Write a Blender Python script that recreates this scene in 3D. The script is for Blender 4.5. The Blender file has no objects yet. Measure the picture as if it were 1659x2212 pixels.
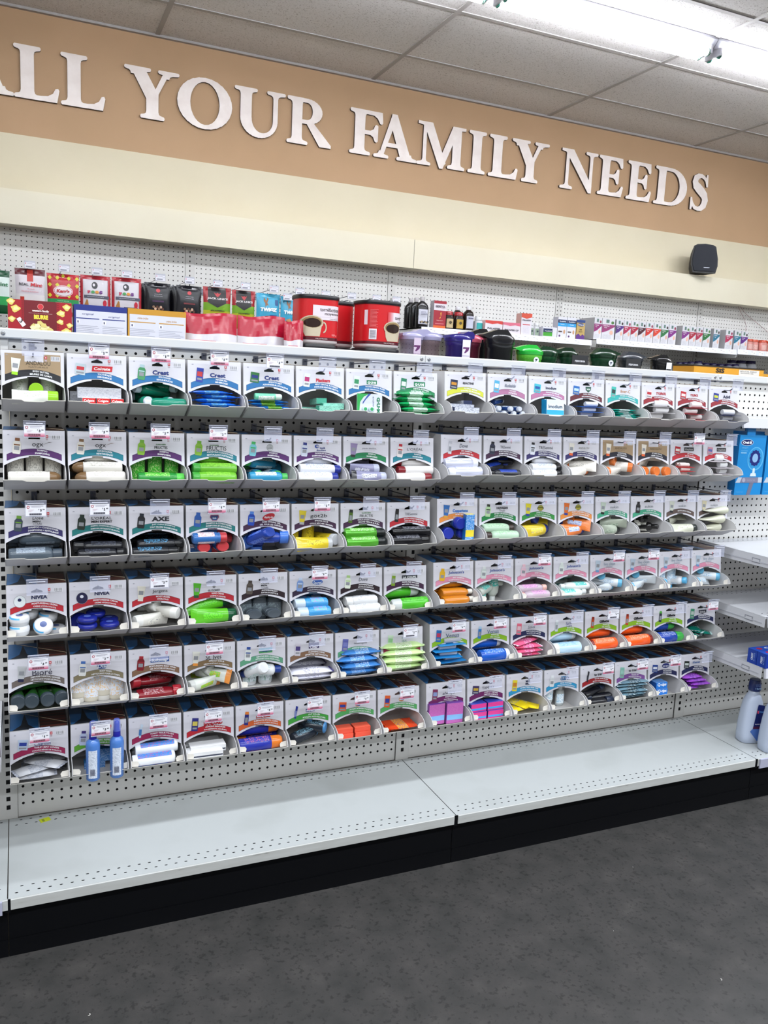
import bpy, math, random
from mathutils import Matrix, Vector, Euler
random.seed(7)
S = bpy.context.scene
COL = S.collection
PI = math.pi
IN = 0.0254
ZC = 2.995          # ceiling height above the base deck
ZF = -0.162         # floor
YW = 2.40           # painted wall
YP = 2.38           # pegboard of the wall unit

# ---------------------------------------------------------------- camera
cam = bpy.data.cameras.new('camera')
cam.sensor_fit = 'HORIZONTAL'; cam.sensor_width = 36.0
cam.lens = 36.0 * 1794.57 / 1659.0
cam.clip_start = 0.05
co = bpy.data.objects.new('camera', cam); COL.objects.link(co)
r_ = Vector((0.915385, -0.399653, 0.048454)); u_ = Vector((0.018306, 0.161558, 0.986693)); f_ = Vector((0.402163, 0.902318, -0.155204))
mw = Matrix((( r_.x, u_.x, -f_.x, 0.04192), (r_.y, u_.y, -f_.y, -2.398369), (r_.z, u_.z, -f_.z, 1.267258), (0, 0, 0, 1)))
co.matrix_world = mw
S.camera = co

# ---------------------------------------------------------------- world, exposure, lamps outside the view
w = bpy.data.worlds.new('world'); S.world = w; w.use_nodes = True
w.node_tree.nodes['Background'].inputs[0].default_value = (0.9, 0.95, 1.0, 1)
w.node_tree.nodes['Background'].inputs[1].default_value = 0.12
S.view_settings.view_transform = 'Standard'
S.view_settings.look = 'None'
S.view_settings.gamma = 1.0
S.view_settings.use_curve_mapping = False
S.view_settings.exposure = 0.40
LAMPCOL = (0.90, 0.95, 1.0)
TUBE_STRENGTH = 29.0
def lamp_row(y, power, x0=-2.4, x1=8.4, wid=0.12):
    l = bpy.data.lights.new('ceiling_lamp_light', 'AREA'); l.shape = 'RECTANGLE'
    l.size = x1 - x0; l.size_y = wid; l.energy = power; l.color = LAMPCOL
    o = bpy.data.objects.new('ceiling_lamp_light', l); COL.objects.link(o)
    o.location = ((x0 + x1) / 2, y, 2.90)
lamp_row(-0.83, 120)
lamp_row(-2.66, 200)
lamp_row(-4.50, 165)

# ---------------------------------------------------------------- materials
MATS = {}
def lin(h):
    h = h.lstrip('#'); h = h if len(h) == 6 else ''.join(q*2 for q in h); c = [int(h[i:i+2], 16) / 255 for i in (0, 2, 4)]
    return [((x + 0.055) / 1.055) ** 2.4 if x > 0.04045 else x / 12.92 for x in c] + [1]
def M(h, rough=0.5, metal=0.0, alpha=1.0, coat=0.0, trans=0.0):
    k = (h, rough, metal, alpha, coat, trans)
    if k in MATS: return MATS[k]
    m = bpy.data.materials.new('paint_' + h.strip('#')); m.use_nodes = True
    b = m.node_tree.nodes['Principled BSDF']
    b.inputs['Base Color'].default_value = lin(h); b.inputs['Roughness'].default_value = rough
    b.inputs['Metallic'].default_value = metal; b.inputs['Alpha'].default_value = alpha
    b.inputs['Coat Weight'].default_value = coat; b.inputs['Transmission Weight'].default_value = trans
    MATS[k] = m; return m
def gloss(h):
    h = h.lstrip('#'); h = h if len(h) == 6 else ''.join(q*2 for q in h); c = [int(h[i:i+2], 16) for i in (0, 2, 4)]; g = sum(c)/3
    return M('#%02x%02x%02x' % tuple(int((v*.88+g*.12)*.93) for v in c), 0.22)
def clear(h='#e8e8f4', a=0.35): return M(h, 0.15, 0, a)
def noisy(name, cols, scale, detail=4, rough=0.6, bump=0.0, stretch=(1,1,1), pos=None, bscale=None):
    m = bpy.data.materials.new(name); m.use_nodes = True; nt = m.node_tree; N = nt.nodes; b = N['Principled BSDF']
    tc = N.new('ShaderNodeTexCoord'); mp = N.new('ShaderNodeMapping'); mp.inputs['Scale'].default_value = stretch
    no = N.new('ShaderNodeTexNoise'); no.inputs['Scale'].default_value = scale; no.inputs['Detail'].default_value = detail
    cr = N.new('ShaderNodeValToRGB')
    pos = pos or [0.3 + 0.4 * i / (len(cols) - 1) for i in range(len(cols))]
    el = cr.color_ramp.elements
    while len(el) < len(cols): el.new(0.5)
    for e, c, p in zip(el, cols, pos): e.position = p; e.color = lin(c)
    L = nt.links.new
    L(tc.outputs['Object'], mp.inputs[0]); L(mp.outputs[0], no.inputs['Vector']); L(no.outputs['Fac'], cr.inputs[0]); L(cr.outputs[0], b.inputs['Base Color'])
    b.inputs['Roughness'].default_value = rough
    if bump:
        n2 = N.new('ShaderNodeTexNoise'); n2.inputs['Scale'].default_value = bscale or scale; n2.inputs['Detail'].default_value = 3
        L(mp.outputs[0], n2.inputs['Vector'])
        bp = N.new('ShaderNodeBump'); bp.inputs['Strength'].default_value = bump; bp.inputs['Distance'].default_value = 0.003
        L(n2.outputs['Fac'], bp.inputs['Height']); L(bp.outputs[0], b.inputs['Normal'])
    return m
FP = {}
def fineprint(base, ink):                       # unreadably fine print: rows of short dashes
    if (base, ink) in FP: return FP[(base, ink)]
    m = bpy.data.materials.new('fine_print'); m.use_nodes = True; nt = m.node_tree; N = nt.nodes; L = nt.links.new; b = N['Principled BSDF']
    tc = N.new('ShaderNodeTexCoord'); mp = N.new('ShaderNodeMapping'); mp.inputs['Scale'].default_value = (240, 240, 1100)
    no = N.new('ShaderNodeTexNoise'); no.inputs['Scale'].default_value = 1.0; no.inputs['Detail'].default_value = 1
    mt = N.new('ShaderNodeMath'); mt.operation = 'GREATER_THAN'; mt.inputs[1].default_value = 0.56
    mx = N.new('ShaderNodeMix'); mx.data_type = 'RGBA'; mx.inputs[6].default_value = lin(base); mx.inputs[7].default_value = [a*.35+b_*.65 for a, b_ in zip(lin(base), lin(ink))]
    L(tc.outputs['Object'], mp.inputs[0]); L(mp.outputs[0], no.inputs['Vector']); L(no.outputs['Fac'], mt.inputs[0])
    L(mt.outputs[0], mx.inputs[0]); L(mx.outputs[2], b.inputs['Base Color']); b.inputs['Roughness'].default_value = 0.4
    FP[(base, ink)] = m; return m

# ---------------------------------------------------------------- mesh builder
TXT = {}
def text_geo(s, bold):
    k = (s, bold)
    if k in TXT: return TXT[k]
    c = bpy.data.curves.new('t', 'FONT'); c.body = s; c.size = 1.0; c.resolution_u = 2; c.offset = bold; c.fill_mode = 'FRONT' if hasattr(c, 'fill_mode') else c.fill_mode
    o = bpy.data.objects.new('t', c); me = bpy.data.meshes.new_from_object(o)
    v = [(p.co.x, p.co.y) for p in me.vertices]; f = [tuple(q.vertices) for q in me.polygons]
    bpy.data.meshes.remove(me); bpy.data.objects.remove(o); bpy.data.curves.remove(c)
    if not v: v = [(0, 0)]
    x0 = min(a for a, _ in v); x1 = max(a for a, _ in v); z0 = min(b for _, b in v); z1 = max(b for _, b in v)
    TXT[k] = (v, f, x0, x1, z0, z1); return TXT[k]
class MB:
    def __init__(s): s.v = []; s.f = []; s.m = []; s.mats = []; s.T = Matrix(); s.sm = []
    def mi(s, m):
        if m not in s.mats: s.mats.append(m)
        return s.mats.index(m)
    def add(s, V, F, m, smooth=False):
        n = len(s.v); T = s.T
        s.v += [T @ Vector(p) for p in V]; i = s.mi(m)
        for f in F: s.f.append([n + a for a in f]); s.m.append(i); s.sm.append(smooth)
        return s
    def box(s, x0, x1, y0, y1, z0, z1, m):
        V = [(x, y, z) for x in (x0, x1) for y in (y0, y1) for z in (z0, z1)]
        return s.add(V, [(0,1,3,2),(4,6,7,5),(0,4,5,1),(2,3,7,6),(0,2,6,4),(1,5,7,3)], m)
    def cbox(s, cx, cy, cz, lx, ly, lz, m): return s.box(cx-lx/2, cx+lx/2, cy-ly/2, cy+ly/2, cz-lz/2, cz+lz/2, m)
    def fbox(s, x0, x1, y0, y1, z0, z1, front, side, top, back=None):   # a box with a material per side
        V = [(x, y, z) for x in (x0, x1) for y in (y0, y1) for z in (z0, z1)]
        s.add(V, [(0,1,3,2),(4,6,7,5)], side); s.add(V, [(0,4,5,1)], front); s.add(V, [(2,3,7,6)], back or front)
        return s.add(V, [(0,2,6,4),(1,5,7,3)], top)
    def prism(s, pts, y0, y1, m, smooth=False):      # polygon in xz, pushed through y
        n = len(pts); V = [(x, y0, z) for x, z in pts] + [(x, y1, z) for x, z in pts]
        s.add(V, [tuple(range(n)), tuple(range(2*n-1, n-1, -1))], m)
        return s.add(V, [(i, (i+1) % n, n+(i+1) % n, n+i) for i in range(n)], m, smooth)
    def prismx(s, pts, x0, x1, m):                   # polygon in yz, pushed through x
        n = len(pts); V = [(x0, y, z) for y, z in pts] + [(x1, y, z) for y, z in pts]
        return s.add(V, [tuple(range(n)), tuple(range(2*n-1, n-1, -1))] + [(i, (i+1) % n, n+(i+1) % n, n+i) for i in range(n)], m)
    def flat(s, pts, m, y=0.0): return s.add([(x, y, z) for x, z in pts], [tuple(range(len(pts)))], m)
    def lathe(s, prof, m, seg=16, axis='x', fy=1.0, fz=1.0, sq=2.0, a0=0, a1=2*PI):   # prof: (t along axis, radius)
        V = []; full = abs(a1 - a0 - 2*PI) < 1e-6; n = seg if full else seg + 1
        for t, r in prof:
            for i in range(n):
                a = a0 + (a1 - a0) * i / seg; c, d = math.cos(a), math.sin(a)
                if sq != 2.0: k = (abs(c)**sq + abs(d)**sq) ** (-1/sq); c *= k; d *= k
                p = (t, r*c*fy, r*d*fz) if axis == 'x' else (r*c*fy, r*d*fz, t) if axis == 'z' else (r*c*fy, t, r*d*fz)
                V.append(p)
        F = []
        for j in range(len(prof)-1):
            for i in range(seg):
                k = (i+1) % n if full else i+1
                F.append((j*n+i, j*n+k, (j+1)*n+k, (j+1)*n+i))
        s.add(V, F, m, True)
        if full:
            if prof[0][1] > 1e-5: s.add(V[:n], [tuple(range(n-1, -1, -1))], m)
            if prof[-1][1] > 1e-5: s.add(V[-n:], [tuple(range(n))], m)
        return s
    def rod(s, a, b, r, m, seg=6):
        a, b = Vector(a), Vector(b); d = (b-a); q = d.to_track_quat('Z', 'Y').to_matrix(); V = []
        for p in (a, b):
            for i in range(seg): V.append(tuple(p + q @ Vector((r*math.cos(2*PI*i/seg), r*math.sin(2*PI*i/seg), 0))))
        return s.add(V, [(i, (i+1) % seg, seg+(i+1) % seg, seg+i) for i in range(seg)] + [tuple(range(seg-1, -1, -1)), tuple(range(seg, 2*seg))], m, True)
    def text(s, t, x, z, w, m, y=0.0, h=None, bold=0.0, rot=0.0, shear=0.0, align=0.5):   # facing -y, centred at (x, z), w wide
        v, f, x0, x1, z0, z1 = text_geo(t, bold)
        if x1 - x0 < 1e-6: return s
        k = w / (x1 - x0); kz = (h / (z1 - z0)) if h else k; c, d = math.cos(rot), math.sin(rot); V = []
        for a, b in v:
            px = (a - x0 - (x1-x0)*align) * k; pz = (b - (z0+z1)/2) * kz; px += pz * shear
            V.append((x + px*c - pz*d, y, z + px*d + pz*c))
        return s.add(V, f, m)
    def build(s, name, parent=None, loc=None, rot=None):
        me = bpy.data.meshes.new(name); me.from_pydata([tuple(p) for p in s.v], [], s.f)
        for m in s.mats: me.materials.append(m)
        me.polygons.foreach_set('material_index', s.m); me.polygons.foreach_set('use_smooth', s.sm); me.update()
        return inst(name, me, parent, loc, rot)
def conform(q, fn, sx=0.006, sz=0.006):          # cut flat print into strips and lay it on a curved surface: y -> fn(x, y, z)
    import bmesh
    me = bpy.data.meshes.new('tmp'); me.from_pydata([tuple(p) for p in q.v], [], q.f); me.polygons.foreach_set('material_index', q.m)
    bm = bmesh.new(); bm.from_mesh(me); bpy.data.meshes.remove(me)
    for ax, st in ((0, sx), (2, sz)):
        if not st: continue
        lo = min(v.co[ax] for v in bm.verts); hi = max(v.co[ax] for v in bm.verts); k = math.ceil(lo/st)
        while k*st < hi:
            co_ = [0, 0, 0]; no_ = [0, 0, 0]; co_[ax] = k*st; no_[ax] = 1
            bmesh.ops.bisect_plane(bm, geom=bm.verts[:]+bm.edges[:]+bm.faces[:], plane_co=co_, plane_no=no_); k += 1
    bm.verts.index_update(); q.v = [Vector((v.co.x, fn(v.co.x, v.co.y, v.co.z), v.co.z)) for v in bm.verts]
    q.f = [[v.index for v in f.verts] for f in bm.faces]; q.m = [f.material_index for f in bm.faces]; q.sm = [False]*len(q.f); bm.free()
def inst(name, me, parent=None, loc=None, rot=None):
    o = bpy.data.objects.new(name, me); COL.objects.link(o)
    if parent is not None: o.parent = parent
    if loc is not None: o.location = loc
    if rot is not None: o.rotation_euler = rot
    return o
def thing(name, label, cat, loc=(0,0,0), rot=(0,0,0), group=None):
    o = bpy.data.objects.new(name, None); COL.objects.link(o); o.location = loc; o.rotation_euler = rot; o.empty_display_size = 0.05
    o['label'] = label; o['category'] = cat
    if group: o['group'] = group
    return o
def tag(o, label, cat, group=None):
    o['label'] = label; o['category'] = cat
    if group: o['group'] = group
    return o
def struct(o): o['kind'] = 'structure'; return o

# perforated sheet in a plane: origin, unit axes a (along) and b (up), normal n
def perforated(mb, O, A, B, W_, H_, hx, hz, r, m, inner, depth=0.004, ra=None, square=False, edge=True):
    """hx: hole positions along A, hz: along B; cells around holes, plain sheet elsewhere"""
    O, A, B = Vector(O), Vector(A), Vector(B); Nn = A.cross(B); p = IN/2 * 0.98; ra = ra or r
    def P(a, b, d=0): return tuple(O + A*a + B*b - Nn*(-d))
    xs = sorted(hx); zs = sorted(hz)
    def quad(a0, a1, b0, b1):
        if a1-a0 > 1e-5 and b1-b0 > 1e-5: mb.add([P(a0,b0), P(a1,b0), P(a1,b1), P(a0,b1)], [(0,1,2,3)], m)
    prev = 0
    for z in zs:
        lo, hi = max(prev, z-p), z+p
        quad(0, W_, prev, lo); px = 0
        for x in xs:
            l, h = max(px, x-p), x+p
            quad(px, l, lo, hi)
            C = [P(l,lo), P(h,lo), P(h,hi), P(l,hi)]
            if square: H = [(x-ra, z-r), (x+ra, z-r), (x+ra, z+r), (x-ra, z+r)]
            else: H = [(x + ra*math.cos(a), z + r*math.sin(a)) for a in [(-0.75 + i*0.25)*PI for i in range(8)]]
            k = len(H); V = C + [P(a,b) for a, b in H] + [P(a,b,-depth) for a, b in H]
            if square: F = [(0,1,5,4),(1,2,6,5),(2,3,7,6),(3,0,4,7)]
            else: F = [(0,1,6,5,4),(1,2,8,7,6),(2,3,10,9,8),(3,0,4,11,10)]
            mb.add(V, F, m); mb.add(V, [(4+i, 4+(i+1)%k, 4+k+(i+1)%k, 4+k+i) for i in range(k)], inner)
            px = h
        quad(px, W_, lo, hi); prev = hi
    quad(0, W_, prev, H_)

# ================================================================ THE ROOM
m_floor = noisy('vinyl_floor', ['#272726', '#323130', '#383635', '#42403e'], 14, 9, 0.6, 0.1, pos=[0.22, 0.42, 0.6, 0.8], bscale=60)
nt = m_floor.node_tree; N = nt.nodes; b = N['Principled BSDF']
n2 = N.new('ShaderNodeTexNoise'); n2.inputs['Scale'].default_value = 90; n2.inputs['Detail'].default_value = 4
r2 = N.new('ShaderNodeValToRGB'); r2.color_ramp.elements[0].position = 0.34; r2.color_ramp.elements[0].color = (0.55, 0.55, 0.55, 1); r2.color_ramp.elements[1].position = 0.44; r2.color_ramp.elements[1].color = (1, 1, 1, 1)
mx = N.new('ShaderNodeMix'); mx.data_type = 'RGBA'; mx.blend_type = 'MULTIPLY'; mx.inputs[0].default_value = 1
src = b.inputs['Base Color'].links[0].from_socket
nt.links.new(N['Texture Coordinate'].outputs['Object'], n2.inputs['Vector']); nt.links.new(n2.outputs['Fac'], r2.inputs[0]); nt.links.new(src, mx.inputs[6]); nt.links.new(r2.outputs[0], mx.inputs[7]); nt.links.new(mx.outputs[2], b.inputs['Base Color'])
m_tile = noisy('ceiling_tile', ['#7d7673', '#cfcbca', '#d8d5d5'], 130, 3, 0.95, 0.5, stretch=(1.0, 1.7, 1), pos=[0.30, 0.40, 0.75], bscale=150)
m_tbar = M('#a09c9b', 0.6)
m_tan = noisy('tan_wall', ['#b0906e', '#b59472'], 3, 3, 0.75, 0.08, bscale=120)
m_cream = noisy('cream_wall', ['#cfc6ac', '#d3cab1'], 3, 3, 0.7, 0.06, bscale=120)
m_fascia = noisy('cream_laminate', ['#d6cfb9', '#dad4bf'], 3, 3, 0.5, 0.03, bscale=120)
m_white = M('#d0d1d1', 0.35)
m_peg = M('#d3d2d0', 0.45)
m_hole = M('#08080c', 0.9)
m_deck = noisy('deck_enamel', ['#aeb2b2', '#b6babb', '#b5b9ba'], 5, 5, 0.28, 0.0)
m_lip = noisy('scuffed_enamel', ['#7d7c78', '#b0b1af', '#b8bab9'], 30, 6, 0.4, 0.0, stretch=(0.4, 1, 3), pos=[0.25, 0.34, 0.7])
m_black = M('#020307', 0.8); m_black.node_tree.nodes['Principled BSDF'].inputs['Specular IOR Level'].default_value = 0.15
m_post = M('#c9c8c6', 0.4)

XL, XR, YB = -3.0, 9.0, -7.0
mb = MB(); mb.box(XL, XR, YB, YW+0.1, ZF-0.05, ZF, m_floor); struct(mb.build('floor'))
mb = MB(); mb.box(XL, XR, YB, YW+0.1, ZC, ZC+0.05, m_tile); struct(mb.build('ceiling'))
mb = MB(); mb.box(XL, XR, YW, YW+0.1, ZF, 2.40, m_cream); mb.box(XL, XR, YW, YW+0.1, 2.40, ZC, m_tan); struct(mb.build('wall_back'))
m_far = M('#b9b4aa', 0.8)
mb = MB(); mb.box(XL-0.1, XL, YB, YW+0.1, ZF, ZC, m_far); struct(mb.build('wall_left'))
mb = MB(); mb.box(XR, XR+0.1, YB, YW+0.1, ZF, ZC, m_far); struct(mb.build('wall_right'))
mb = MB(); mb.box(XL, XR, YB-0.1, YB, ZF, ZC, m_far); struct(mb.build('wall_front'))
# suspended-ceiling bars: rows two feet apart, cross bars four feet apart
mb = MB(); y = YW - 0.4375; 
mb.box(XL, XR, YW-0.022, YW, ZC-0.012, ZC, m_tbar)
while y > YB: mb.box(XL, XR, y-0.012, y+0.012, ZC-0.004, ZC+0.001, m_tbar); y -= 24*IN
x = 0.7481 - 3*48*IN
while x < XR: mb.box(x-0.012, x+0.012, YB, YW-0.02, ZC-0.0045, ZC+0.001, m_tbar); x += 48*IN
struct(mb.build('trim_1'))
# cream fascia box over the wall unit
YFA = 2.26
mb = MB(); XJ = 2.232
mb.box(XL, XJ-0.0015, YFA, YW, 1.944, 2.110, m_fascia); mb.box(XJ+0.0015, XR, YFA, YW, 1.944, 2.110, m_fascia); mb.box(XJ-0.0015, XJ+0.0015, YFA+0.003, YW, 1.944, 2.110, M('#6c675c'))
struct(mb.build('trim_2'))

# ---------------- fluorescent strips on the ceiling: the row over the far aisle
m_tube = bpy.data.materials.new('lit_tube'); m_tube.use_nodes = True
e = m_tube.node_tree.nodes; bb = e['Principled BSDF']; bb.inputs['Base Color'].default_value = (1, 1, 1, 1)
bb.inputs['Emission Color'].default_value = (0.93, 0.96, 1.0, 1); bb.inputs['Emission Strength'].default_value = TUBE_STRENGTH
m_fix = M('#d5d6e2', 0.35); m_green = M('#1f6b5a', 0.4)
YL = 1.02
XT = 3.195
names_l = ['at the left edge of the ceiling', 'crossing the ceiling above the word FAMILY', 'running out of the top right corner']
for i, (a, b2) in enumerate([(XT-2*1.225, XT-1.225), (XT-1.225, XT), (XT, XT+1.225), (XT+1.225, XT+2.45), (XT-3*1.225, XT-2*1.225)]):
    t = thing('fluorescent_light', 'white fluorescent strip light ' + (['second from the visible lamp joint leftwards', 'long and fully lit above the word FAMILY', 'right of the lamp joint, running out of frame', 'far right, beyond the frame edge', 'far left, beyond the frame edge'][i]), 'ceiling light', ((a+b2)/2, YL, ZC))
    h = (b2-a)/2
    f = MB(); f.prismx([(-0.055, 0), (-0.055, -0.012), (-0.028, -0.042), (0.028, -0.042), (0.055, -0.012), (0.055, 0)], -h+0.002, h-0.002, m_fix); f.build('housing', t)
    for s2 in (-1, 1):
        q = MB(); q.box(s2*(h-0.03)-0.006, s2*(h-0.03)+0.006, -0.05, 0.05, -0.075, -0.04, m_fix); q.build('lamp_holder', t)
    for yy in (-0.032, 0.03):
        q = MB(); q.T = Matrix.Translation((0, yy, -0.068)); q.lathe([(-h+0.042, 0.0175), (h-0.042, 0.0175)], m_tube, 12); tb = q.build('tube', t)
        for s2 in (-1, 1):
            q = MB(); q.T = Matrix.Translation((0, yy, -0.068)); x0 = s2*(h-0.04)
            q.lathe([(x0-0.006, 0.018), (x0-0.002, 0.018)], m_green, 12); q.lathe([(x0-0.002, 0.017), (x0+0.003, 0.017)], M('#e8eef0'), 12); q.lathe([(x0+0.003, 0.018), (x0+0.006, 0.018)], m_green, 12); q.build('end_cap', tb)
q = MB(); q.box(-0.012, 0.012, -0.006, 0.006, -0.016, 0, M('#dcdcdc')); tag(q.build('ceiling_clip', loc=(2.19, 1.175, ZC-0.004)), 'small white plastic clip on the ceiling bar beside the strip light', 'clip')

# ---------------- wall lettering: ALL YOUR FAMILY NEEDS
def arc(cx, cz, rx, rz, a0, a1, n=10): return [(cx + rx*math.cos(a0 + (a1-a0)*i/n), cz + rz*math.sin(a0 + (a1-a0)*i/n)) for i in range(n+1)]
D2 = PI/180
m_letter = noisy('brushed_letter', ['#e2d6d0', '#efe6e1'], 14, 3, 0.38, 0.0)
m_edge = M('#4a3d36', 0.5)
def serif(x0, x1, z, up, s0, s1, t=0.055):          # bracketed slab serif of a stem s0..s1; up=+1 foot, -1 head
    k = (s1-s0); r = 0.02
    P = [(x0, z), (x1, z)] + [(x1 + 0.012, z + up*t*0.25), (x1 + 0.012, z+up*t*0.6), (x1, z + up*t*0.9)]
    P += [(s1 + (x1-s1)*0.4, z + up*(t+0.01)), (s1 + (x1-s1)*0.1, z + up*(t+0.035)), (s1, z + up*(t+0.085))]
    P += [(s0, z + up*(t+0.085)), (s0 + (x0-s0)*0.1, z + up*(t+0.035)), (s0 + (x0-s0)*0.4, z + up*(t+0.01)), (x0, z + up*t*0.9), (x0-0.012, z+up*t*0.6), (x0-0.012, z + up*t*0.25)]
    return P
def stem(x0, x1, z0=0, z1=1): return [(x0, z0), (x1, z0), (x1, z1), (x0, z1)]
def ring(cx, cz, ro, zo, ri, zi, a0=0, a1=2*PI, n=28, dx=0):   # list of quads
    o = arc(cx, cz, ro, zo, a0, a1, n); i_ = arc(cx+dx, cz, ri, zi, a0, a1, n)
    return [[o[k], o[k+1], i_[k+1], i_[k]] for k in range(n)]
def ribbon(pts, ws):                                  # variable-width stroke through pts
    out = []; n = len(pts); L_, R_ = [], []
    for i in range(n):
        a = pts[max(0, i-1)]; c = pts[min(n-1, i+1)]; dx, dz = c[0]-a[0], c[1]-a[1]; l = math.hypot(dx, dz) or 1
        L_.append((pts[i][0]-dz/l*ws[i]/2, pts[i][1]+dx/l*ws[i]/2)); R_.append((pts[i][0]+dz/l*ws[i]/2, pts[i][1]-dx/l*ws[i]/2))
    return [[L_[i], L_[i+1], R_[i+1], R_[i]] for i in range(n-1)]
def glyph(c):            # unit cap height, natural width returned
    W = 0.235; T = 0.085
    if c == 'I': return 0.50, [stem(.13, .13+W), serif(.02, .48, 0, 1, .13, .365), serif(.02, .48, 1, -1, .13, .365)]
    if c == 'L': return 0.84, [stem(.13, .365), serif(.02, .5, 0, 1, .13, .365), serif(.02, .48, 1, -1, .13, .365),
        [(.3, 0), (.80, 0), (.84, .23), (.825, .26), (.79, .25), (.74, .15), (.64, .085), (.5, .065), (.3, .065)]]
    if c in 'EF':
        P = [stem(.13, .365), serif(.02, .5, 0, 1, .13, .365), serif(.02, .48, 1, -1, .13, .365),
             [(.3, 1), (.80, 1), (.82, .78), (.80, .75), (.765, .76), (.70, .87), (.6, .93), (.3, .935)],
             [(.3, .475), (.52, .475), (.60, .43), (.64, .34), (.67, .32), (.70, .345), (.70, .68), (.67, .70), (.64, .68), (.6, .59), (.52, .545), (.3, .545)]]
        if c == 'E': P.append([(.3, 0), (.82, 0), (.87, .24), (.855, .27), (.82, .26), (.76, .15), (.66, .085), (.5, .065), (.3, .065)])
        return (.87 if c == 'E' else .83), P
    if c == 'A': return 1.10, [[(.43, 1.02), (.55, 1.02), (.97, 0), (.70, 0), (.46, .66), (.40, .84)], [(.44, 1.02), (.50, 1.02), (.52, .9), (.20, .0), (.11, .0)],
        stem(.26, .70, .27, .345), serif(.0, .34, 0, 1, .12, .20, .05), serif(.60, 1.09, 0, 1, .72, .95, .05)]
    if c == 'Y': return 1.12, [[(.10, 1), (.38, 1), (.66, .52), (.66, .40), (.44, .40)], [(.82, 1), (.92, 1), (.655, .48), (.56, .46)], stem(.44, .675, 0, .5),
        serif(.33, .79, 0, 1, .44, .675), serif(.0, .50, 1, -1, .12, .36, .05), serif(.70, 1.10, 1, -1, .82, .90, .05)]
    if c == 'U': return 1.14, [stem(.12, .355, .35, 1), stem(.87, .96, .35, 1), serif(.0, .47, 1, -1, .12, .355, .05), serif(.74, 1.12, 1, -1, .87, .96, .05)] + ring(.54, .37, .42, .39, .325 - .07, .30, PI, 2*PI, 18, .075)
    if c == 'O': return 1.16, ring(.58, .5, .58, .53, .325, .46)
    if c == 'R': return 1.14, [stem(.13, .365), serif(.02, .5, 0, 1, .13, .365), serif(.02, .40, 1, -1, .13, .365), stem(.3, .52, .93, 1), stem(.3, .52, .46, .53)] + ring(.50, .73, .38, .27, .15, .20, -PI/2, PI/2, 14) + [
        [(.48, .50), (.66, .48), (1.12, .045), (1.12, .0), (.84, .0), (.52, .44)]]
    if c == 'D': return 1.16, [stem(.13, .365), serif(.02, .40, 0, 1, .13, .365), serif(.02, .40, 1, -1, .13, .365), stem(.3, .56, .93, 1), stem(.3, .56, 0, .07)] + ring(.55, .5, .60, .5, .35, .43, -PI/2, PI/2, 20)
    if c == 'M': return 1.40, [stem(.155, .235), stem(1.03, 1.265), [(.06, 1), (.40, 1), (.82, .10), (.70, -.03), (.66, -.03), (.20, .9)], [(.68, -.03), (.74, -.03), (1.20, 1), (1.02, 1), (.70, .25)],
        serif(.0, .36, 0, 1, .155, .235, .05), serif(.91, 1.38, 0, 1, 1.03, 1.265), [(.0, 1), (.2, 1), (.2, .93), (.0, .955)], [(1.2, 1), (1.39, 1), (1.39, .955), (1.2, .93)]]
    if c == 'N': return 1.16, [stem(.155, .235), stem(.93, 1.01, .0, 1), [(.06, 1), (.36, 1), (1.01, .16), (1.01, -.03), (.93, -.03), (.2, .86)],
        serif(.0, .36, 0, 1, .155, .235, .05), serif(.80, 1.15, 1, -1, .93, 1.01, .05), [(.0, 1), (.2, 1), (.2, .93), (.0, .955)]]
    if c == 'S':
        pts = [(.66, .72), (.62, .84), (.53, .92), (.42, .955), (.29, .94), (.19, .87), (.165, .77), (.20, .68), (.33, .60), (.48, .51), (.60, .42), (.645, .30), (.60, .15), (.49, .06), (.36, .03), (.22, .06), (.12, .16), (.07, .28)]
        ws = [.03, .06, .08, .09, .13, .19, .21, .23, .25, .25, .24, .23, .20, .14, .09, .09, .07, .03]
        return .78, ribbon(pts, ws) + [[(.64, 1.0), (.68, 1.0), (.70, .68), (.655, .68), (.60, .86)], [(.04, .0), (.075, .0), (.14, .15), (.08, .32), (.035, .32)]]
LET = [('A', -.230, .054), ('L', .059, .264), ('L', .276, .485), ('Y', .588, .862), ('O', .855, 1.146), ('U', 1.167, 1.448), ('R', 1.462, 1.727), ('F', 1.84, 2.046), ('A', 1.998, 2.272), ('M', 2.279, 2.602), ('I', 2.627, 2.747), ('L', 2.773, 2.984), ('Y', 2.943, 3.215), ('N', 3.318, 3.599), ('E', 3.615, 3.822), ('E', 3.855, 4.063), ('D', 4.093, 4.381), ('S', 4.415, 4.584)]
WORD = ['first word ALL, cut by the left edge', 'first word ALL, middle letter', 'first word ALL, last letter', 'word YOUR', 'word YOUR', 'word YOUR', 'word YOUR', 'word FAMILY', 'word FAMILY', 'word FAMILY', 'word FAMILY', 'word FAMILY', 'word FAMILY', 'word NEEDS', 'word NEEDS, first E', 'word NEEDS, second E', 'word NEEDS', 'word NEEDS']
def inflate(Q, d):
    out = []; n = len(Q)
    for i in range(n):
        a, b_, c_ = Q[i-1], Q[i], Q[(i+1) % n]; n1 = (b_[1]-a[1], a[0]-b_[0]); n2 = (c_[1]-b_[1], b_[0]-c_[0]); l1 = math.hypot(*n1) or 1; l2 = math.hypot(*n2) or 1
        v = (n1[0]/l1+n2[0]/l2, n1[1]/l1+n2[1]/l2); l = math.hypot(*v) or 1; out.append((b_[0]+v[0]/l*d, b_[1]+v[1]/l*d))
    return out
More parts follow.
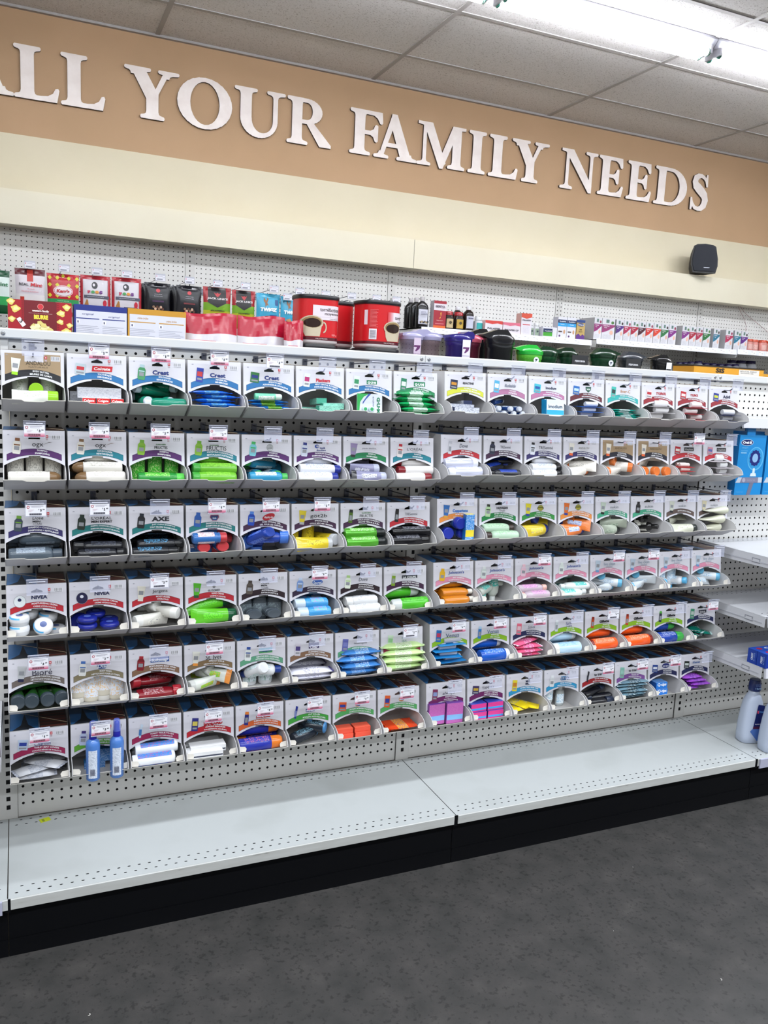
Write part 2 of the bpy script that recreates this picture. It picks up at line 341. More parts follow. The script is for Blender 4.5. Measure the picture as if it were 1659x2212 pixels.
for (c, x0, x1), wd in zip(LET, WORD):
    wn, polys = glyph(c); mb = MB(); kx = (x1-x0)/wn; kz = 0.242
    for k, P in enumerate(polys):
        Q = [(a*kx, b*kz) for a, b in P]; ar = sum(Q[i][0]*Q[(i+1) % len(Q)][1]-Q[(i+1) % len(Q)][0]*Q[i][1] for i in range(len(Q)))
        if ar < 0: Q.reverse()
        Q = inflate(Q, .0036)
        mb.flat(Q, m_letter, -0.0140 - 0.000004*k)
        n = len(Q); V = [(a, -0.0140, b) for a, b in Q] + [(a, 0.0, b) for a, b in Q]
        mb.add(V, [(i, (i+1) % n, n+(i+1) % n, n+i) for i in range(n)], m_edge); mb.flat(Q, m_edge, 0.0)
    tag(mb.build('wall_letter', loc=(x0, YW-0.0005, 2.577)), 'brushed metal letter %s on the tan wall, %s' % (c, wd), 'letter', 'brushed metal letters on the wall')

# ---------------- loudspeaker on top of the fascia
t = thing('loudspeaker', 'small black loudspeaker sitting on top of the cream fascia', 'speaker', (4.465, 2.265, 2.1105), (math.radians(-8), 0, math.radians(-22)))
m_spk = M('#15161b', 0.6); m_gr = noisy('speaker_cloth', ['#14171f', '#20242e'], 600, 1, 0.8)
mb = MB(); pr = [(-0.080, 0.0), (0.080, 0.0), (0.094, 0.05), (0.094, 0.10), (0.078, 0.185), (0.055, 0.197), (0.0, 0.202), (-0.055, 0.197), (-0.078, 0.185), (-0.094, 0.10), (-0.094, 0.05)]
n = len(pr); V = [(a, -0.07, b) for a, b in pr] + [(a*0.62, 0.06, 0.02 + b*0.8) for a, b in pr]
mb.add(V, [tuple(range(n)), tuple(range(2*n-1, n-1, -1))] + [(i, (i+1) % n, n+(i+1) % n, n+i) for i in range(n)], m_spk); mb.build('cabinet', t)
mb = MB(); mb.prism([(a*0.9, 0.012 + b*0.9) for a, b in pr], -0.075, -0.070, m_gr); g = mb.build('grille', t)
mb = MB(); mb.prism([(-0.004, 0.034), (0.032, 0.034), (0.036, 0.038), (-0.008, 0.038)], -0.0765, -0.075, M('#c8ccd8')); mb.build('badge', g)
mb = MB(); mb.rod((0, 0.05, 0.1), (-0.01, 0.1, 0.1), 0.012, m_spk); mb.box(-0.03, 0.01, 0.098, 0.104, 0.07, 0.13, m_spk); mb.build('bracket', t)

# ================================================================ WALL UNIT (behind the aisle)
UX = [0.928, 0.928+48*IN, 0.928+96*IN, 0.928+96*IN+0.0284, 0.928+144*IN+0.0284]   # slotted posts
def post(x, y, z0, z1, zslot, label, rslot=(0.0055, 0.0036), wid=0.020, n0=None):
    mb = MB(); ks = [k*IN for k in range(-60, 60) if z0+0.012 < zslot - k*IN < z1-0.008]
    perforated(mb, (x-wid, y, z0), (1, 0, 0), (0, 0, 1), 2*wid, z1-z0, [wid], [zslot - k - z0 for k in ks], rslot[0], m_post, m_hole, 0.003, rslot[1], True)
    mb.box(x-wid, x+wid, y+0.003, y+0.03, z0, z1, m_hole); mb.box(x-wid, x-wid+0.001, y-0.0002, y+0.03, z0, z1, m_post); mb.box(x+wid-0.001, x+wid, y-0.0002, y+0.03, z0, z1, m_post)
    return tag(mb.build('slotted_post'), label, 'post')
ZS = 1.9429
wl = ['left of the black snack bags', 'behind the coffee cans', 'left of the close pair above iron supplements', 'right of the close pair above iron supplements', 'above the tea boxes at far right']
for x, l in zip(UX, wl): post(x, YP-0.004, 1.20, 1.944, ZS, 'white slotted upright of the wall shelving, ' + l, rslot=(0.0048, 0.0026), wid=0.024 if x not in UX[2:4] else 0.0135)
secs = [(UX[0]-48*IN, UX[0]), (UX[0], UX[1]), (UX[1], UX[2]), (UX[3], UX[4]), (UX[4], UX[4]+48*IN)]
sl = ['behind the mint and candy bags', 'behind the jerky bags and coffee cans', 'behind the black syrup bottles', 'behind the row of tea boxes', 'behind the orange-capped tubs at far right']
for k_, ((a, b2), l) in enumerate(zip(secs, sl)):
    wd = 0.025; mb = MB(); x0, x1 = a+(wd if k_ != 3 else .0145), b2-(wd if k_ != 2 else .0145); z0, z1 = 1.20, 1.944
    hx = [i*IN + IN*0.55 for i in range(int((x1-x0)/IN))]; hx = [h for h in hx if h < x1-x0-0.010]; off = (x1-x0-hx[-1]-hx[0])/2; hx = [h+off for h in hx]
    hz = [ZS-z0-0.008-k*IN for k in range(23)]
    perforated(mb, (x0, YP, z0), (1, 0, 0), (0, 0, 1), x1-x0, z1-z0, hx, hz, 0.0031, m_peg, m_hole)
    mb.box(x0, x1, YP+0.003, YP+0.012, z0, z1, m_hole); tag(mb.build('pegboard_panel'), 'white perforated wall panel ' + l, 'pegboard')

# labelled shelves of the wall unit
def wall_shelf(x0, x1, z, label, depth=0.37, front=YP-0.37):
    t = thing('wall_shelf', label, 'shelf', ((x0+x1)/2, YP-0.006, z)); h = (x1-x0)/2; y1 = front-(YP-0.006)
    mb = MB(); mb.box(-h, h, y1, 0, -0.006, 0, m_white); mb.box(-h, -h+0.002, y1, 0, -0.05, 0, m_white); mb.box(h-0.002, h, y1, 0, -0.05, 0, m_white); mb.build('shelf_board', t)
    mb = MB(); mb.prismx([(y1, 0.004), (y1-0.002, 0.004), (y1-0.008, -0.03), (y1-0.004, -0.03)], -h, h, M('#dfe2ea', 0.3)); ch = mb.build('price_rail', t)
    k = 0; x = -h+0.05
    while x < h-0.06:
        mb = MB(); mb.T = Matrix.Translation((x, y1-0.0042, -0.013)) @ Matrix.Rotation(math.radians(-10), 4, 'X'); wl_ = 0.045
        mb.box(0, wl_, -0.001, 0, -0.014, 0.012, M('#f2f3f7', 0.4)); mb.text(random.choice(['3.99', '12.99', '9.49', '7.99', '14.99', '8.49']), 0.030, -0.003, 0.016, M('#50525a'), -0.0013)
        mb.box(0.003, 0.018, -0.0014, -0.001, 0.004, 0.007, M('#9b9cab')); mb.build('shelf_label', ch); x += 0.062 + random.random()*0.02; k += 1
    return t
wall_shelf(2.185, UX[2]-0.01+0.03, 1.585, 'white wall shelf with price labels carrying the syrup bottles and iron supplements')
wall_shelf(UX[3]+0.03, UX[4]+0.01, 1.598, 'white wall shelf with price labels carrying the row of tea boxes')
wall_shelf(UX[4]+0.015, UX[4]+1.2, 1.603, 'white wall shelf with price labels at far right under the orange-capped tubs')
wall_shelf(UX[3]+0.35, UX[4]+0.9, 1.414, 'lower white wall shelf holding the purple-capped supplement bottles')

# ================================================================ FRONT GONDOLA (section posts at x = 0, 48, 96 inches)
GX = [0.0, 48*IN, 96*IN]
SD = 0.0352
for x, l in zip([GX[0], GX[1], GX[2], -48*IN, 144*IN], ['at the left end of the bin display', 'between the two halves of the bin display', 'at the right end of the bin display', 'beyond the left frame edge', 'beyond the right frame edge']):
    post(x, -0.006, 0.0, 1.3515, SD, 'white slotted gondola upright ' + l, rslot=(0.0065, 0.0052), wid=0.0235)
for i, (a, b2, l) in enumerate([(GX[0], GX[1], 'behind the left half of the bins'), (GX[1], GX[2], 'behind the right half of the bins'), (GX[2], GX[2]+48*IN, 'behind the mouthwash and toothpaste shelves at right'), (-48*IN, 0, 'of the neighbouring bay at the left edge')]):
    x0, x1 = a+0.0245, b2-0.0245; mb = MB(); z1 = 1.3515
    nn = int((x1-x0-0.02)/IN); off = (x1-x0-nn*IN)/2; hx = [off+k*IN for k in range(nn+1)]
    hz = [SD+0.004+k*IN for k in range(52)]
    perforated(mb, (x0, 0, 0), (1, 0, 0), (0, 0, 1), x1-x0, z1, hx, hz, 0.0040, m_peg, m_hole)
    mb.box(x0, x1, 0.003, 0.012, 0, z1, m_hole); mb.box(x0, x1, 0.012, 0.02, 0, z1, m_peg)
    tag(mb.build('pegboard_panel'), 'white perforated gondola panel ' + l, 'pegboard')
# top rails
for a, b2, l in [(GX[0], GX[1], 'over the left half of the bins'), (GX[1], GX[2], 'over the right half of the bins'), (GX[2], GX[2]+48*IN, 'over the toothbrush boxes at right'), (-48*IN, 0, 'at the left frame edge')]:
    t = thing('top_rail', 'white metal top rail ' + l, 'rail', ((a+b2)/2, 0, 1.330)); h = (b2-a)/2-0.0008
    mb = MB(); mb.prismx([(-0.016, 0), (-0.018, 0.003), (-0.018, 0.022), (-0.015, 0.0255), (0.03, 0.0255), (0.03, 0.0222), (-0.0075, 0.0222), (-0.0075, 0.0)], -h, h, m_white); mb.build('rail_profile', t)
    for s2 in (-1, 1):
        mb = MB(); mb.lathe([(-0.0205, 0.0035), (-0.0195, 0.0055), (-0.018, 0.0058)], M('#a9abb0', 0.3, 0.8), 10, 'y'); mb.build('bolt', t, (s2*(h-0.012), 0, 0.012))
# base decks
DY = -0.394
for i, (a, b2, l) in enumerate([(GX[0], GX[1], 'under the left half of the bins'), (GX[1], GX[2], 'under the right half of the bins'), (GX[2], GX[2]+48*IN, 'under the mouthwash bottles at right'), (-48*IN, 0, 'cut off at the left frame edge')]):
    t = thing('base_deck', 'wide white metal base shelf ' + l, 'shelf', (a, 0, 0)); W_ = b2-a; g = 0.0012
    mb = MB(); nn = int((W_-0.05)/IN); off = (W_-nn*IN)/2; hx = [off+k*IN for k in range(nn+1)]
    for y0, y1, rows in [(DY, DY+0.075, [0.0215, 0.0215+IN]), (-0.075, -0.007, [0.075-0.020-IN, 0.075-0.020])]:
        for q, rr in enumerate(rows):
            lo = y0 if q == 0 else y0+rows[1]-IN/2; hi = y0+rows[1]-IN/2 if q == 0 else y1
            perforated(mb, (g, lo, 0), (1, 0, 0), (0, 1, 0), W_-2*g, hi-lo, [h_-g+(0.006 if q else -0.006) for h_ in hx], [rr+y0-lo], 0.0022, m_deck, m_hole, 0.003, 0.0042)
    mb.add([(g, DY+0.075, 0), (W_-g, DY+0.075, 0), (W_-g, -0.075, 0), (g, -0.075, 0)], [(0,1,2,3)], m_deck)
    mb.box(g, W_-g, DY+0.003, -0.008, -0.012, -0.004, m_hole)
    mb.build('deck_top', t)
    mb = MB(); e0 = 0.0065 if i < 3 else 0.0; mb.prismx([(DY-0.001, 0.0), (DY-0.003, -0.002), (DY-0.003, -0.027), (DY-0.001, -0.0285), (DY+0.004, -0.0285), (DY+0.004, -0.0005)], e0, W_-e0, m_lip); mb.build('front_lip', t)
    mb = MB(); mb.box(-e0+0.001, e0-0.001, DY-0.0012, DY+0.01, -0.034, -0.001, m_black) if e0 else mb.box(-0.001, 0.001, DY, DY+0.01, -0.03, -0.001, m_black); mb.build('lip_gap_bracket', t)
    if i >= 2:
        mb = MB(); mb.prismx([(DY-0.0065, 0.0), (DY-0.009, -0.001), (DY-0.009, -0.034), (DY-0.0035, -0.036), (DY-0.0035, 0.0)], 0.012 if i == 2 else 0.0, W_-0.012, M('#a9aabf', 0.3)); mb.build('price_rail', t)
    k_ = thing('kick_plate', 'black metal kick plate ' + l.replace('under', 'below'), 'kick plate', (a, 0, 0))
    mb = MB(); mb.box(0.001, W_-0.001, -0.376, -0.370, ZF+0.045, -0.012, m_black); mb.build('panel', k_)
    mb = MB(); mb.box(0.001, W_-0.001, -0.379, -0.370, ZF, ZF+0.044, m_black); mb.build('skirt', k_)
# yellow sticker left on the deck, floor litter
mb = MB(); mb.T = Matrix.Rotation(0.3, 4, 'Z'); mb.box(-0.014, 0.014, -0.010, 0.010, 0, 0.0006, M('#c9d414', 0.5)); mb.box(-0.008, -0.002, -0.008, 0.006, 0.0006, 0.0009, M('#8e9a1c'))
tag(mb.build('price_sticker', loc=(0.093, -0.042, 0.0003)), 'crumpled yellow sticker left on the base shelf at its back left', 'sticker')
for i, (x, y, r, l) in enumerate([(0.1637, -0.64, 0.004, 'white paper crescent on the floor at left'), (1.62, -1.055, 0.0035, 'pale curved scrap on the floor at lower right'), (1.74, -0.585, 0.0015, 'tiny white speck on the floor below the base shelf'), (1.485, -0.81, 0.0015, 'tiny pale speck on the grey floor right of centre')]):
    mb = MB()
    for P in ring(0, 0, r, r, r*0.6, r*0.7, -2.0, 0.9, 8): mb.add([(a, b, 0) for a, b in P] + [(a, b, 0.0006) for a, b in P], [(0,1,2,3), (7,6,5,4), (0,4,5,1), (1,5,6,2), (2,6,7,3), (3,7,4,0)], M('#c9c6c0'))
    tag(mb.build('floor_litter', loc=(x, y, ZF+0.0002)), l, 'litter')

# ================================================================ PRODUCTS: each kind returns (size, [(part, mesh)...]) lying along x
def mesh_of(mb, name):
    me = bpy.data.meshes.new(name); me.from_pydata([tuple(p) for p in mb.v], [], mb.f)
    for m in mb.mats: me.materials.append(m)
    me.polygons.foreach_set('material_index', mb.m); me.polygons.foreach_set('use_smooth', mb.sm); me.update(); return me
def label_band(L0, L1, R, col, ink, fy, fz, sq, side=1, span=1.1):
    q = MB(); q.lathe([(L0, R*1.015), (L1, R*1.015)], fineprint(col, ink), 8, 'x', fy, fz, sq, side*PI/2-span, side*PI/2+span); return q
def bottle(L, R, body, cap, label=None, ink='#445', fz=0.7, capL=0.018, capR=0.5, sh=0.012, sq=2.4, dome=False, trans=0):
    mb_ = gloss(body) if not trans else M(body, 0.08, 0, 1.0, 0, trans); x0, x1 = -L/2, L/2-capL
    b = MB(); b.lathe([(x0, R*0.82), (x0+0.003, R*0.97), (x0+0.008, R), (x1-sh, R), (x1-sh*0.4, R*0.9), (x1-0.001, R*max(capR, 0.55) if not dome else R*0.97), (x1, R*(capR if not dome else 0.9)*0.9)], mb_, 16, 'x', 1, fz, sq)
    c = MB(); rc = R*capR
    if dome: c.lathe([(x1, R*0.96), (x1+capL*0.5, R*0.86), (x1+capL*0.85, R*0.55), (x1+capL, R*0.15)], gloss(cap), 16, 'x', 1, fz)
    else: c.lathe([(x1, rc*0.97), (x1+capL-0.002, rc), (x1+capL, rc*0.88)], gloss(cap), 14, 'x', 1, max(fz, 0.0) if capR > 0.8 else 1)
    P = [('bottle_body', mesh_of(b, 'bottle_body')), ('cap', mesh_of(c, 'cap'))]
    if label:
        P.append(('label', mesh_of(label_band(x0+0.14*L, x1-sh-0.05*L, R, label, ink, 1, fz, sq), 'label')))
        P.append(('label', mesh_of(label_band(x0+0.14*L, x1-sh-0.05*L, R, label, ink, 1, fz, sq, -1), 'label')))
    return ((L, 2*R, 2*R*fz), P)
def can(L, R, body, cap, label=None, ink='#333', capL=0.02, metal=0.0):
    b = MB(); x0, x1 = -L/2, L/2-capL; b.lathe([(x0, R*0.9), (x0+0.002, R), (x1, R), (x1+0.001, R*0.9)], M(body, 0.22, metal), 16)
    c = MB(); c.lathe([(x1, R*0.97), (x1+capL*0.8, R*0.93), (x1+capL, R*0.7)], gloss(cap), 16)
    P = [('can_body', mesh_of(b, 'can_body')), ('cap', mesh_of(c, 'cap'))]
    if label:
        for s in (1, -1): P.append(('label', mesh_of(label_band(x0+0.12*L, x1-0.05*L, R, label, ink, 1, 1, 2, s, 0.9), 'label')))
    return ((L, 2*R, 2*R), P)
def tube(L, R, body, cap, label=None, ink='#556', capL=0.016, capR=0.95, crimp=None):
    x1 = L/2-capL; b = MB(); n = 6; V = []; seg = 16
    for j in range(n+1):
        t = j/n; x = -L/2 + (x1+L/2)*t; k = min(1, 0.04 + t*1.15); wy = R*(1.25 - 0.25*min(1, t*1.15)); wz = R*k
        for i in range(seg): V.append((x, wy*math.cos(2*PI*i/seg), wz*math.sin(2*PI*i/seg)))
    F = [(j*seg+i, j*seg+(i+1) % seg, (j+1)*seg+(i+1) % seg, (j+1)*seg+i) for j in range(n) for i in range(seg)]
    m0, m1 = gloss(body), gloss(crimp or body)
    b.add(V[:2*seg], F[:seg] + [tuple(range(seg-1, -1, -1))], m1, False); b.add(V[seg:], F[:seg*(n-1)], m0, True); b.add(V[-seg:], [tuple(range(seg))], m0)
    if label:
        for s in (1, -1):
            q = []; 
            for j in (2, 3, 4, 5):
                for i in (range(2, 7) if s > 0 else range(10, 15)): v = V[j*seg+i]; q.append((v[0], v[1]*0.9, v[2]*1.03))
            b.add(q, [(a*5+k, a*5+k+1, (a+1)*5+k+1, (a+1)*5+k) for a in range(3) for k in range(4)], fineprint(label, ink), True)
    c = MB(); c.lathe([(x1, R*capR), (x1+capL-0.0015, R*capR*0.97), (x1+capL, R*capR*0.86)], gloss(cap), 16)
    return ((L, 2*R, 2*R), [('tube_body', mesh_of(b, 'tube_body')), ('cap', mesh_of(c, 'cap'))])
def boxp(lx, ly, lz, face, side=None, top=None, txt=None, tc='#ffffff', stripe=None, ink=None):
    b = MB(); f = fineprint(face, ink) if ink else M(face, 0.35); b.fbox(-lx/2, lx/2, -ly/2, ly/2, -lz/2, lz/2, f, M(side or face, 0.35), M(top or face, 0.35))
    if stripe: b.cbox(0, -ly/2-0.0002, -lz*0.2, lx*0.98, 0.0004, lz*0.25, M(stripe, 0.35))
    if txt: b.text(txt, 0, lz*0.12, min(lx*0.8, lz*0.34*len(txt)), M(tc, 0.4), -ly/2-0.0005, bold=0.02)
    return ((lx, ly, lz), [('carton', mesh_of(b, 'carton'))])
def pack(lx, ly, lz, body, deco=None, seal=None, shine=0.25, ink=None, txt=None, tc='#fff'):   # soft pillow pack lying flat
    b = MB(); nx, ny = 10, 6; m0 = M(body, shine)
    def H(u, v): return (max(0, 1-abs(u)**3.0) * max(0, 1-abs(v)**4)) ** 0.6 * lz/2 + 0.0004
    Vt = []; 
    for j in range(ny+1):
        for i in range(nx+1):
            u, v = -1+2*i/nx, -1+2*j/ny; Vt.append((u*lx/2, v*ly/2*(1-0.06*abs(u)), H(u, v) * (1+0.12*math.sin(5*u+3*v))))
    n = len(Vt); Fs = [(j*(nx+1)+i, j*(nx+1)+i+1, (j+1)*(nx+1)+i+1, (j+1)*(nx+1)+i) for j in range(ny) for i in range(nx)]
    lo = [(x, y, -z) for x, y, z in Vt]; fr = [f for k, f in enumerate(Fs) if deco and 3 <= k % nx <= 6]; ot = [f for f in Fs if f not in fr]
    b.add(Vt, ot, m0, True); b.add(lo, [tuple(reversed(f)) for f in ot], m0, True)
    if deco: md = fineprint(deco, ink) if ink else M(deco, shine); b.add(Vt, fr, md, True); b.add(lo, [tuple(reversed(f)) for f in fr], md, True)
    e = MB(); ms = M(seal or body, 0.35)
    for s in (-1, 1):
        V = []; k = 8
        for i in range(k+1): V += [(s*lx*0.495, (-1+2*i/k)*ly*0.46, 0), (s*(lx/2+0.007), (-1+2*i/k)*ly*0.46, 0.0012*(-1)**i)]
        e.add(V, [(2*i, 2*i+1, 2*i+3, 2*i+2) for i in range(k)], ms)
    b.add([tuple(p) for p in e.v], e.f, ms)
    return ((lx, ly, lz), [('wrapper', mesh_of(b, 'wrapper'))])
def jar(R, H_, body, lid, lab=None, swirl=None):
    b = MB(); b.lathe([(-H_/2, R*0.75), (-H_/2+0.003, R*0.92), (0, R)], gloss(body), 22, 'z')
    c = MB(); c.lathe([(0, R*1.01), (H_*0.3, R), (H_*0.45, R*0.9), (H_/2, R*0.75)], gloss(lid), 22, 'z'); P = [('jar_body', mesh_of(b, 'jar_body'))]
    if lab: c.lathe([(H_/2+0.0003, 0.00001), (H_/2+0.0004, R*0.36)], M(lab, 0.3), 18, 'z')
    if swirl: c.lathe([(H_*0.31, R*1.003), (H_*0.46, R*0.905)], M(swirl, 0.3), 10, 'z', 1, 1, 2, PI*0.9, PI*1.5)
    P.append(('lid', mesh_of(c, 'lid'))); return ((2*R, 2*R, H_), P)
def card(lx, ly, col, stick, n=1, R=0.007, SL=0.05):           # hang card with a blister and a stick or vial, lying flat
    b = MB(); b.cbox(0, 0, 0, lx, ly, 0.001, M(col, 0.35)); P = [('backing_card', mesh_of(b, 'backing_card'))]
    for k in range(n):
        q = MB(); q.T = Matrix.Translation((0.006, (k-(n-1)/2)*R*2.3, R+0.0008)); q.lathe([(-SL/2, R*0.9), (-SL/2+0.002, R), (SL/2-0.002, R), (SL/2, R*0.85)], gloss(stick), 12); P.append(('blister_tube', mesh_of(q, 'blister_tube')))
    return ((lx, ly, 2*R), P)
def floss():
    b = MB(); b.cbox(0, 0, 0, .078, .002, .060, M('#cdd3d9', .35)); b.flat([(-.039, .030), (-.039, -.030), (-.033, -.030), (-.030, .006), (-.018, .022), (-.002, .030)][::1], M('#23a04a', .35), -.0013); b.flat([(-.004, .030), (.004, .030), (-.012, .014), (-.022, .0), (-.022, .006)], M('#2a4aa0', .35), -.0015)
    b.text('G·U·M', .027, -.002, .046, M('#157a54'), -.0016, h=.011, bold=.05, rot=-PI/2); b.text('BUTLERWEAVE', .011, .004, .036, M('#3a4a8c'), -.0016, h=.004, rot=-PI/2)
    P = [('backing_card', mesh_of(b, 'backing_card'))]
    for x in (-.016, .004):
        q = MB(); q.lathe([(-.008, .0001), (-.0078, .006), (-.007, .0085), (-.001, .0095)], M('#b9ccd2', .15), 16, 'y'); q.lathe([(-.0084, .0001), (-.0083, .005)], M('#2f9a5c', .3), 14, 'y')
        for p in q.v: p.x += x; p.z -= .014
        P.append(('floss_blister', mesh_of(q, 'floss_blister')))
    return ((.078, .012, .060), P)
def deco_can(L, R, a, b2, capc, lab='#e8ecf4'): return can(L, R, a, capc, lab)
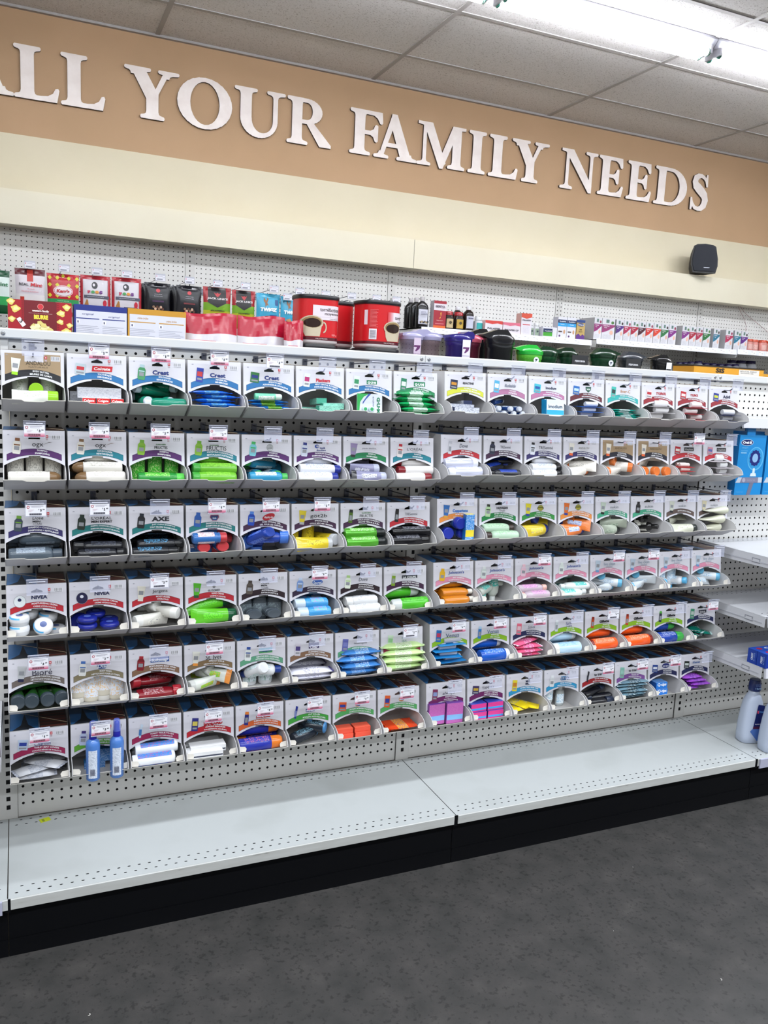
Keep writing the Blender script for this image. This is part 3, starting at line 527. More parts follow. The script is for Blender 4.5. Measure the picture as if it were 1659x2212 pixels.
PR = {
 # row 1
 'lime_tube': (lambda: tube(.105, .0175, '#e8ebe2', '#9bdc1e', '#e6eadf', '#8a9a7a', .024, 1.0), 'tube', 'white tube with lime cap'),
 'grey_box': (lambda: boxp(.105, .028, .026, '#c9cbd2', '#8f93a0', '#dfe0e6', ink='#9a9dad'), 'box', 'pale grey toothpaste carton'),
 'red_end_box': (lambda: boxp(.031, .10, .018, '#d22a2c', '#e6e6ea', '#f0f0f2', 'Colgate', '#ffffff'), 'box', 'white carton with red end flap'),
 'mouthwash': (lambda: bottle(.105, .019, '#1f9a7c', '#cfdcec', None, fz=.75, capL=.016, capR=.62, trans=.35), 'bottle', 'green mouthwash bottle with pale cap'),
 'blue_brush_pack': (lambda: pack(.10, .045, .010, '#1a5fc4', '#2b7bd6', ink='#9fd0a0'), 'pack', 'blue disposable toothbrush pack'),
 'mist_pack': (lambda: pack(.10, .04, .008, '#2476c6', '#5fb04a', ink='#e8f070'), 'pack', 'blue and green breath mist pack'),
 'mist_tube': (lambda: can(.075, .009, '#6cc7a2', '#d6f0e4', '#e6efe9', '#5a8', .018), 'tube', 'mint green spray tube'),
 'mint_card': (lambda: boxp(.062, .03, .016, '#8fd0bd', '#3f9a82', '#a8ddd0', ink='#4a8f80'), 'box', 'mint green flosser case'),
 'floss_card': (lambda: floss(), 'card', 'white and green floss card'),
 'green_bag': (lambda: pack(.115, .05, .014, '#1b9a57', '#c9e6d2', ink='#5fae84'), 'bag', 'green flosser bag'),
 'navy_box': (lambda: boxp(.085, .03, .018, '#ced2dd', '#1c2a52', '#1c2a52', ink='#5c6480'), 'box', 'navy carton with pale side'),
 'roll_pack': (lambda: can(.058, .0085, '#1f3f7c', '#d2dae8', '#b8c6da', '#345', .012), 'roll', 'blue and silver antacid roll'),
 'cyan_box': (lambda: boxp(.066, .016, .058, '#d9e8ee', '#1787bd', '#7fd8f0', 'Imodium', '#14264f', '#2aa4dc'), 'box', 'cyan and white carton'),
 'blue_card': (lambda: card(.10, .045, '#1e5fb8', '#e4e9f0', 1, .008, .05), 'card', 'blue card with white inhaler stick'),
 'teal_sachet': (lambda: pack(.105, .05, .006, '#1fa394', '#c7d8d8', ink='#7fb0aa', shine=.15), 'sachet', 'teal and silver drink sachet'),
 'vial_card': (lambda: card(.095, .05, '#d3cfd3', '#f0f0f2', 1, .010, .055), 'card', 'pale card with white-capped vial'),
 'red_vial_card': (lambda: card(.095, .045, '#a32030', '#f0f0f2', 1, .010, .05), 'card', 'red card with white-capped vial'),
 'navy_vial_card': (lambda: card(.095, .045, '#27305c', '#e9ebf2', 1, .010, .05), 'card', 'navy card with white-capped vial'),
 # row 2
 'brown_cap': (lambda: bottle(.122, .020, '#e4e0d8', '#7d5c38', '#dedbd2', '#8d8a84', fz=.8, capL=.026, dome=True), 'bottle', 'white bottle with domed bronze cap'),
 'green_shampoo': (lambda: bottle(.118, .019, '#1f9a34', '#55d84a', '#3fae2c', '#c9e09a', fz=.75, capL=.02, capR=.95), 'bottle', 'green shampoo bottle with lime cap'),
 'lime_cond': (lambda: bottle(.118, .021, '#6fc62a', '#3fae3a', '#7fc63c', '#3f6a1c', fz=.75, capL=.018, capR=.95), 'bottle', 'lime conditioner bottle'),
 'aqua_bottle': (lambda: bottle(.108, .0165, '#2297c8', '#3fbf52', '#c9dfe8', '#556', fz=.9, capL=.016, capR=.72), 'bottle', 'aqua bottle with green cap'),
 'white_blue': (lambda: bottle(.122, .019, '#e6e9f1', '#1c2e9c', '#dfe4f0', '#4a5ab0', fz=.8, capL=.018, capR=.9), 'bottle', 'white bottle with royal blue cap'),
 'violet_tube': (lambda: tube(.105, .015, '#8f8fb4', '#b9bfd9', '#cfd0e2', '#333', .018, .98, '#1c1c26'), 'tube', 'lavender grey tube'),
 'black_tube': (lambda: tube(.095, .014, '#22242c', '#15161c', '#3b3a3a', '#a9962c', .018, .98), 'tube', 'black tube with dark cap'),
 'red_cap_white': (lambda: bottle(.115, .0165, '#e6e2e2', '#8d1420', None, fz=.85, capL=.022, capR=.9), 'bottle', 'white bottle with dark red cap'),
 'pale_can': (lambda: can(.115, .017, '#c9cce0', '#e4e6f0', '#d5d7ea', '#8f93b8', .02, .2), 'can', 'pale silver dry shampoo can'),
 'black_blue': (lambda: bottle(.115, .018, '#23262f', '#0e0f14', '#2040a4', '#0f1116', fz=.75, capL=.02, capR=.6), 'bottle', 'black bottle with blue label'),
 'white_black': (lambda: bottle(.115, .018, '#e6e8ec', '#111216', '#dfe3ee', '#2f5fd0', fz=.75, capL=.02, capR=.6), 'bottle', 'white bottle with black cap'),
 'orange_tube': (lambda: tube(.105, .0165, '#e6e0d8', '#f0762a', '#e3ddd4', '#999', .016, 1.0), 'tube', 'white tube with orange cap'),
 'red_balm': (lambda: card(.085, .045, '#c22a2e', '#e9dcd8', 2, .007, .04), 'card', 'red card with two lip balms'),
 'pink_balm': (lambda: card(.085, .045, '#c9c2c8', '#f0f2f4', 1, .011, .035), 'card', 'pale card with white balm stick'),
 # row 3
 'slate': (lambda: bottle(.125, .021, '#4f5d6b', '#445160', '#8b98a6', '#334', fz=.8, capL=.022, capR=.62), 'bottle', 'slate grey bottle'),
 'black_bottle': (lambda: bottle(.120, .018, '#17181f', '#0c0d12', '#1b1c24', '#5a6070', fz=.7, capL=.024, capR=.75), 'bottle', 'glossy black bottle'),
 'black_wash': (lambda: bottle(.120, .0185, '#15181f', '#0a0c10', '#131a26', '#5fa8d8', fz=.7, capL=.024, capR=.9), 'bottle', 'black bottle with blue lettering'),
 'red_blue': (lambda: bottle(.092, .0175, '#2f6fc0', '#d2343c', '#dfe5ee', '#c23', fz=.85, capL=.018, capR=.98), 'bottle', 'blue bottle with red cap'),
 'blue_gel': (lambda: bottle(.105, .024, '#173fb0', '#3f78e0', '#1c4cc8', '#9fc0f4', fz=.65, capL=.024, capR=.8), 'bottle', 'deep blue hair gel bottle'),
 'yellow_tube': (lambda: tube(.105, .0175, '#e8cc1c', '#b9bbc0', '#e8d02c', '#5c5410', .014, 1.0), 'tube', 'yellow tube with silver cap'),
 'green_can': (lambda: can(.128, .0165, '#4fa02c', '#0b1416', '#6bb83c', '#dfe9dc', .03, .3), 'can', 'green can with black cap'),
 'black_can': (lambda: can(.125, .0165, '#121318', '#0a0a0e', '#2a2b33', '#9a9ca6', .028, .3), 'can', 'glossy black hairspray can'),
 'blue_tub': (lambda: tube(.09, .019, '#3b62b4', '#1a2fae', '#7f9fd8', '#dfe', .018, 1.0), 'tube', 'blue sunscreen tube'),
 'blue_yellow': (lambda: boxp(.03, .02, .085, '#2f86d2', '#1f6ab4', '#e8d23a', stripe='#e8d23a', ink='#cfe0f0'), 'box', 'blue and yellow sunscreen carton'),
 'pale_green': (lambda: bottle(.115, .020, '#b8d8bc', '#3a2a26', '#b4d4b4', '#5f8f6a', fz=.75, capL=.018, capR=.62), 'bottle', 'pale green bottle with brown cap'),
 'yellow_navy': (lambda: tube(.115, .019, '#e4c51f', '#1a2f8c', '#ead040', '#5c6aa0', .016, 1.0), 'tube', 'yellow tube with navy cap'),
 'orange_navy': (lambda: tube(.110, .018, '#f07a2c', '#1c34a4', '#b9c6e6', '#3344a0', .018, 1.0), 'tube', 'orange tube with blue cap'),
 'sage_tube': (lambda: tube(.11, .0165, '#b9c4b2', '#16221e', '#b4c2b0', '#4c6a5a', .02, 1.0), 'tube', 'sage tube with black cap'),
 'dropper': (lambda: bottle(.075, .016, '#1c1a1c', '#0e0e10', '#d8d8d0', '#555', fz=1.0, capL=.022, capR=.55), 'bottle', 'dark dropper bottle with white label'),
 'cream_tube': (lambda: tube(.115, .0165, '#cfd0bc', '#1a2420', '#cfd0be', '#8a8c78', .02, 1.0), 'tube', 'cream tube with black cap'),
 'cream_flat': (lambda: tube(.11, .015, '#dadbc4', '#caccb4', None, capL=.008, capR=.8), 'tube', 'flat cream coloured tube'),
 # row 4
 'white_jar': (lambda: jar(.024, .026, '#e4e6ec', '#e9ebf0', '#4a5a90', '#4fa8dc'), 'jar', 'round white cream jar'),
 'navy_jar': (lambda: jar(.025, .018, '#111c78', '#16249a', '#4c60b0'), 'jar', 'round navy cream tin'),
 'white_tube': (lambda: tube(.10, .0165, '#dcdad2', '#e6e6e2', '#d8d6cc', '#7d8088', .018, 1.0), 'tube', 'white moisturizer tube'),
 'lime_hand': (lambda: tube(.125, .0185, '#5fd01c', '#0f5a34', '#66d424', '#2f8a1c', .024, .95), 'tube', 'lime tube with dark green cap'),
 'slate_deo': (lambda: bottle(.088, .022, '#56616c', '#48525c', '#667079', '#9aa', fz=.6, capL=.02, capR=.98), 'stick', 'slate grey deodorant stick'),
 'blue_deo': (lambda: bottle(.10, .0205, '#3aa0e6', '#c9dcee', '#5cb4ee', '#d24c8a', fz=.75, capL=.03, capR=.95), 'stick', 'sky blue deodorant stick with clear cap'),
 'white_deo': (lambda: bottle(.10, .021, '#e2e4e8', '#eceef0', '#dfe1e6', '#8a8c90', fz=.7, capL=.02, capR=.96), 'stick', 'white deodorant stick'),
 'green_mousse': (lambda: can(.12, .0185, '#4cb52c', '#cfd6d6', '#57c034', '#1f6a2c', .03), 'can', 'bright green mousse can with clear cap'),
 'amber': (lambda: bottle(.11, .021, '#e08a1c', '#e4e0d6', None, fz=.7, capL=.016, capR=.4, sh=.03, trans=.3), 'bottle', 'amber baby shampoo bottle'),
 'grey_teal': (lambda: bottle(.108, .021, '#b6bdb4', '#dfe4e2', '#3fb0a4', '#e9f0ee', fz=.7, capL=.016, capR=.5, sh=.03), 'bottle', 'clear grey bottle with teal label'),
 'pink_oil': (lambda: bottle(.11, .018, '#c9b4c4', '#f0b4a8', '#d8a4c8', '#7a4a9a', fz=.75, capL=.016, capR=.6, sh=.02), 'bottle', 'clear bottle with pink cap'),
 'white_teal': (lambda: bottle(.112, .022, '#dfe5e4', '#dfe3e4', '#3fb4ac', '#f0f4f4', fz=.6, capL=.016, capR=.45, sh=.03), 'bottle', 'white oval bottle with teal label'),
 'ice_tube': (lambda: tube(.105, .0145, '#d5dde4', '#5cb4e0', '#d3dfe8', '#5c9ccc', .014, 1.0), 'tube', 'white tube with light blue cap'),
 'ice_bottle': (lambda: bottle(.09, .020, '#dfe5ea', '#4fb4e8', '#d3e2ee', '#5c9ccc', fz=.75, capL=.014, capR=.6), 'bottle', 'white bottle with light blue cap'),
 # row 5
 'charcoal': (lambda: tube(.105, .0185, '#2c6a2c', '#3a4650', '#7fc23c', '#101c10', .02, 1.0), 'tube', 'green and black charcoal cleanser tube'),
 'dial': (lambda: bottle(.10, .021, '#e0d8c4', '#e9e7e0', '#dfe4ee', '#e8b030', fz=.75, capL=.014, capR=.9), 'bottle', 'creamy white body wash bottle'),
 'red_wash': (lambda: bottle(.118, .021, '#8d0f1e', '#b81c2c', '#7a0e1c', '#d8c2c8', fz=.6, capL=.022, capR=.8, sh=.02), 'bottle', 'dark red body wash bottle'),
 'scrub': (lambda: tube(.105, .0165, '#d8dcd4', '#c9ccc8', '#7cc03a', '#f08a2c', .014, 1.0, '#e88a30'), 'tube', 'pale tube with green and orange print'),
 'cleanser': (lambda: bottle(.088, .021, '#e6e9ec', '#1f3f9a', '#dfe8ee', '#2f8a6a', fz=.8, capL=.018, capR=.55), 'bottle', 'white cleanser bottle with blue cap'),
 'dotted': (lambda: pack(.125, .05, .016, '#dcdcea', '#e6e6f0', '#54508a', ink='#3a3080'), 'pack', 'white wipes pack with purple dots'),
 'blue_wipes': (lambda: pack(.115, .055, .019, '#3f7fc4', '#4f8fd0', ink='#dfeaf6'), 'pack', 'blue wipes pack'),
 'green_wipes': (lambda: pack(.135, .065, .021, '#c8e6a0', '#dfeccc', '#cfe8b0', ink='#6fb82c'), 'pack', 'pale green wipes pack'),
 'venus_card': (lambda: card(.095, .07, '#1c86cc', '#c9ccd4', 2, .009, .06), 'card', 'bright blue razor card'),
 'venus_can': (lambda: can(.11, .0195, '#1454b8', '#e9ebf4', '#1c6cd0', '#cfe0f4', .018), 'can', 'royal blue shave gel can'),
 'pink_razor': (lambda: pack(.10, .05, .013, '#e05c84', '#d24c8a', '#dfc4d4', ink='#fbe0ea'), 'pack', 'pink disposable razor pack'),
 'satin_can': (lambda: can(.112, .019, '#b9d6ea', '#e6eaf0', '#a9cfe8', '#4f84b8', .02), 'can', 'pale blue shave gel can'),
 'orange_can': (lambda: can(.115, .0195, '#ee5a1c', '#8a1c14', '#f06a30', '#fbd2b8', .016), 'can', 'orange shave gel can'),
 'green_blue_can': (lambda: can(.112, .0195, '#1c3f9c', '#2fae3c', '#23489f', '#dfe6f4', .035), 'can', 'navy shave gel can with green cap'),
 'teal_razor': (lambda: pack(.11, .05, .014, '#0f6a5c', '#24383c', '#9fb8b8', ink='#d0e0e0', shine=.12), 'pack', 'dark green razor pack'),
 # row 6
 'seat_pack': (lambda: pack(.095, .05, .013, '#c6c7cc', '#b9bbc2', '#a8acb8', ink='#7d8496', shine=.15), 'pack', 'clear pack of folded seat covers'),
 'fab_box': (lambda: boxp(.055, .03, .018, '#2a6fb4', '#16307c', '#3a86c8', ink='#bcd4ea'), 'box', 'blue fabric care carton'),
 'tissue_roll': (lambda: can(.115, .0165, '#e4e8ee', '#dfe3ea', '#2f86d4', '#d23c54', .004), 'roll', 'wrapped travel tissue roll'),
 'bandage_box': (lambda: boxp(.10, .04, .017, '#dfe0e2', '#d2d3d6', '#e6e6e8', stripe='#3a3f50'), 'box', 'white plastic bandage case'),
 'static_can': (lambda: can(.128, .0195, '#25309c', '#f07a1c', '#2a3aac', '#e07a5c', .034), 'can', 'navy anti-static can with orange cap'),
 'lint': (lambda: can(.085, .0175, '#1c232e', '#3a86c8', '#20303c', '#8fc0d8', .006), 'roller', 'black lint roller refill'),
 'tide_sachet': (lambda: boxp(.052, .035, .014, '#e0543c', '#c9402a', '#e8624a'), 'sachet', 'orange-red detergent packet'),
 'tide_flat': (lambda: pack(.09, .075, .006, '#e04a24', '#f0a03c', ink='#2a3aa0'), 'sachet', 'orange detergent sachet with round logo'),
 'liner_box': (lambda: boxp(.058, .035, .068, '#b45ca8', '#8c4c9c', '#6c3a98', stripe='#7fb4e4', ink='#c878b4'), 'box', 'mauve and pink panty liner box'),
 'tampon_box': (lambda: boxp(.058, .035, .026, '#d63c8c', '#4c2a84', '#3a4cb0', stripe='#3f9ce0'), 'box', 'magenta and blue tampon box'),
 'yellow_wipes': (lambda: pack(.115, .05, .012, '#ecd222', '#e8d440', '#e0c818', ink='#2f4aa0'), 'pack', 'yellow hand wipes pack'),
 'gel_bottle': (lambda: bottle(.072, .0165, '#c6cccc', '#dfe4e4', '#dfe8ee', '#4fa0c8', fz=.7, capL=.012, capR=.5, trans=.3), 'bottle', 'clear sanitizer bottle'),
 'hair_brush': (lambda: bottle(.118, .015, '#14151c', '#1c2a44', None, fz=.6, capL=.03, capR=.8), 'brush', 'black folding hair brush'),
 'travel_bag': (lambda: pack(.115, .05, .010, '#6c8c9c', '#3f5c6c', '#b8ccd4', ink='#c4d6dc', shine=.1), 'pack', 'clear grey travel kit pouch'),
 'swab_box': (lambda: boxp(.05, .04, .022, '#1f74cc', '#1454a8', '#5c8ccc', 'Q-tips', '#ffffff'), 'box', 'blue cotton swab box'),
 'purple_tissue': (lambda: pack(.075, .05, .013, '#9a4cc4', '#7c3cac', ink='#c088dc'), 'pack', 'purple pocket tissue pack'),
}
CACHE = {}
def product(key, loc, rot, label, group, parent_scale=None):
    if key not in CACHE: CACHE[key] = PR[key][0]()
    dims, parts = CACHE[key]
    t = thing({'tube': 'squeeze_tube', 'box': 'carton', 'pack': 'soft_pack', 'card': 'blister_card', 'can': 'spray_can', 'stick': 'deodorant_stick', 'jar': 'cream_jar', 'roll': 'wrapped_roll', 'bag': 'flosser_bag', 'brush': 'hair_brush', 'roller': 'lint_roller'}.get(PR[key][1], PR[key][1]), label, PR[key][1], loc, rot, group)
    for n, me in parts: inst(n, me, t)
    return t
def dims(key):
    if key not in CACHE: CACHE[key] = PR[key][0]()
    return CACHE[key][0]

# ================================================================ DISPLAY BINS
m_card = M('#cbcacc', 0.55); m_card_in = M('#d2cfcd', 0.6); m_edge_c = M('#dcd8d0', 0.6); m_under = M('#9b9a9c', 0.6); m_head = M('#d3d2db', 0.4)
BW = 0.143; HB = 0.149; FD = 0.0625
def tray_mesh(tabs):
    b = MB(); h = BW/2; th = 0.0014; yb = 0.128
    prof = [(yb, -HB), (0.0, -HB), (-FD, -0.118)] + [(-0.010-(FD-0.010)*math.sin(a), -0.118+0.031*math.cos(a)) for a in [PI/2*(1-i/8) for i in range(1, 9)]] + [(0.0, 0.0), (yb, 0.0)]
    for s in (-1, 1):
        x0, x1 = (h-th, h) if s > 0 else (-h, -h+th); b.prismx(prof, x0, x1, m_card)
    b.box(-h, h, 0.0, yb, -HB, -HB+th, m_card_in); b.box(-h, h, yb-th, yb, -HB, 0, m_card_in)
    # front ramp with a dipped, slightly wavy lip
    n = 20; V = []; W2 = []
    for i in range(n+1):
        x = -h+BW*i/n; u = x/h; t = 1.0 - (0.13 if abs(x) < 0.021 else 0.13*max(0, 1-(abs(x)-0.021)/0.006)) - 0.02*math.sin(3*u+1)
        V += [(x, 0.0, -HB), (x, -FD*t, -HB+0.031*t)]; W2 += [(x, 0.0005, -HB+0.0014), (x, -FD*t, -HB+0.031*t+0.0014)]
    k = len(V); b.add(V, [(2*i, 2*i+1, 2*i+3, 2*i+2) for i in range(n)], m_card); b.add(W2, [(2*i, 2*i+2, 2*i+3, 2*i+1) for i in range(n)], m_card_in)
    b.add(V+W2, [(2*i+1, k+2*i+1, k+2*i+3, 2*i+3) for i in range(n)], m_edge_c)
    if tabs:
        for s in (-1, 1):
            P = [(s*(h-0.002), -0.120), (s*(h-0.020), -0.121), (s*(h-0.022), -0.112), (s*(h-0.018), -0.106), (s*(h-0.002), -0.104)]
            b.prism(P if s < 0 else P[::-1], -0.050, -0.0487, m_edge_c)
    return mesh_of(b, 'tray')
TRAY = [tray_mesh(False), tray_mesh(True)]
def top_mesh():
    b = MB(); h = BW/2; b.box(-h, h, 0, 0.128, -0.0012, 0, m_card)
    mb1 = M('#27598a', 0.35); mb2 = M('#20242c', 0.4); mb3 = M('#5c2e26', 0.4); mb4 = M('#3a2a28', 0.4); z = 0.0004
    q = lambda P, m, z=z: b.add([(x, y, z) for x, y in P], [tuple(range(len(P)))], m)
    q([(-h+.001, .002), (0, .002), (0, .125), (-h+.001, .125)], mb1)
    q([(-h+.006, .002), (-.006, .002), (-.016, .016), (-.026, .034), (-.031, .075), (-.035, .11), (-.039, .075), (-.044, .034), (-.056, .016)], mb2, z+.0002)
    q([(0.001, .002), (h-.001, .002), (h-.001, .125), (0.001, .125)], mb4)
    for i in range(6): q([(.004, .008+.02*i), (h-.004, .006+.02*i), (h-.004, .016+.02*i), (.004, .018+.02*i)], mb3, z+.0002)
    b.rod((-h+.02, .12, .002), (h-.001, .02, .002), .0006, M('#b9a88c'))
    return mesh_of(b, 'printed_top')
TOP = top_mesh()
def arch(x): return -0.083 + 0.021*(1-(x/(BW/2))**2)
def header(bd):
    b = MB(); h = BW/2; b.T = Matrix(((1,0,0,0), (0,1,0.12*1.06,0), (0,0,1.06,0), (0,0,0,1)))
    xs = [-h, -.06, -.05, -.04, -.03, -.022, -.016, -.0135, -.0135, 0, .0135, .0135, .016, .022, .03, .04, .05, .06, h]
    def col(x0, x1, z1a, z1b, z0a, z0b, m=m_head): b.add([(x0, -.0008, z0a), (x1, -.0008, z0b), (x1, -.0008, z1b), (x0, -.0008, z1a)], [(0,1,2,3)], m); b.add([(x0, .0006, z0a), (x0, .0006, z1a), (x1, .0006, z1b), (x1, .0006, z0b)], [(0,1,2,3)], m_card_in)
    hs = -0.0115; hb = -0.0205
    for x0, x1 in zip(xs, xs[1:]):
        if x1-x0 < 1e-6: continue
        n0 = 0.003 if -0.0136 < (x0+x1)/2 < 0.0136 else 0
        if abs((x0+x1)/2) < 0.0134:
            ua = lambda x: hs - 0.005*(abs(x)/0.0135)
            col(x0, x1, 0, 0, ua(x0), ua(x1)); col(x0, x1, hb, hb, arch(x0)+n0, arch(x1)+n0)
        else: col(x0, x1, 0, 0, arch(x0), arch(x1))
    for x0, x1 in zip(xs, xs[1:]):
        if x1-x0 > 1e-6: b.add([(x0, -.0008, arch(x0)), (x0, .0006, arch(x0)), (x1, .0006, arch(x1)), (x1, -.0008, arch(x1))], [(0,1,2,3)], m_edge_c)
    b.box(-h, h, -.0008, .0006, -.0006, 0, m_edge_c)
    y = -0.0011; ink = lambda c: M(c, 0.45)
    bc = bd['band']; beige = bd.get('beige')
    def band(za, zb, m, dy, inset=0.0):
        n = 14; V = []
        for i in range(n+1):
            x = (-0.0635+inset) + (0.127-2*inset)*i/n; c = 0.0135*(x/0.0635)**2
            V += [(x, y-dy, za-c), (x, y-dy, zb-c)]
        b.add(V, [(2*i+1, 2*i+3, 2*i+2, 2*i) for i in range(n)], m)
    if beige: b.add([(-.0635, y, -.007), (.0635, y, -.007), (.0635, y, -.056), (-.0635, y, -.056)], [(3,2,1,0)], ink('#a08869')) ; b.add([(-.019, y-.0001, -.007), (.024, y-.0001, -.007), (.024, y-.0001, -.025), (-.019, y-.0001, -.025)], [(3,2,1,0)], m_head) if bd['tag'] != 'c0' else None
    band(-.0425, -.0575, ink('#1c1c2c'), .0001); band(-.0430, -.0570, ink(bc), .0002, .0005)
    tx = '#e9e9ee'; l1, l2 = bd['l1'], bd['l2']
    def line(t, z, rot):
        wmax = 0.072; wd = min(wmax, len(t)*0.0034); k0 = len(b.v); b.text(t, 0.018, z, wd, ink(tx), y-.0005, h=0.0042, bold=0.03)
    def bend(k0):
        for p in b.v[k0:]: dz = -.0143*(p.x/.0635)**2; p.z += dz; p.y += .12*dz
    line0 = line
    def line(t, z, rot): k0 = len(b.v); line0(t, z, rot); bend(k0)
    if l2: line(l1, -.0462, -.03); line(l2, -.0528, -.035)
    else: line(l1, -.050, -.03)
    # small product picture at the left of the header
    k, mc, cc = bd['mini']; b2 = b.T; b.T = b.T @ Matrix.Translation((-.040, 0, -.036)) @ Matrix.Rotation(math.radians(6), 4, 'Y')
    mi, ci = ink(mc), ink(cc); pr = ink('#8f9299'); yy = y-.0007
    R_ = lambda x0, x1, z0, z1, m, d=0: b.add([(x0, yy-d, z0), (x1, yy-d, z0), (x1, yy-d, z1), (x0, yy-d, z1)], [(0,1,2,3)], m)
    if k == 'b': b.flat([(-.008, -.019), (.008, -.019), (.0095, -.014), (.0095, .006), (.006, .011), (-.006, .011), (-.0095, .006), (-.0095, -.014)], mi, yy); R_(-.0055, .0055, .011, .018, ci); R_(-.006, .006, -.010, -.001, pr, .0002); R_(-.007, .007, .0005, .0035, ci, .0002)
    if k == 't': b.flat([(-.007, -.013), (.007, -.013), (.011, .018), (-.011, .018)], mi, yy); R_(-.0068, .0068, -.020, -.013, ci); R_(-.006, .006, -.004, .006, pr, .0002)
    if k == 'c': R_(-.006, .006, -.019, .010, mi); b.flat([(-.006, .010), (.006, .010), (.005, .018), (-.005, .018)], ci, yy); R_(-.004, .004, -.012, .002, pr, .0002)
    if k == 'x': R_(-.012, .012, -.013, .013, mi); R_(-.009, .009, -.002, .006, ci, .0002); R_(-.009, .009, -.010, -.006, pr, .0002)
    if k == 'p': R_(-.009, .009, -.018, .017, mi); R_(-.007, .007, -.004, .008, ci, .0002); R_(-.006, .006, -.013, -.008, pr, .0002)
    if k == 'j': b.flat([(.0145*math.cos(a*PI/10), .0145*math.sin(a*PI/10)-.004) for a in range(20)], pr, yy+.0001); b.flat([(.0138*math.cos(a*PI/10), .0138*math.sin(a*PI/10)-.004) for a in range(20)], mi, yy); b.flat([(.0045*math.cos(a*PI/8)-.001, .004*math.sin(a*PI/8)) for a in range(16)], ci, yy-.0002)
    if k == 'r': b.flat([(-.003, -.018), (.002, -.018), (.006, .016), (-.001, .018)], mi, yy); R_(-.004, .003, -.012, .004, ci, .0002)
    if k == 'n': pass
    b.T = b2
    # brand lines
    for t, x, z, wd, c, hh, bold, sh in bd['brand']:
        b.text(t, x, z-.0015, wd, ink(c), y-.0004, h=hh, bold=bold, shear=sh)
    for P, c in bd.get('shapes', []): b.flat(P, ink(c), y-.0002)
    # bar code, flag square, tiny corner code
    R2 = lambda x0, x1, z0, z1, c, d=.0002: b.add([(x0, y-d, z0), (x1, y-d, z0), (x1, y-d, z1), (x0, y-d, z1)], [(0,1,2,3)], ink(c))
    R2(.041, .062, -.0215, -.0105, '#dcdce2', .00005)
    for i, ww in enumerate([1, .5, 1.2, .6, .4, 1, .5, 1.3, .6]): R2(.0425+i*.0021, .0425+i*.0021+.0009*ww, -.0185, -.0115, '#3a3a44')
    R2(.0425, .0605, -.0205, -.0197, '#8a8a96')
    R2(.0265, .0325, -.0175, -.0105, '#c23a44'); R2(.0285, .0305, -.0155, -.0125, '#e9e0e4', .0004); R2(.027, .032, -.0225, -.0185, '#b9a4ac')
    R2(-.061, -.0565, -.0115, -.0100, '#9a9aa6')
    return b

# hook with a clear tag holder at its tip
m_wire = M('#5c5f6b', 0.3, 0.8); m_plas = M('#c9cde4', 0.12, 0, 0.24)
def hook_meshes():
    b = MB(); b.rod((0, 0.0, .016), (0, -.196, .020), .0016, m_wire); b.rod((0, 0.002, -.013), (0, -.168, -.013), .0019, m_wire); b.rod((0, -.168, -.013), (0, -.180, -.006), .0019, m_wire); b.rod((0, -.001, -.014), (0, -.001, .020), .0018, m_wire)
    c = MB(); c.box(-.007, .007, -.0035, -.0005, -.017, .022, m_wire)
    d = MB(); d.box(-.025, .025, -.2025, -.2015, -.012, .027, m_plas)
    d.box(-.025, .025, -.2058, -.2000, .0262, .0274, M('#c9ccdc', 0.2, 0, .7)); d.box(-.019, .019, -.2066, -.2060, .0205, .0225, M('#e4e6f2', 0.15, 0, .75)); d.box(-.025, .025, -.2060, -.2015, -.0128, -.012, M('#cfd0e0', 0.2, 0, .7)); d.rod((-.012, -.200, .020), (.012, -.200, .020), .0018, m_wire)
    return mesh_of(b, 'wire'), mesh_of(c, 'back_plate'), mesh_of(d, 'tag_holder')
HK = hook_meshes()
def price_label(kind, price):
    b = MB(); W = M('#e6e6ee', 0.45); y = -.2042; b.box(-.0232, .0232, y, y+.0004, -.0105, .0175, W)
    R = lambda x0, x1, z0, z1, c, d=.0002: b.add([(x0, y-d, z0), (x1, y-d, z0), (x1, y-d, z1), (x0, y-d, z1)], [(0,1,2,3)], M(c, .45))
    if kind == 'p':
        for i, c in enumerate(['#dfc6d2', '#d8a4b6', '#cc7f97', '#c4607e']): R(-.0232, .0232, -.0105+.0022*(3-i), -.0083+.0022*(3-i), c)
    R(-.015, .013, -.0085, -.0040, '#6a4050' if kind == 'p' else '#4a4a56', .0004)
    for i in range(7): R(-.0145+i*.004, -.0135+i*.004, -.0085, -.0040, '#a87888' if kind == 'p' else '#8a8a96', .0006)
    b.flat([(-.0175+.0033*math.cos(a*PI/6), .0115+.0036*math.sin(a*PI/6)) for a in range(12)], M('#b02c44', .45), y-.0003)
    b.flat([(-.0175+.0019*math.cos(a*PI/6), .0115+.0021*math.sin(a*PI/6)) for a in range(12)], M('#e6e6ee', .45), y-.0005)
    R(-.010, .017, .0135, .0146, '#a4a2b4'); R(-.010, .012, .0105, .0114, '#a4a2b4'); R(-.017, -.004, .0042, .0048, '#c4a2b0'); R(-.017, -.007, .0020, .0026, '#c4a2b0'); R(-.017, -.010, -.0002, .0004, '#c4a2b0')
    d, c = price.split('.'); k = M('#26262e', .5)
    b.text('$', .0068, .0058, .0018, k, y-.0004, h=.0032, bold=.02); b.text(d, .0115, .0035, .0036 if d != '1' else .0022, k, y-.0004, h=.0062, bold=.05); b.text(c, .0178, .0055, .0052, k, y-.0004, h=.0032, bold=.03)
    return b

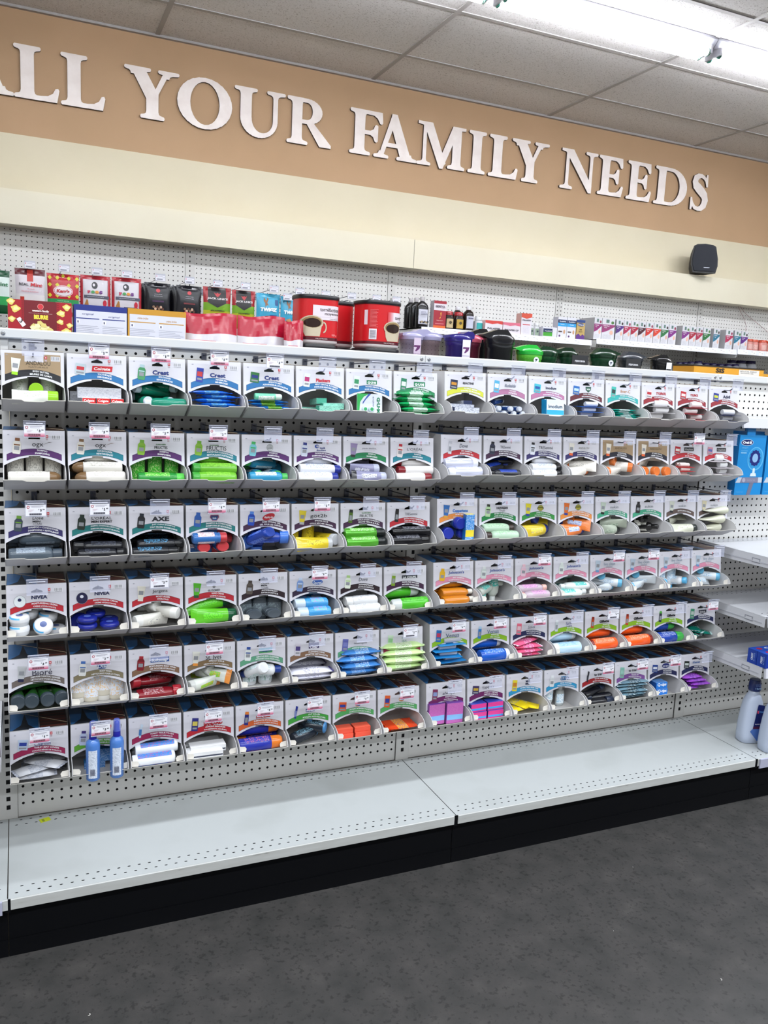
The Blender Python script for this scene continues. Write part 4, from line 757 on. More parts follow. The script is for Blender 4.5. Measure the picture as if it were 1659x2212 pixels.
ROWZ = [[1.299, 1.104, .908, .709, .512, .316], [1.307, 1.116, .917, .715, .515, .318]]
ROWN = ['top', 'second', 'third', 'fourth', 'fifth', 'bottom']
ORD = ['first', 'second', 'third', 'fourth', 'fifth', 'sixth', 'seventh', 'eighth', 'ninth', 'tenth', 'eleventh', 'twelfth', 'thirteenth', 'fourteenth', 'fifteenth', 'sixteenth']
def Bt(t, w_, c='#2a2a33', h=None, bold=.02, x=.008, z=-.034, sh=0): return (t, x, z, w_, c, h, bold, sh)
PUR, TEA, BLU, RED, GRN, PLU, LIM, NAV, PNK, BRN, MAG, CYA, ORA = '#4f1f63', '#14788a', '#1f6aa4', '#b3202f', '#0f7a4a', '#3b1a3c', '#84b41e', '#1c2350', '#d88ca8', '#80684a', '#982050', '#2a90c0', '#e08a3c'
BINS = []
def bin_(row, col, brand, band, l1, l2, mini, tg, content, ref, **k): BINS.append(dict(row=row, col=col, brand=brand, band=band, l1=l1, l2=l2, mini=mini, tag=tg, content=content, ref=ref, **k))
# row 1
bin_(1,1,[Bt('ANDALOU',.056,'#4a3f30',.009,0,.012,-.026),Bt('NATURALS',.044,'#6a5c48',.003,0,.012,-.035)],'#16181f','BODY BUTTER','BEURRE DE CORPS',('t','#e4e8dc','#9bdc1e'),'c','V:lime_tube U1L:lime_tube U1R:lime_tube A1:lime_tube','body butter bin',beige=1)
bin_(1,2,[Bt('Colgate',.040,'#f4f0f0',.009,.03,.012,-.033,.15)],BLU,'TOOTHPASTE','DENTIFRICE',('x','#b9c8d0','#c22a34'),'p2.99','B2:grey_box Z3:red_end_box A1u:grey_box','toothpaste bin',shapes=[([(-.013,-.040),(.036,-.040),(.038,-.027),(-.011,-.027)],'#c8202c')])
bin_(1,3,[Bt('Crest',.042,'#20357c',.0105,.04)],BLU,'MOUTHWASH','RINCE-BOUCHE',('b','#3f8f5c','#a9c4cc'),'p1.99','A1:mouthwash D2:mouthwash H2:mouthwash','mouthwash bottle bin')
bin_(1,4,[Bt('Crest',.042,'#20357c',.0105,.04)],BLU,'MINIBRUSH','MINIBROSSE',('p','#2a3f9c','#c23a3a'),'p1.99','S5:blue_brush_pack','mini brush bin')
bin_(1,5,[Bt('Crest',.042,'#20357c',.0105,.04)],BLU,'BREATH MIST',"ASSAINISSEUR D'HALEINE",('x','#2f6f3c','#1f2f7c'),'w3.99','S4:mist_pack A1s:mist_tube','breath mist bin')
bin_(1,6,[Bt('Plackers',.042,'#c0243c',.009,.05)],BLU,'MINT DENTAL FLOSSERS','PORTE-SOIE DENTAIRE MENTHE',('p','#d8e4e6','#b02c6c'),'c','A2:mint_card B2:mint_card V:mint_card','mint flosser bin')
bin_(1,7,[Bt('G·U·M',.026,'#e9f2ee',.007,.05,.008,-.034)],BLU,'WAXED DENTAL FLOSS','SOIE DENTAIRE CIRÉE',('p','#d7e2dc','#2f8a5c'),'c','K3:floss_card','waxed floss bin',shapes=[([(-.008,-.0395),(.024,-.0395),(.024,-.029),(-.008,-.029)],'#157a54')])
bin_(1,8,[Bt('G·U·M',.030,'#e9f2ee',.008,.05,.012,-.033)],GRN,'DENTAL FLOSSERS','PORTE-SOIE DENTAIRES',('p','#1c7a58','#d7e2dc'),'c','S5:green_bag','green flosser bin',shapes=[([(-.006,-.0395),(.031,-.0395),(.031,-.027),(-.006,-.027)],'#157a54')])
bin_(1,9,[Bt('REACTINE',.038,'#23252e',.006,.04,.010,-.030,.15)],'#c8cc3a','ALLERGY RELIEF','CONTRE LES ALLERGIES',('x','#1c2444','#c98a2c'),'c','A2s:navy_box V:navy_box','allergy tablet bin')
bin_(1,10,[Bt('Rolaids',.040,'#7f8494',.009,.05,.010,-.031,.15)],'#a86f94','ANTACID','ANTIACIDE',('p','#4fa8d0','#e4eef4'),'c','H4:roll_pack G3:roll_pack D1:roll_pack','antacid roll bin')
bin_(1,11,[Bt('Imodium',.040,'#2a3050',.008,.03,.012,-.032)],'#b06f96','DIARRHEA RELIEF','SOULAGEMENT DE LA DIARRHÉE',('x','#3fb4c8','#1c4f9c'),'c','K2:cyan_box','diarrhea relief bin')
bin_(1,12,[Bt('VICKS',.014,'#e4f0ea',.0045,.06,.008,-.030)],'#5c1a28','NASAL DECONGESTANT','DÉCONGESTIONNANT NASAL',('x','#2a6ab4','#b8d4ec'),'c','S3:blue_card','nasal decongestant bin',shapes=[([(-.003,-.024),(.019,-.024),(.018,-.034),(.008,-.041),(-.002,-.034)],'#134f3f')])
bin_(1,13,[Bt('Ener-C',.040,'#b87a3c',.0095,.0,.010,-.031)],'#2aa4a4','VITAMIN C DRINK MIX','MÉLANGE À BOISSON VITAMINE C',('p','#3fb4a8','#2a3c3c'),'c','S6:teal_sachet','vitamin drink sachet bin')
bin_(1,14,[Bt('TYLENOL',.044,'#b3202f',.0085,.05,.012,-.032,.2)],'#8c1c2a','ACETAMINOPHEN CAPLETS','COMPRIMÉS',('x','#ddd0d2','#b3202f'),'c','S3:vial_card','left acetaminophen bin')
bin_(1,15,[Bt('TYLENOL',.036,'#b3202f',.008,.05,.010,-.032,.2)],'#8c1c2a','ACETAMINOPHEN TABLETS','COMPRIMÉS',('x','#b3202f','#e4d4d6'),'c','S3:red_vial_card','right acetaminophen bin')
bin_(1,16,[Bt('Advil',.034,'#23284c',.0105,.04,.010,-.032)],'#8c1c2a','IBUPROFEN TABLETS','COMPRIMÉS IBUPROFÈNE',('x','#27358c','#c8cc3a'),'c','S2:navy_vial_card','ibuprofen bin')
# row 2
bin_(2,1,[Bt('ogx',.026,'#1c1c22',.011,0,.008,-.034)],PUR,'SHAMPOO','SHAMPOOING',('b','#dedbd4','#7a4a28'),'p3.99','U3:brown_cap A1:brown_cap','first purple-band shampoo bin',shapes=[([(.018,-.034),(.034,-.027),(.042,-.0275),(.033,-.0285)],'#5f5a52')])
bin_(2,2,[Bt('ogx',.026,'#1c1c22',.011,0,.008,-.034)],TEA,'CONDITIONER','REVITALISANT',('b','#dedbd4','#7a5a38'),'p3.99','A3r:brown_cap','bronze-cap conditioner bin',shapes=[([(.018,-.034),(.034,-.027),(.042,-.0275),(.033,-.0285)],'#7a5a38')])
bin_(2,3,[Bt('GARNIER',.026,'#3c7a3c',.0032,.02,.010,-.0275),Bt('FRUCTIS',.034,'#26302c',.007,.02,.010,-.035)],PUR,'SHAMPOO','SHAMPOOING',('b','#84b434','#6aa42c'),'p2.49','U3:green_shampoo A1:green_shampoo','green shampoo bin')
bin_(2,4,[Bt('GARNIER',.026,'#3c7a3c',.0032,.02,.002,-.0275),Bt('FRUCTIS',.054,'#26302c',.011,.0,.008,-.035)],TEA,'FORTIFYING CONDITIONER','REVITALISANT FORTIFIANT',('b','#84b434','#6aa42c'),'p2.49','A3r:lime_cond','fortifying conditioner bin')
bin_(2,5,[Bt('renew',.014,'#6a7a78',.003,0,.008,-.033)],PUR,'SHAMPOO','SHAMPOOING',('b','#7ac4d0','#3fae5c'),'c','A1:aqua_bottle H2b:aqua_bottle D1x:aqua_bottle','aqua shampoo bin',shapes=[([(.0185*0+.008+.0095*math.cos(a*PI/8),-.033+.0095*math.sin(a*PI/8)) for a in range(16)],'#8a9c98'),([(.008+.0088*math.cos(a*PI/8),-.033+.0088*math.sin(a*PI/8)) for a in range(16)],'#d9d8dd')])
bin_(2,6,[Bt('head&',.016,'#23307c',.005,.02,.014,-.0305),Bt('shoulders',.028,'#23307c',.005,.02,.010,-.0365)],PUR,'DANDRUFF SHAMPOO','SHAMPOOING ANTIPELLICULAIRE',('b','#c9d0e0','#23307c'),'c','A3w:white_blue','dandruff shampoo bin',shapes=[([(-.003+.0065*math.cos(a*PI/8),-.028+.005*math.sin(a*PI/8)) for a in range(16)],'#2a48a0'),([(-.0015+.004*math.cos(a*PI/8),-.028+.003*math.sin(a*PI/8)) for a in range(16)],'#d9d8dd')])
bin_(2,7,[Bt('JOHN FRIEDA.',.046,'#6a6a74',.0045,0,.010,-.031),Bt('LONDON PARIS NEW YORK',.036,'#8a8a94',.0016,0,.010,-.0365)],GRN,'SHAMPOO','SHAMPOOING',('t','#8f80a8','#26242c'),'c','A2s:violet_tube D2:black_tube','silver-tube shampoo bin')
bin_(2,8,[Bt("L'ORÉAL",.052,'#5a5c66',.009,0,.010,-.030),Bt('PARIS',.018,'#7a7c86',.0022,0,.010,-.038)],TEA,'SHAMPOO','SHAMPOOING',('b','#e4dcdc','#b3202f'),'c','A3:red_cap_white','red-cap shampoo bin')
bin_(2,9,[Bt('Dove',.028,'#30364c',.011,0,.008,-.030,.2)],RED,'DRY SHAMPOO','SHAMPOOING SEC',('c','#d2d2da','#b9bac4'),'c','A3:pale_can','dry shampoo bin')
bin_(2,10,[Bt('TRESemmé',.038,'#5a5c66',.008,0,.008,-.032)],PLU,'MOISTURIZING SHAMPOO','SHAMPOOING HYDRATANT',('b','#262c44','#1a1c24'),'c','D2:black_blue A1:black_blue','moisturizing shampoo bin')
bin_(2,11,[Bt('TRESemmé',.054,'#3a3c46',.0095,0,.010,-.032)],'#2c2560','MOISTURIZING CONDITIONER','REVITALISANT HYDRATANT',('b','#dfe3ee','#17181c'),'c','A3:white_black','moisturizing conditioner bin')
bin_(2,12,[Bt('ANDALOU',.042,'#8a8478',.006,0,.010,-.031),Bt('NATURALS',.030,'#aaa498',.0022,0,.010,-.037)],'#2c2560','MOISTURIZING SHAMPOO','SHAMPOOING HYDRATANT',('t','#e0dcd2','#e0602c'),'c','U2:orange_tube J2:orange_tube','orange-cap shampoo bin')
bin_(2,13,[Bt('ANDALOU',.050,'#6a5438',.007,0,.012,-.030),Bt('NATURALS',.034,'#74603f',.0022,0,.012,-.037)],'#17182a','CONDITIONER','REVITALISANT',('t','#e6dfd2','#e0602c'),'c','J3:orange_tube','beige-panel conditioner bin',beige=1)
bin_(2,14,[Bt('ANDALOU',.050,'#6a5438',.007,0,.012,-.030),Bt('NATURALS',.034,'#74603f',.0022,0,.012,-.037)],'#17182a','STYLING CREAM','CRÈME COIFFANTE',('t','#e6dfd2','#e0602c'),'c','H3:orange_tube J2:orange_tube','styling cream bin',beige=1)
bin_(2,15,[Bt('ChapStick',.036,'#e0dcdc',.007,.0,.012,-.031)],RED,'LIP BALM','BAUME À LÈVRES',('x','#b3202f','#e4dcd4'),'p2.99','S3:red_balm','left lip balm bin',shapes=[([(-.010,-.0375),(.034,-.0375),(.034,-.025),(-.010,-.025)],'#23232b')])
bin_(2,16,[Bt('ChapStick',.038,'#e0dcdc',.007,.0,.014,-.031)],RED,'MOISTURIZING BALM','BAUME HYDRATANT',('x','#c88a9c','#5c64a8'),'c','S3:pink_balm','right lip balm bin',shapes=[([(-.008,-.0375),(.036,-.0375),(.036,-.025),(-.008,-.025)],'#23232b')])
# row 3
bin_(3,1,[Bt('Dove',.025,'#2a2c36',.008,0,.006,-.0225,.2),Bt('MEN',.018,'#2a2c36',.0045,.03,.002,-.031),Bt('+CARE',.022,'#6a6c76',.0045,.0,.004,-.037)],'#2c2560','SHAMPOO + CONDITIONER','SHAMPOOING + REVITALISANT',('b','#3a4754','#6a9c34'),'w3.99','A1:slate A1u:slate','two-in-one shampoo bin')
bin_(3,2,[Bt("L'ORÉAL",.050,'#23252e',.008,0,.010,-.0255),Bt('MEN EXPERT',.052,'#1c1c24',.0055,.04,.010,-.0345)],'#0f6f70','SHAMPOO, CONDITIONER & BODY WASH','SHAMPOOING, REVITALISANT ET GEL DOUCHE',('b','#16281f','#16281f'),'w2.49','A2:black_bottle D2:black_bottle','men body wash bin')
bin_(3,3,[Bt('AXE',.046,'#2a2c36',.012,.05,.010,-.031)],'#0f6f70','JUST CLEAN SHAMPOO','TOUT PROPRE SHAMPOOING',('b','#14161c','#17202c'),'c','A2:black_wash D2:black_wash','just clean shampoo bin')
bin_(3,4,[Bt('kids',.010,'#dfe4ec',.004,.04,.006,-.032)],'#0f6f70','SHAMPOO & CONDITIONER','SHAMPOOING ET REVITALISANT',('b','#2a5cac','#2a5cac'),'p1.99','H2:red_blue A2u:red_blue','kids shampoo bin',shapes=[([(-.005,-.025),(.017,-.025),(.019,-.031),(.012,-.040),(.000,-.040),(-.007,-.031)],'#8a4a6a'),([(-.003,-.0265),(.015,-.0265),(.0165,-.031),(.011,-.0385),(.001,-.0385),(-.0045,-.031)],'#3f74b8')])
bin_(3,5,[Bt('dippity-do',.026,'#f0e0e2',.007,.03,.010,-.033,.1)],PLU,'HAIR STYLING GEL','GEL POUR LES CHEVEUX',('b','#1c48b4','#4f84d8'),'p2.49','F2:blue_gel L1:blue_gel','hair gel bin',shapes=[([(.010+.018*math.cos(a*PI/10),-.033+.0085*math.sin(a*PI/10)+.004*math.cos(a*PI/10)) for a in range(20)],'#bc1f2e')])
bin_(3,6,[Bt('göt2b',.052,'#23232b',.012,.0,.010,-.033)],PLU,'SPIKING GLUE','COLLE MÈCHES HÉRISSÉS',('t','#d8c42c','#a9abb0'),'p2.49','U2L:yellow_tube A1:yellow_tube X1:yellow_tube','spiking glue bin')
bin_(3,7,[Bt('GARNIER',.030,'#3c7a3c',.0034,.02,.010,-.0265),Bt('FRUCTIS',.042,'#26302c',.008,.0,.010,-.0345)],PLU,'HOLD & FLEX HAIRSPRAY','FIXATIF TENUE & FLEX',('c','#4a6a1c','#1a241c'),'c','A3w:green_can','flexible hairspray bin')
bin_(3,8,[Bt('TRESemmé',.042,'#6a6c76',.008,0,.008,-.032)],RED,'EXTRA HOLD HAIRSPRAY','FIXATIF TENUE EXTRA',('c','#1c1a1c','#17161a'),'c','A3:black_can','extra hold hairspray bin')
bin_(3,9,[Bt('Coppertone',.054,'#3f78c4',.012,.05,.010,-.035)],ORA,'SPORT SUNSCREEN','ÉCRAN SOLAIRE SPORT',('t','#2f6ab0','#e0a43c'),'c','V9:blue_yellow H2b:blue_tub G1:blue_tub','sport sunscreen bin')
bin_(3,10,[Bt('HAWAIIAN',.042,'#23232b',.008,.04,.012,-.028),Bt('Tropic',.022,'#23232b',.008,.0,.012,-.037,.1)],'#127a3c','AFTER SUN MOISTURIZER','APRÈS-SOLEIL HYDRATANT',('b','#b4d4a4','#2a3424'),'c','A2:pale_green D1:pale_green','after sun moisturizer bin')
bin_(3,11,[Bt('BANANA BOAT',.018,'#e8d84a',.003,.03,.008,-.033)],'#2f8a3c','APRÈS SUN LOTION','LOTION APRÈS-SOLEIL',('t','#d8cc2c','#2a3f9c'),'c','J3:yellow_navy','after sun lotion bin',shapes=[([(.008+.011*math.cos(a*PI/8),-.032+.0095*math.sin(a*PI/8)) for a in range(16)],'#8f8c34'),([(-.004,-.036),(.020,-.036),(.020,-.030),(-.004,-.030)],'#2a3a24')])
bin_(3,12,[Bt('BANANA BOAT',.018,'#e8d84a',.003,.03,.008,-.033)],ORA,'SPORT SUNSCREEN LOTION','LOTION SOLAIRE SPORT',('t','#d86a24','#2a3f9c'),'c','J3:orange_navy','orange tube sunscreen bin',shapes=[([(.008+.011*math.cos(a*PI/8),-.032+.0095*math.sin(a*PI/8)) for a in range(16)],'#8f8c34'),([(-.004,-.036),(.020,-.036),(.020,-.030),(-.004,-.030)],'#2a3a24')])
bin_(3,13,[Bt('sukin',.034,'#7a8086',.009,0,.008,-.032)],'#3f9c7c','HYDRATING FACIAL TUBE','HYDRATANT POUR LE VISAGE',('t','#bccabc','#17201c'),'c','J3:sage_tube','facial tube bin')
bin_(3,14,[Bt('sukin',.036,'#7a8086',.009,0,.008,-.032)],'#3f9c7c','ROSE HIP OIL','HUILE DE ROSE MUSQUÉE',('b','#2a2a2c','#17171a'),'c','X3:dropper U1:dropper','dropper bottle bin')
bin_(3,15,[Bt('sukin',.034,'#8a9096',.009,0,.008,-.032)],'#5c4c48','REVITALISING CREAM','',('t','#ccd0c4','#23262c'),'c','D2:cream_tube A1:cream_tube','revitalising cream bin')
bin_(3,16,[Bt('sukin',.034,'#8a9096',.009,0,.008,-.032)],'#5c4c48','PURIFYING CREAM','',('t','#ccc4a8','#23262c'),'c','S3:cream_flat','flat cream tube bin')
# row 4
bin_(4,1,[Bt('NIVEA',.038,'#1a2252',.0085,.04,.006,-.030)],RED,'MOISTURIZING CREAM','CRÈME HYDRATANTE',('j','#dfe6ea','#1a2252'),'c','O6:white_jar','white moisturizing cream bin')
bin_(4,2,[Bt('NIVEA',.038,'#1a2252',.0085,.04,.010,-.029)],RED,'MOISTURIZING CREAM','CRÈME HYDRATANTE',('j','#1c1a44','#dfe0ec'),'c','O6:navy_jar','navy moisturizing cream bin')
bin_(4,3,[Bt('Jergens',.040,'#2a2c30',.010,0,.010,-.032)],RED,'MOISTURIZER','HYDRATANT',('t','#e0dcd0','#dfdcd4'),'w2.99','J5:white_tube','plain moisturizer bin')
bin_(4,4,[Bt('GLYSOMED',.034,'#30323a',.005,.02,.008,-.037)],RED,'HAND CREAM','CRÈME À MAINS',('t','#4fae24','#174f2c'),'c','Q3:lime_hand','hand cream bin',shapes=[([(.008+.004*math.cos(a*PI/6),-.029+.004*math.sin(a*PI/6)) for a in range(12)],'#7a7c84'),([(.008+.003*math.cos(a*PI/6),-.029+.003*math.sin(a*PI/6)) for a in range(12)],'#d9d8dd')])
bin_(4,5,[Bt('Dove',.022,'#2a2c36',.006,0,.006,-.0255,.2),Bt('MEN',.018,'#2a2c36',.0042,.03,.002,-.032),Bt('+CARE',.021,'#6a6c76',.0042,.0,.004,-.038)],'#26141f','ANTIPERSPIRANT','ANTISUDORIFIQUE',('b','#574e48','#453d38'),'c','U3:slate_deo H2:slate_deo','men antiperspirant bin')
bin_(4,6,[Bt('Secret',.026,'#e4ecf6',.009,.02,.014,-.032,.15)],'#2a1c38','ANTIPERSPIRANT/DEODORANT','ANTISUDORIFIQUE/DÉSODORISANT',('b','#7f9fd8','#c9d8f0'),'p1.99','A2:blue_deo B3:blue_deo','blue deodorant bin',shapes=[([(.014+.016*math.cos(a*PI/10),-.032+.0075*math.sin(a*PI/10)) for a in range(20)],'#2a5cb4')])
bin_(4,7,[Bt('Dove',.028,'#30364c',.010,0,.010,-.030,.2)],'#26141f','ANTIPERSPIRANT','ANTISUDORIFIQUE',('b','#dfe8d8','#a8cc84'),'c','A2:white_deo D1:white_deo','white antiperspirant bin')
bin_(4,8,[Bt('LA COUPE',.044,'#e4e6ea',.006,.04,.014,-.031)],PLU,'FRIZZ-FREE MOUSSE','MOUSSE FRIZZ-FREE',('c','#7a9c24','#c8d0c8'),'c','A2:green_mousse','frizz-free mousse bin',shapes=[([(-.012,-.0355),(.041,-.0355),(.041,-.0265),(-.012,-.0265)],'#262a34')])
for c_, (mini, con, rf, tg, l1, l2) in enumerate([(('b','#e0b024','#e0b024'),'A3:amber','amber baby shampoo bin','c','BABY SHAMPOO','SHAMPOOING POUR BÉBÉS'), (('b','#c9d4d0','#dfe4e4'),'U2:grey_teal D2:grey_teal','baby lotion bin','c','BABY LOTION','LOTION POUR BÉBÉS'), (('b','#e4c4d4','#f0c4d0'),'A2:pink_oil D1:pink_oil','baby oil bin','p2.99','BABY OIL','HUILE POUR BÉBÉS'), (('b','#d8e0dc','#dfe8e4'),'A2:white_teal D1:white_teal','oval baby wash bin','c','BABY WASH','NETTOYANT POUR BÉBÉS')]):
    bin_(4,9+c_,[Bt("Johnson's",.056,'#2c4a9c',.011,.02,.010,-.031,.15)],PNK,l1,l2,mini,tg,con,rf)
for c_, (con, rf, tg, l1) in enumerate([('J4:ice_tube','baby sunscreen tube bin','p2.99','SUNSCREEN LOTION'), ('J4:ice_tube','baby cream tube bin','p2.99','DIAPER CREAM'), ('U2:ice_bottle X2:ice_bottle','round baby bottle bin','c','BABY LOTION'), ('J4:ice_tube','rightmost baby tube bin','c','TEARLESS WASH')]):
    bin_(4,13+c_,[Bt('live clean',.048,'#8a9cb0',.009,0,.010,-.029),Bt('(baby)',.028,'#9aa8b8',.007,0,.010,-.0385)],PNK,l1,'POUR BÉBÉS',('t','#b9c8d8','#6a94c4'),tg,con,rf)
# row 5
bin_(5,1,[Bt('Bioré',.048,'#30304a',.014,0,.010,-.035)],'#6a605c','DEEP PORE CHARCOAL CLEANSER','NETTOYANT POUR LES PORES',('t','#b9bcc0','#1a2044'),'p3.49','H4:charcoal J2:charcoal','charcoal cleanser bin')
bin_(5,2,[Bt('Dial',.024,'#e4e8f0',.009,.02,.010,-.033,.15)],'#80765c','BODY WASH','NETTOYANT POUR LE CORPS',('b','#dfe0e0','#3f6ab0'),'p2.49','U4:dial','creamy body wash bin',shapes=[([(-.004,-.033),(.000,-.041),(.018,-.041),(.024,-.030),(.018,-.027),(.000,-.028)],'#25458c')])
bin_(5,3,[Bt('Softsoap',.044,'#e8eef6',.010,.03,.010,-.031,.15)],'#80604a','MOISTURIZING BODY WASH','GEL DOUCHE HYDRATANT',('b','#7a1420','#a02430'),'c','D3:red_wash A1:red_wash','red body wash bin',shapes=[([(-.014,-.037),(.036,-.037),(.036,-.024),(-.014,-.024)],'#25509c')])
bin_(5,4,[Bt('St. Ives',.044,'#23232b',.012,.0,.010,-.035)],'#80684a','APRICOT SCRUB',"DÉSINCRUSTANT À L'ABRICOT",('t','#dcdcd4','#e8943c'),'p1.99','J5:scrub','apricot scrub bin')
bin_(5,5,[Bt('Cetaphil',.034,'#2a4a84',.008,.03,.012,-.031)],'#5c9c7c','GENTLE SKIN CLEANSER','NETTOYANT DOUX POUR LA PEAU',('b','#dfe4e4','#2a4a94'),'c','U2:cleanser F2:cleanser','gentle cleanser bin',shapes=[([(-.008,-.038),(.032,-.038),(.032,-.0305),(-.008,-.0305)],'#4f9c5c'),([(-.008,-.0305),(.032,-.0305),(.032,-.024),(-.008,-.024)],'#7fc0d4')])
bin_(5,6,[Bt('Clear',.026,'#e4e0ee',.009,.03,.010,-.031)],'#80604a','CLEANSING WIPES','LINGETTES NETTOYANTES',('p','#ccc8d4','#4a3f7c'),'c','S2:dotted T3:dotted','dotted cleansing wipes bin',shapes=[([(-.006,-.037),(.026,-.037),(.026,-.021),(-.006,-.021)],'#2c1f58')])
bin_(5,7,[Bt('Neutrogena',.042,'#5a5c66',.007,.0,.010,-.033)],'#5ca47c','MAKE UP REMOVER WIPES','LINGETTES DÉMAQUILLANTES',('p','#5f64ac','#7a80c0'),'c','S4:blue_wipes','make up wipes bin')
bin_(5,8,[Bt('aqua',.018,'#6a9c84',.006,.0,.008,-.029),Bt('SILK',.018,'#8ab4a0',.006,.0,.008,-.037)],MAG,'FLUSHABLE WIPES','LINGETTES JETABLES',('p','#c4dcc0','#8fc48a'),'w2.49','S4:green_wipes','flushable wipes bin')
bin_(5,9,[Bt('Venus',.048,'#3f5c7c',.012,.0,.010,-.036)],LIM,'RAZORS FOR WOMEN','RASOIRS POUR FEMMES',('p','#1f6ab0','#c23a5c'),'p4.99','S4:venus_card','razor card bin')
bin_(5,10,[Bt('Venus',.044,'#3f6c8c',.012,.0,.010,-.035)],LIM,'SHAVE GEL','GEL À RASER',('c','#2f78bc','#a8c8e0'),'p2.99','A2:venus_can D1:venus_can','royal blue shave gel bin')
bin_(5,11,[Bt('Schick',.028,'#6a6c80',.009,.0,.010,-.032,.2)],NAV,'DISPOSABLE RAZORS','RASOIRS JETABLES',('p','#e06c84','#e4c4cc'),'p2.49','S3:pink_razor J2:pink_razor','pink razor bin')
bin_(5,12,[Bt('Satin',.024,'#5c5f94',.009,.0,.010,-.030,.2),Bt('Care',.022,'#5c5f94',.008,.0,.012,-.038,.2)],LIM,'SHAVE GEL','GEL À RASER',('c','#c4ccd0','#dfe4e8'),'c','A2:satin_can B1:satin_can','pale blue shave gel bin')
bin_(5,13,[Bt('Gillette',.042,'#23232b',.009,.06,.010,-.034,.15)],LIM,'SHAVE GEL','GEL À RASER',('c','#b8441c','#8a2414'),'w2.99','A2:orange_can D1:orange_can','left orange shave gel bin')
bin_(5,14,[Bt('Gillette',.042,'#23232b',.009,.06,.010,-.034,.15)],LIM,'SHAVE GEL','GEL À RASER',('c','#b8441c','#8a2414'),'c','A2:orange_can B1:orange_can','right orange shave gel bin')
bin_(5,15,[Bt('Gillette',.040,'#23232b',.009,.06,.010,-.034,.15)],LIM,'SHAVE GEL','GEL À RASER',('c','#26303c','#4fa83c'),'c','A2:green_blue_can B1:green_blue_can','green-cap shave gel bin')
bin_(5,16,[Bt('Schick',.028,'#dfe0e4',.007,.03,.010,-.031)],NAV,'DISPOSABLE RAZORS','RASOIRS JETABLES',('p','#3f8c6c','#b9c8c0'),'p2.99','J4:teal_razor','green razor bin',shapes=[([(-.008,-.036),(.010,-.040),(.028,-.036),(.028,-.026),(-.008,-.026)],'#1c1f30')])
# row 6
bin_(6,1,[Bt('Charmin',.040,'#30408c',.010,.0,.008,-.036,.1)],MAG,'TOILET SEAT COVERS','COUVRE-SIÈGES DE TOILETTE',('x','#b9c8e0','#2a3f9c'),'p1.99','S1:seat_pack T3:seat_pack J2:seat_pack','toilet seat cover bin')
bin_(6,2,[Bt('Downy',.030,'#3f48a0',.008,.0,.010,-.030)],'#5ca430','FABRIC REFRESHER','DÉFROISSEUR DE TISSUS',('b','#b9c4e0','#3a2c70'),'p3.49','B3:fab_box W2:','fabric refresher bin')
bin_(6,3,[Bt('Charmin',.026,'#dfe0ea',.004,.0,.010,-.034)],MAG,'TOILET TISSUE TO-GO','PAPIER HYGIÉNIQUE',('r','#c4d4e4','#3f78b8'),'p1.99','A3:tissue_roll','tissue to go bin')
bin_(6,4,[Bt('BAND-AID',.054,'#b3202f',.011,.06,.012,-.036)],RED,'ADHESIVE BANDAGES','PANSEMENTS ADHÉSIFS',('p','#2a2c7c','#d8c85c'),'p1.99','A2s:bandage_box B2:bandage_box','adhesive bandage bin')
bin_(6,5,[Bt('STATIC GUARD',.044,'#b3302a',.008,.06,.010,-.035)],'#d0602c','ELIMINATES STATIC CLING',"ÉLIMINE LE COLLEMENT STATIQUE",('c','#2a2c7c','#d8782c'),'p3.99','A3w:static_can','anti-static spray bin')
bin_(6,6,[Bt('evercare',.026,'#e0e4f0',.005,.02,.006,-.034)],'#3f9c3c','LINT ROLLER','ROULEAU ANTI-PELUCHES',('r','#20308c','#7f8ac0'),'p2.99','J5:lint','lint roller bin',shapes=[([(-.008,-.039),(.020,-.039),(.020,-.030),(-.008,-.030)],'#23307c')])
bin_(6,7,[Bt('Tide',.016,'#2a48a0',.006,.05,.010,-.035,.1)],'#4fa45c','LAUNDRY DETERGENT PACKETS','SACHETS DE DÉTERGENT À LESSIVE',('x','#d85c2c','#2a3f9c'),'p1.99','E4:tide_sachet','detergent packet bin',shapes=[([(.010+.010*math.cos(a*PI/8),-.034+.007*math.sin(a*PI/8)) for a in range(16)],'#e8a03c')])
bin_(6,8,[Bt('Tide',.016,'#2a48a0',.006,.05,.010,-.034,.1)],'#4fa45c','3 SINK LAUNDRY DETERGENT','3 DÉTERGENT À LESSIVE POUR LAVABO',('p','#d85c2c','#2a3f9c'),'p1.99','S2:tide_flat','detergent sachet bin',shapes=[([(.010+.010*math.cos(a*PI/8),-.034+.007*math.sin(a*PI/8)) for a in range(16)],'#e8a03c')])
bin_(6,9,[Bt('always',.044,'#30304a',.011,.0,.010,-.034,.2)],'#6a1c5c','PANTY LINERS','PROTÈGE-DESSOUS',('p','#7a2c54','#8c9ccc'),'c','K2:liner_box','panty liner bin')
bin_(6,10,[Bt('TAMPAX',.046,'#4a4c56',.008,.0,.008,-.031)],'#6a1c5c','COMPACT TAMPONS','TAMPONS COMPACTS',('x','#3a2c5c','#c8a43c'),'c','Y4:tampon_box','compact tampon bin')
bin_(6,11,[Bt('wet',.018,'#2a3050',.008,.06,.012,-.025),Bt('ones',.020,'#2a3050',.007,.06,.012,-.034)],CYA,'ANTIBACTERIAL HAND WIPES','LINGETTES ANTIBACTÉRIENNES',('p','#dcc82c','#c8802c'),'c','J3:yellow_wipes','hand wipes bin')
bin_(6,12,[Bt('GERM',.030,'#3f84b8',.004,.06,.012,-.025),Bt('CLEAR',.038,'#1f5c94',.009,.06,.014,-.032)],CYA,'HAND SANITIZER','DÉSINFECTANT POUR LES MAINS',('b','#d4d8dc','#dfe2e6'),'c','U2:gel_bottle','hand sanitizer bin')
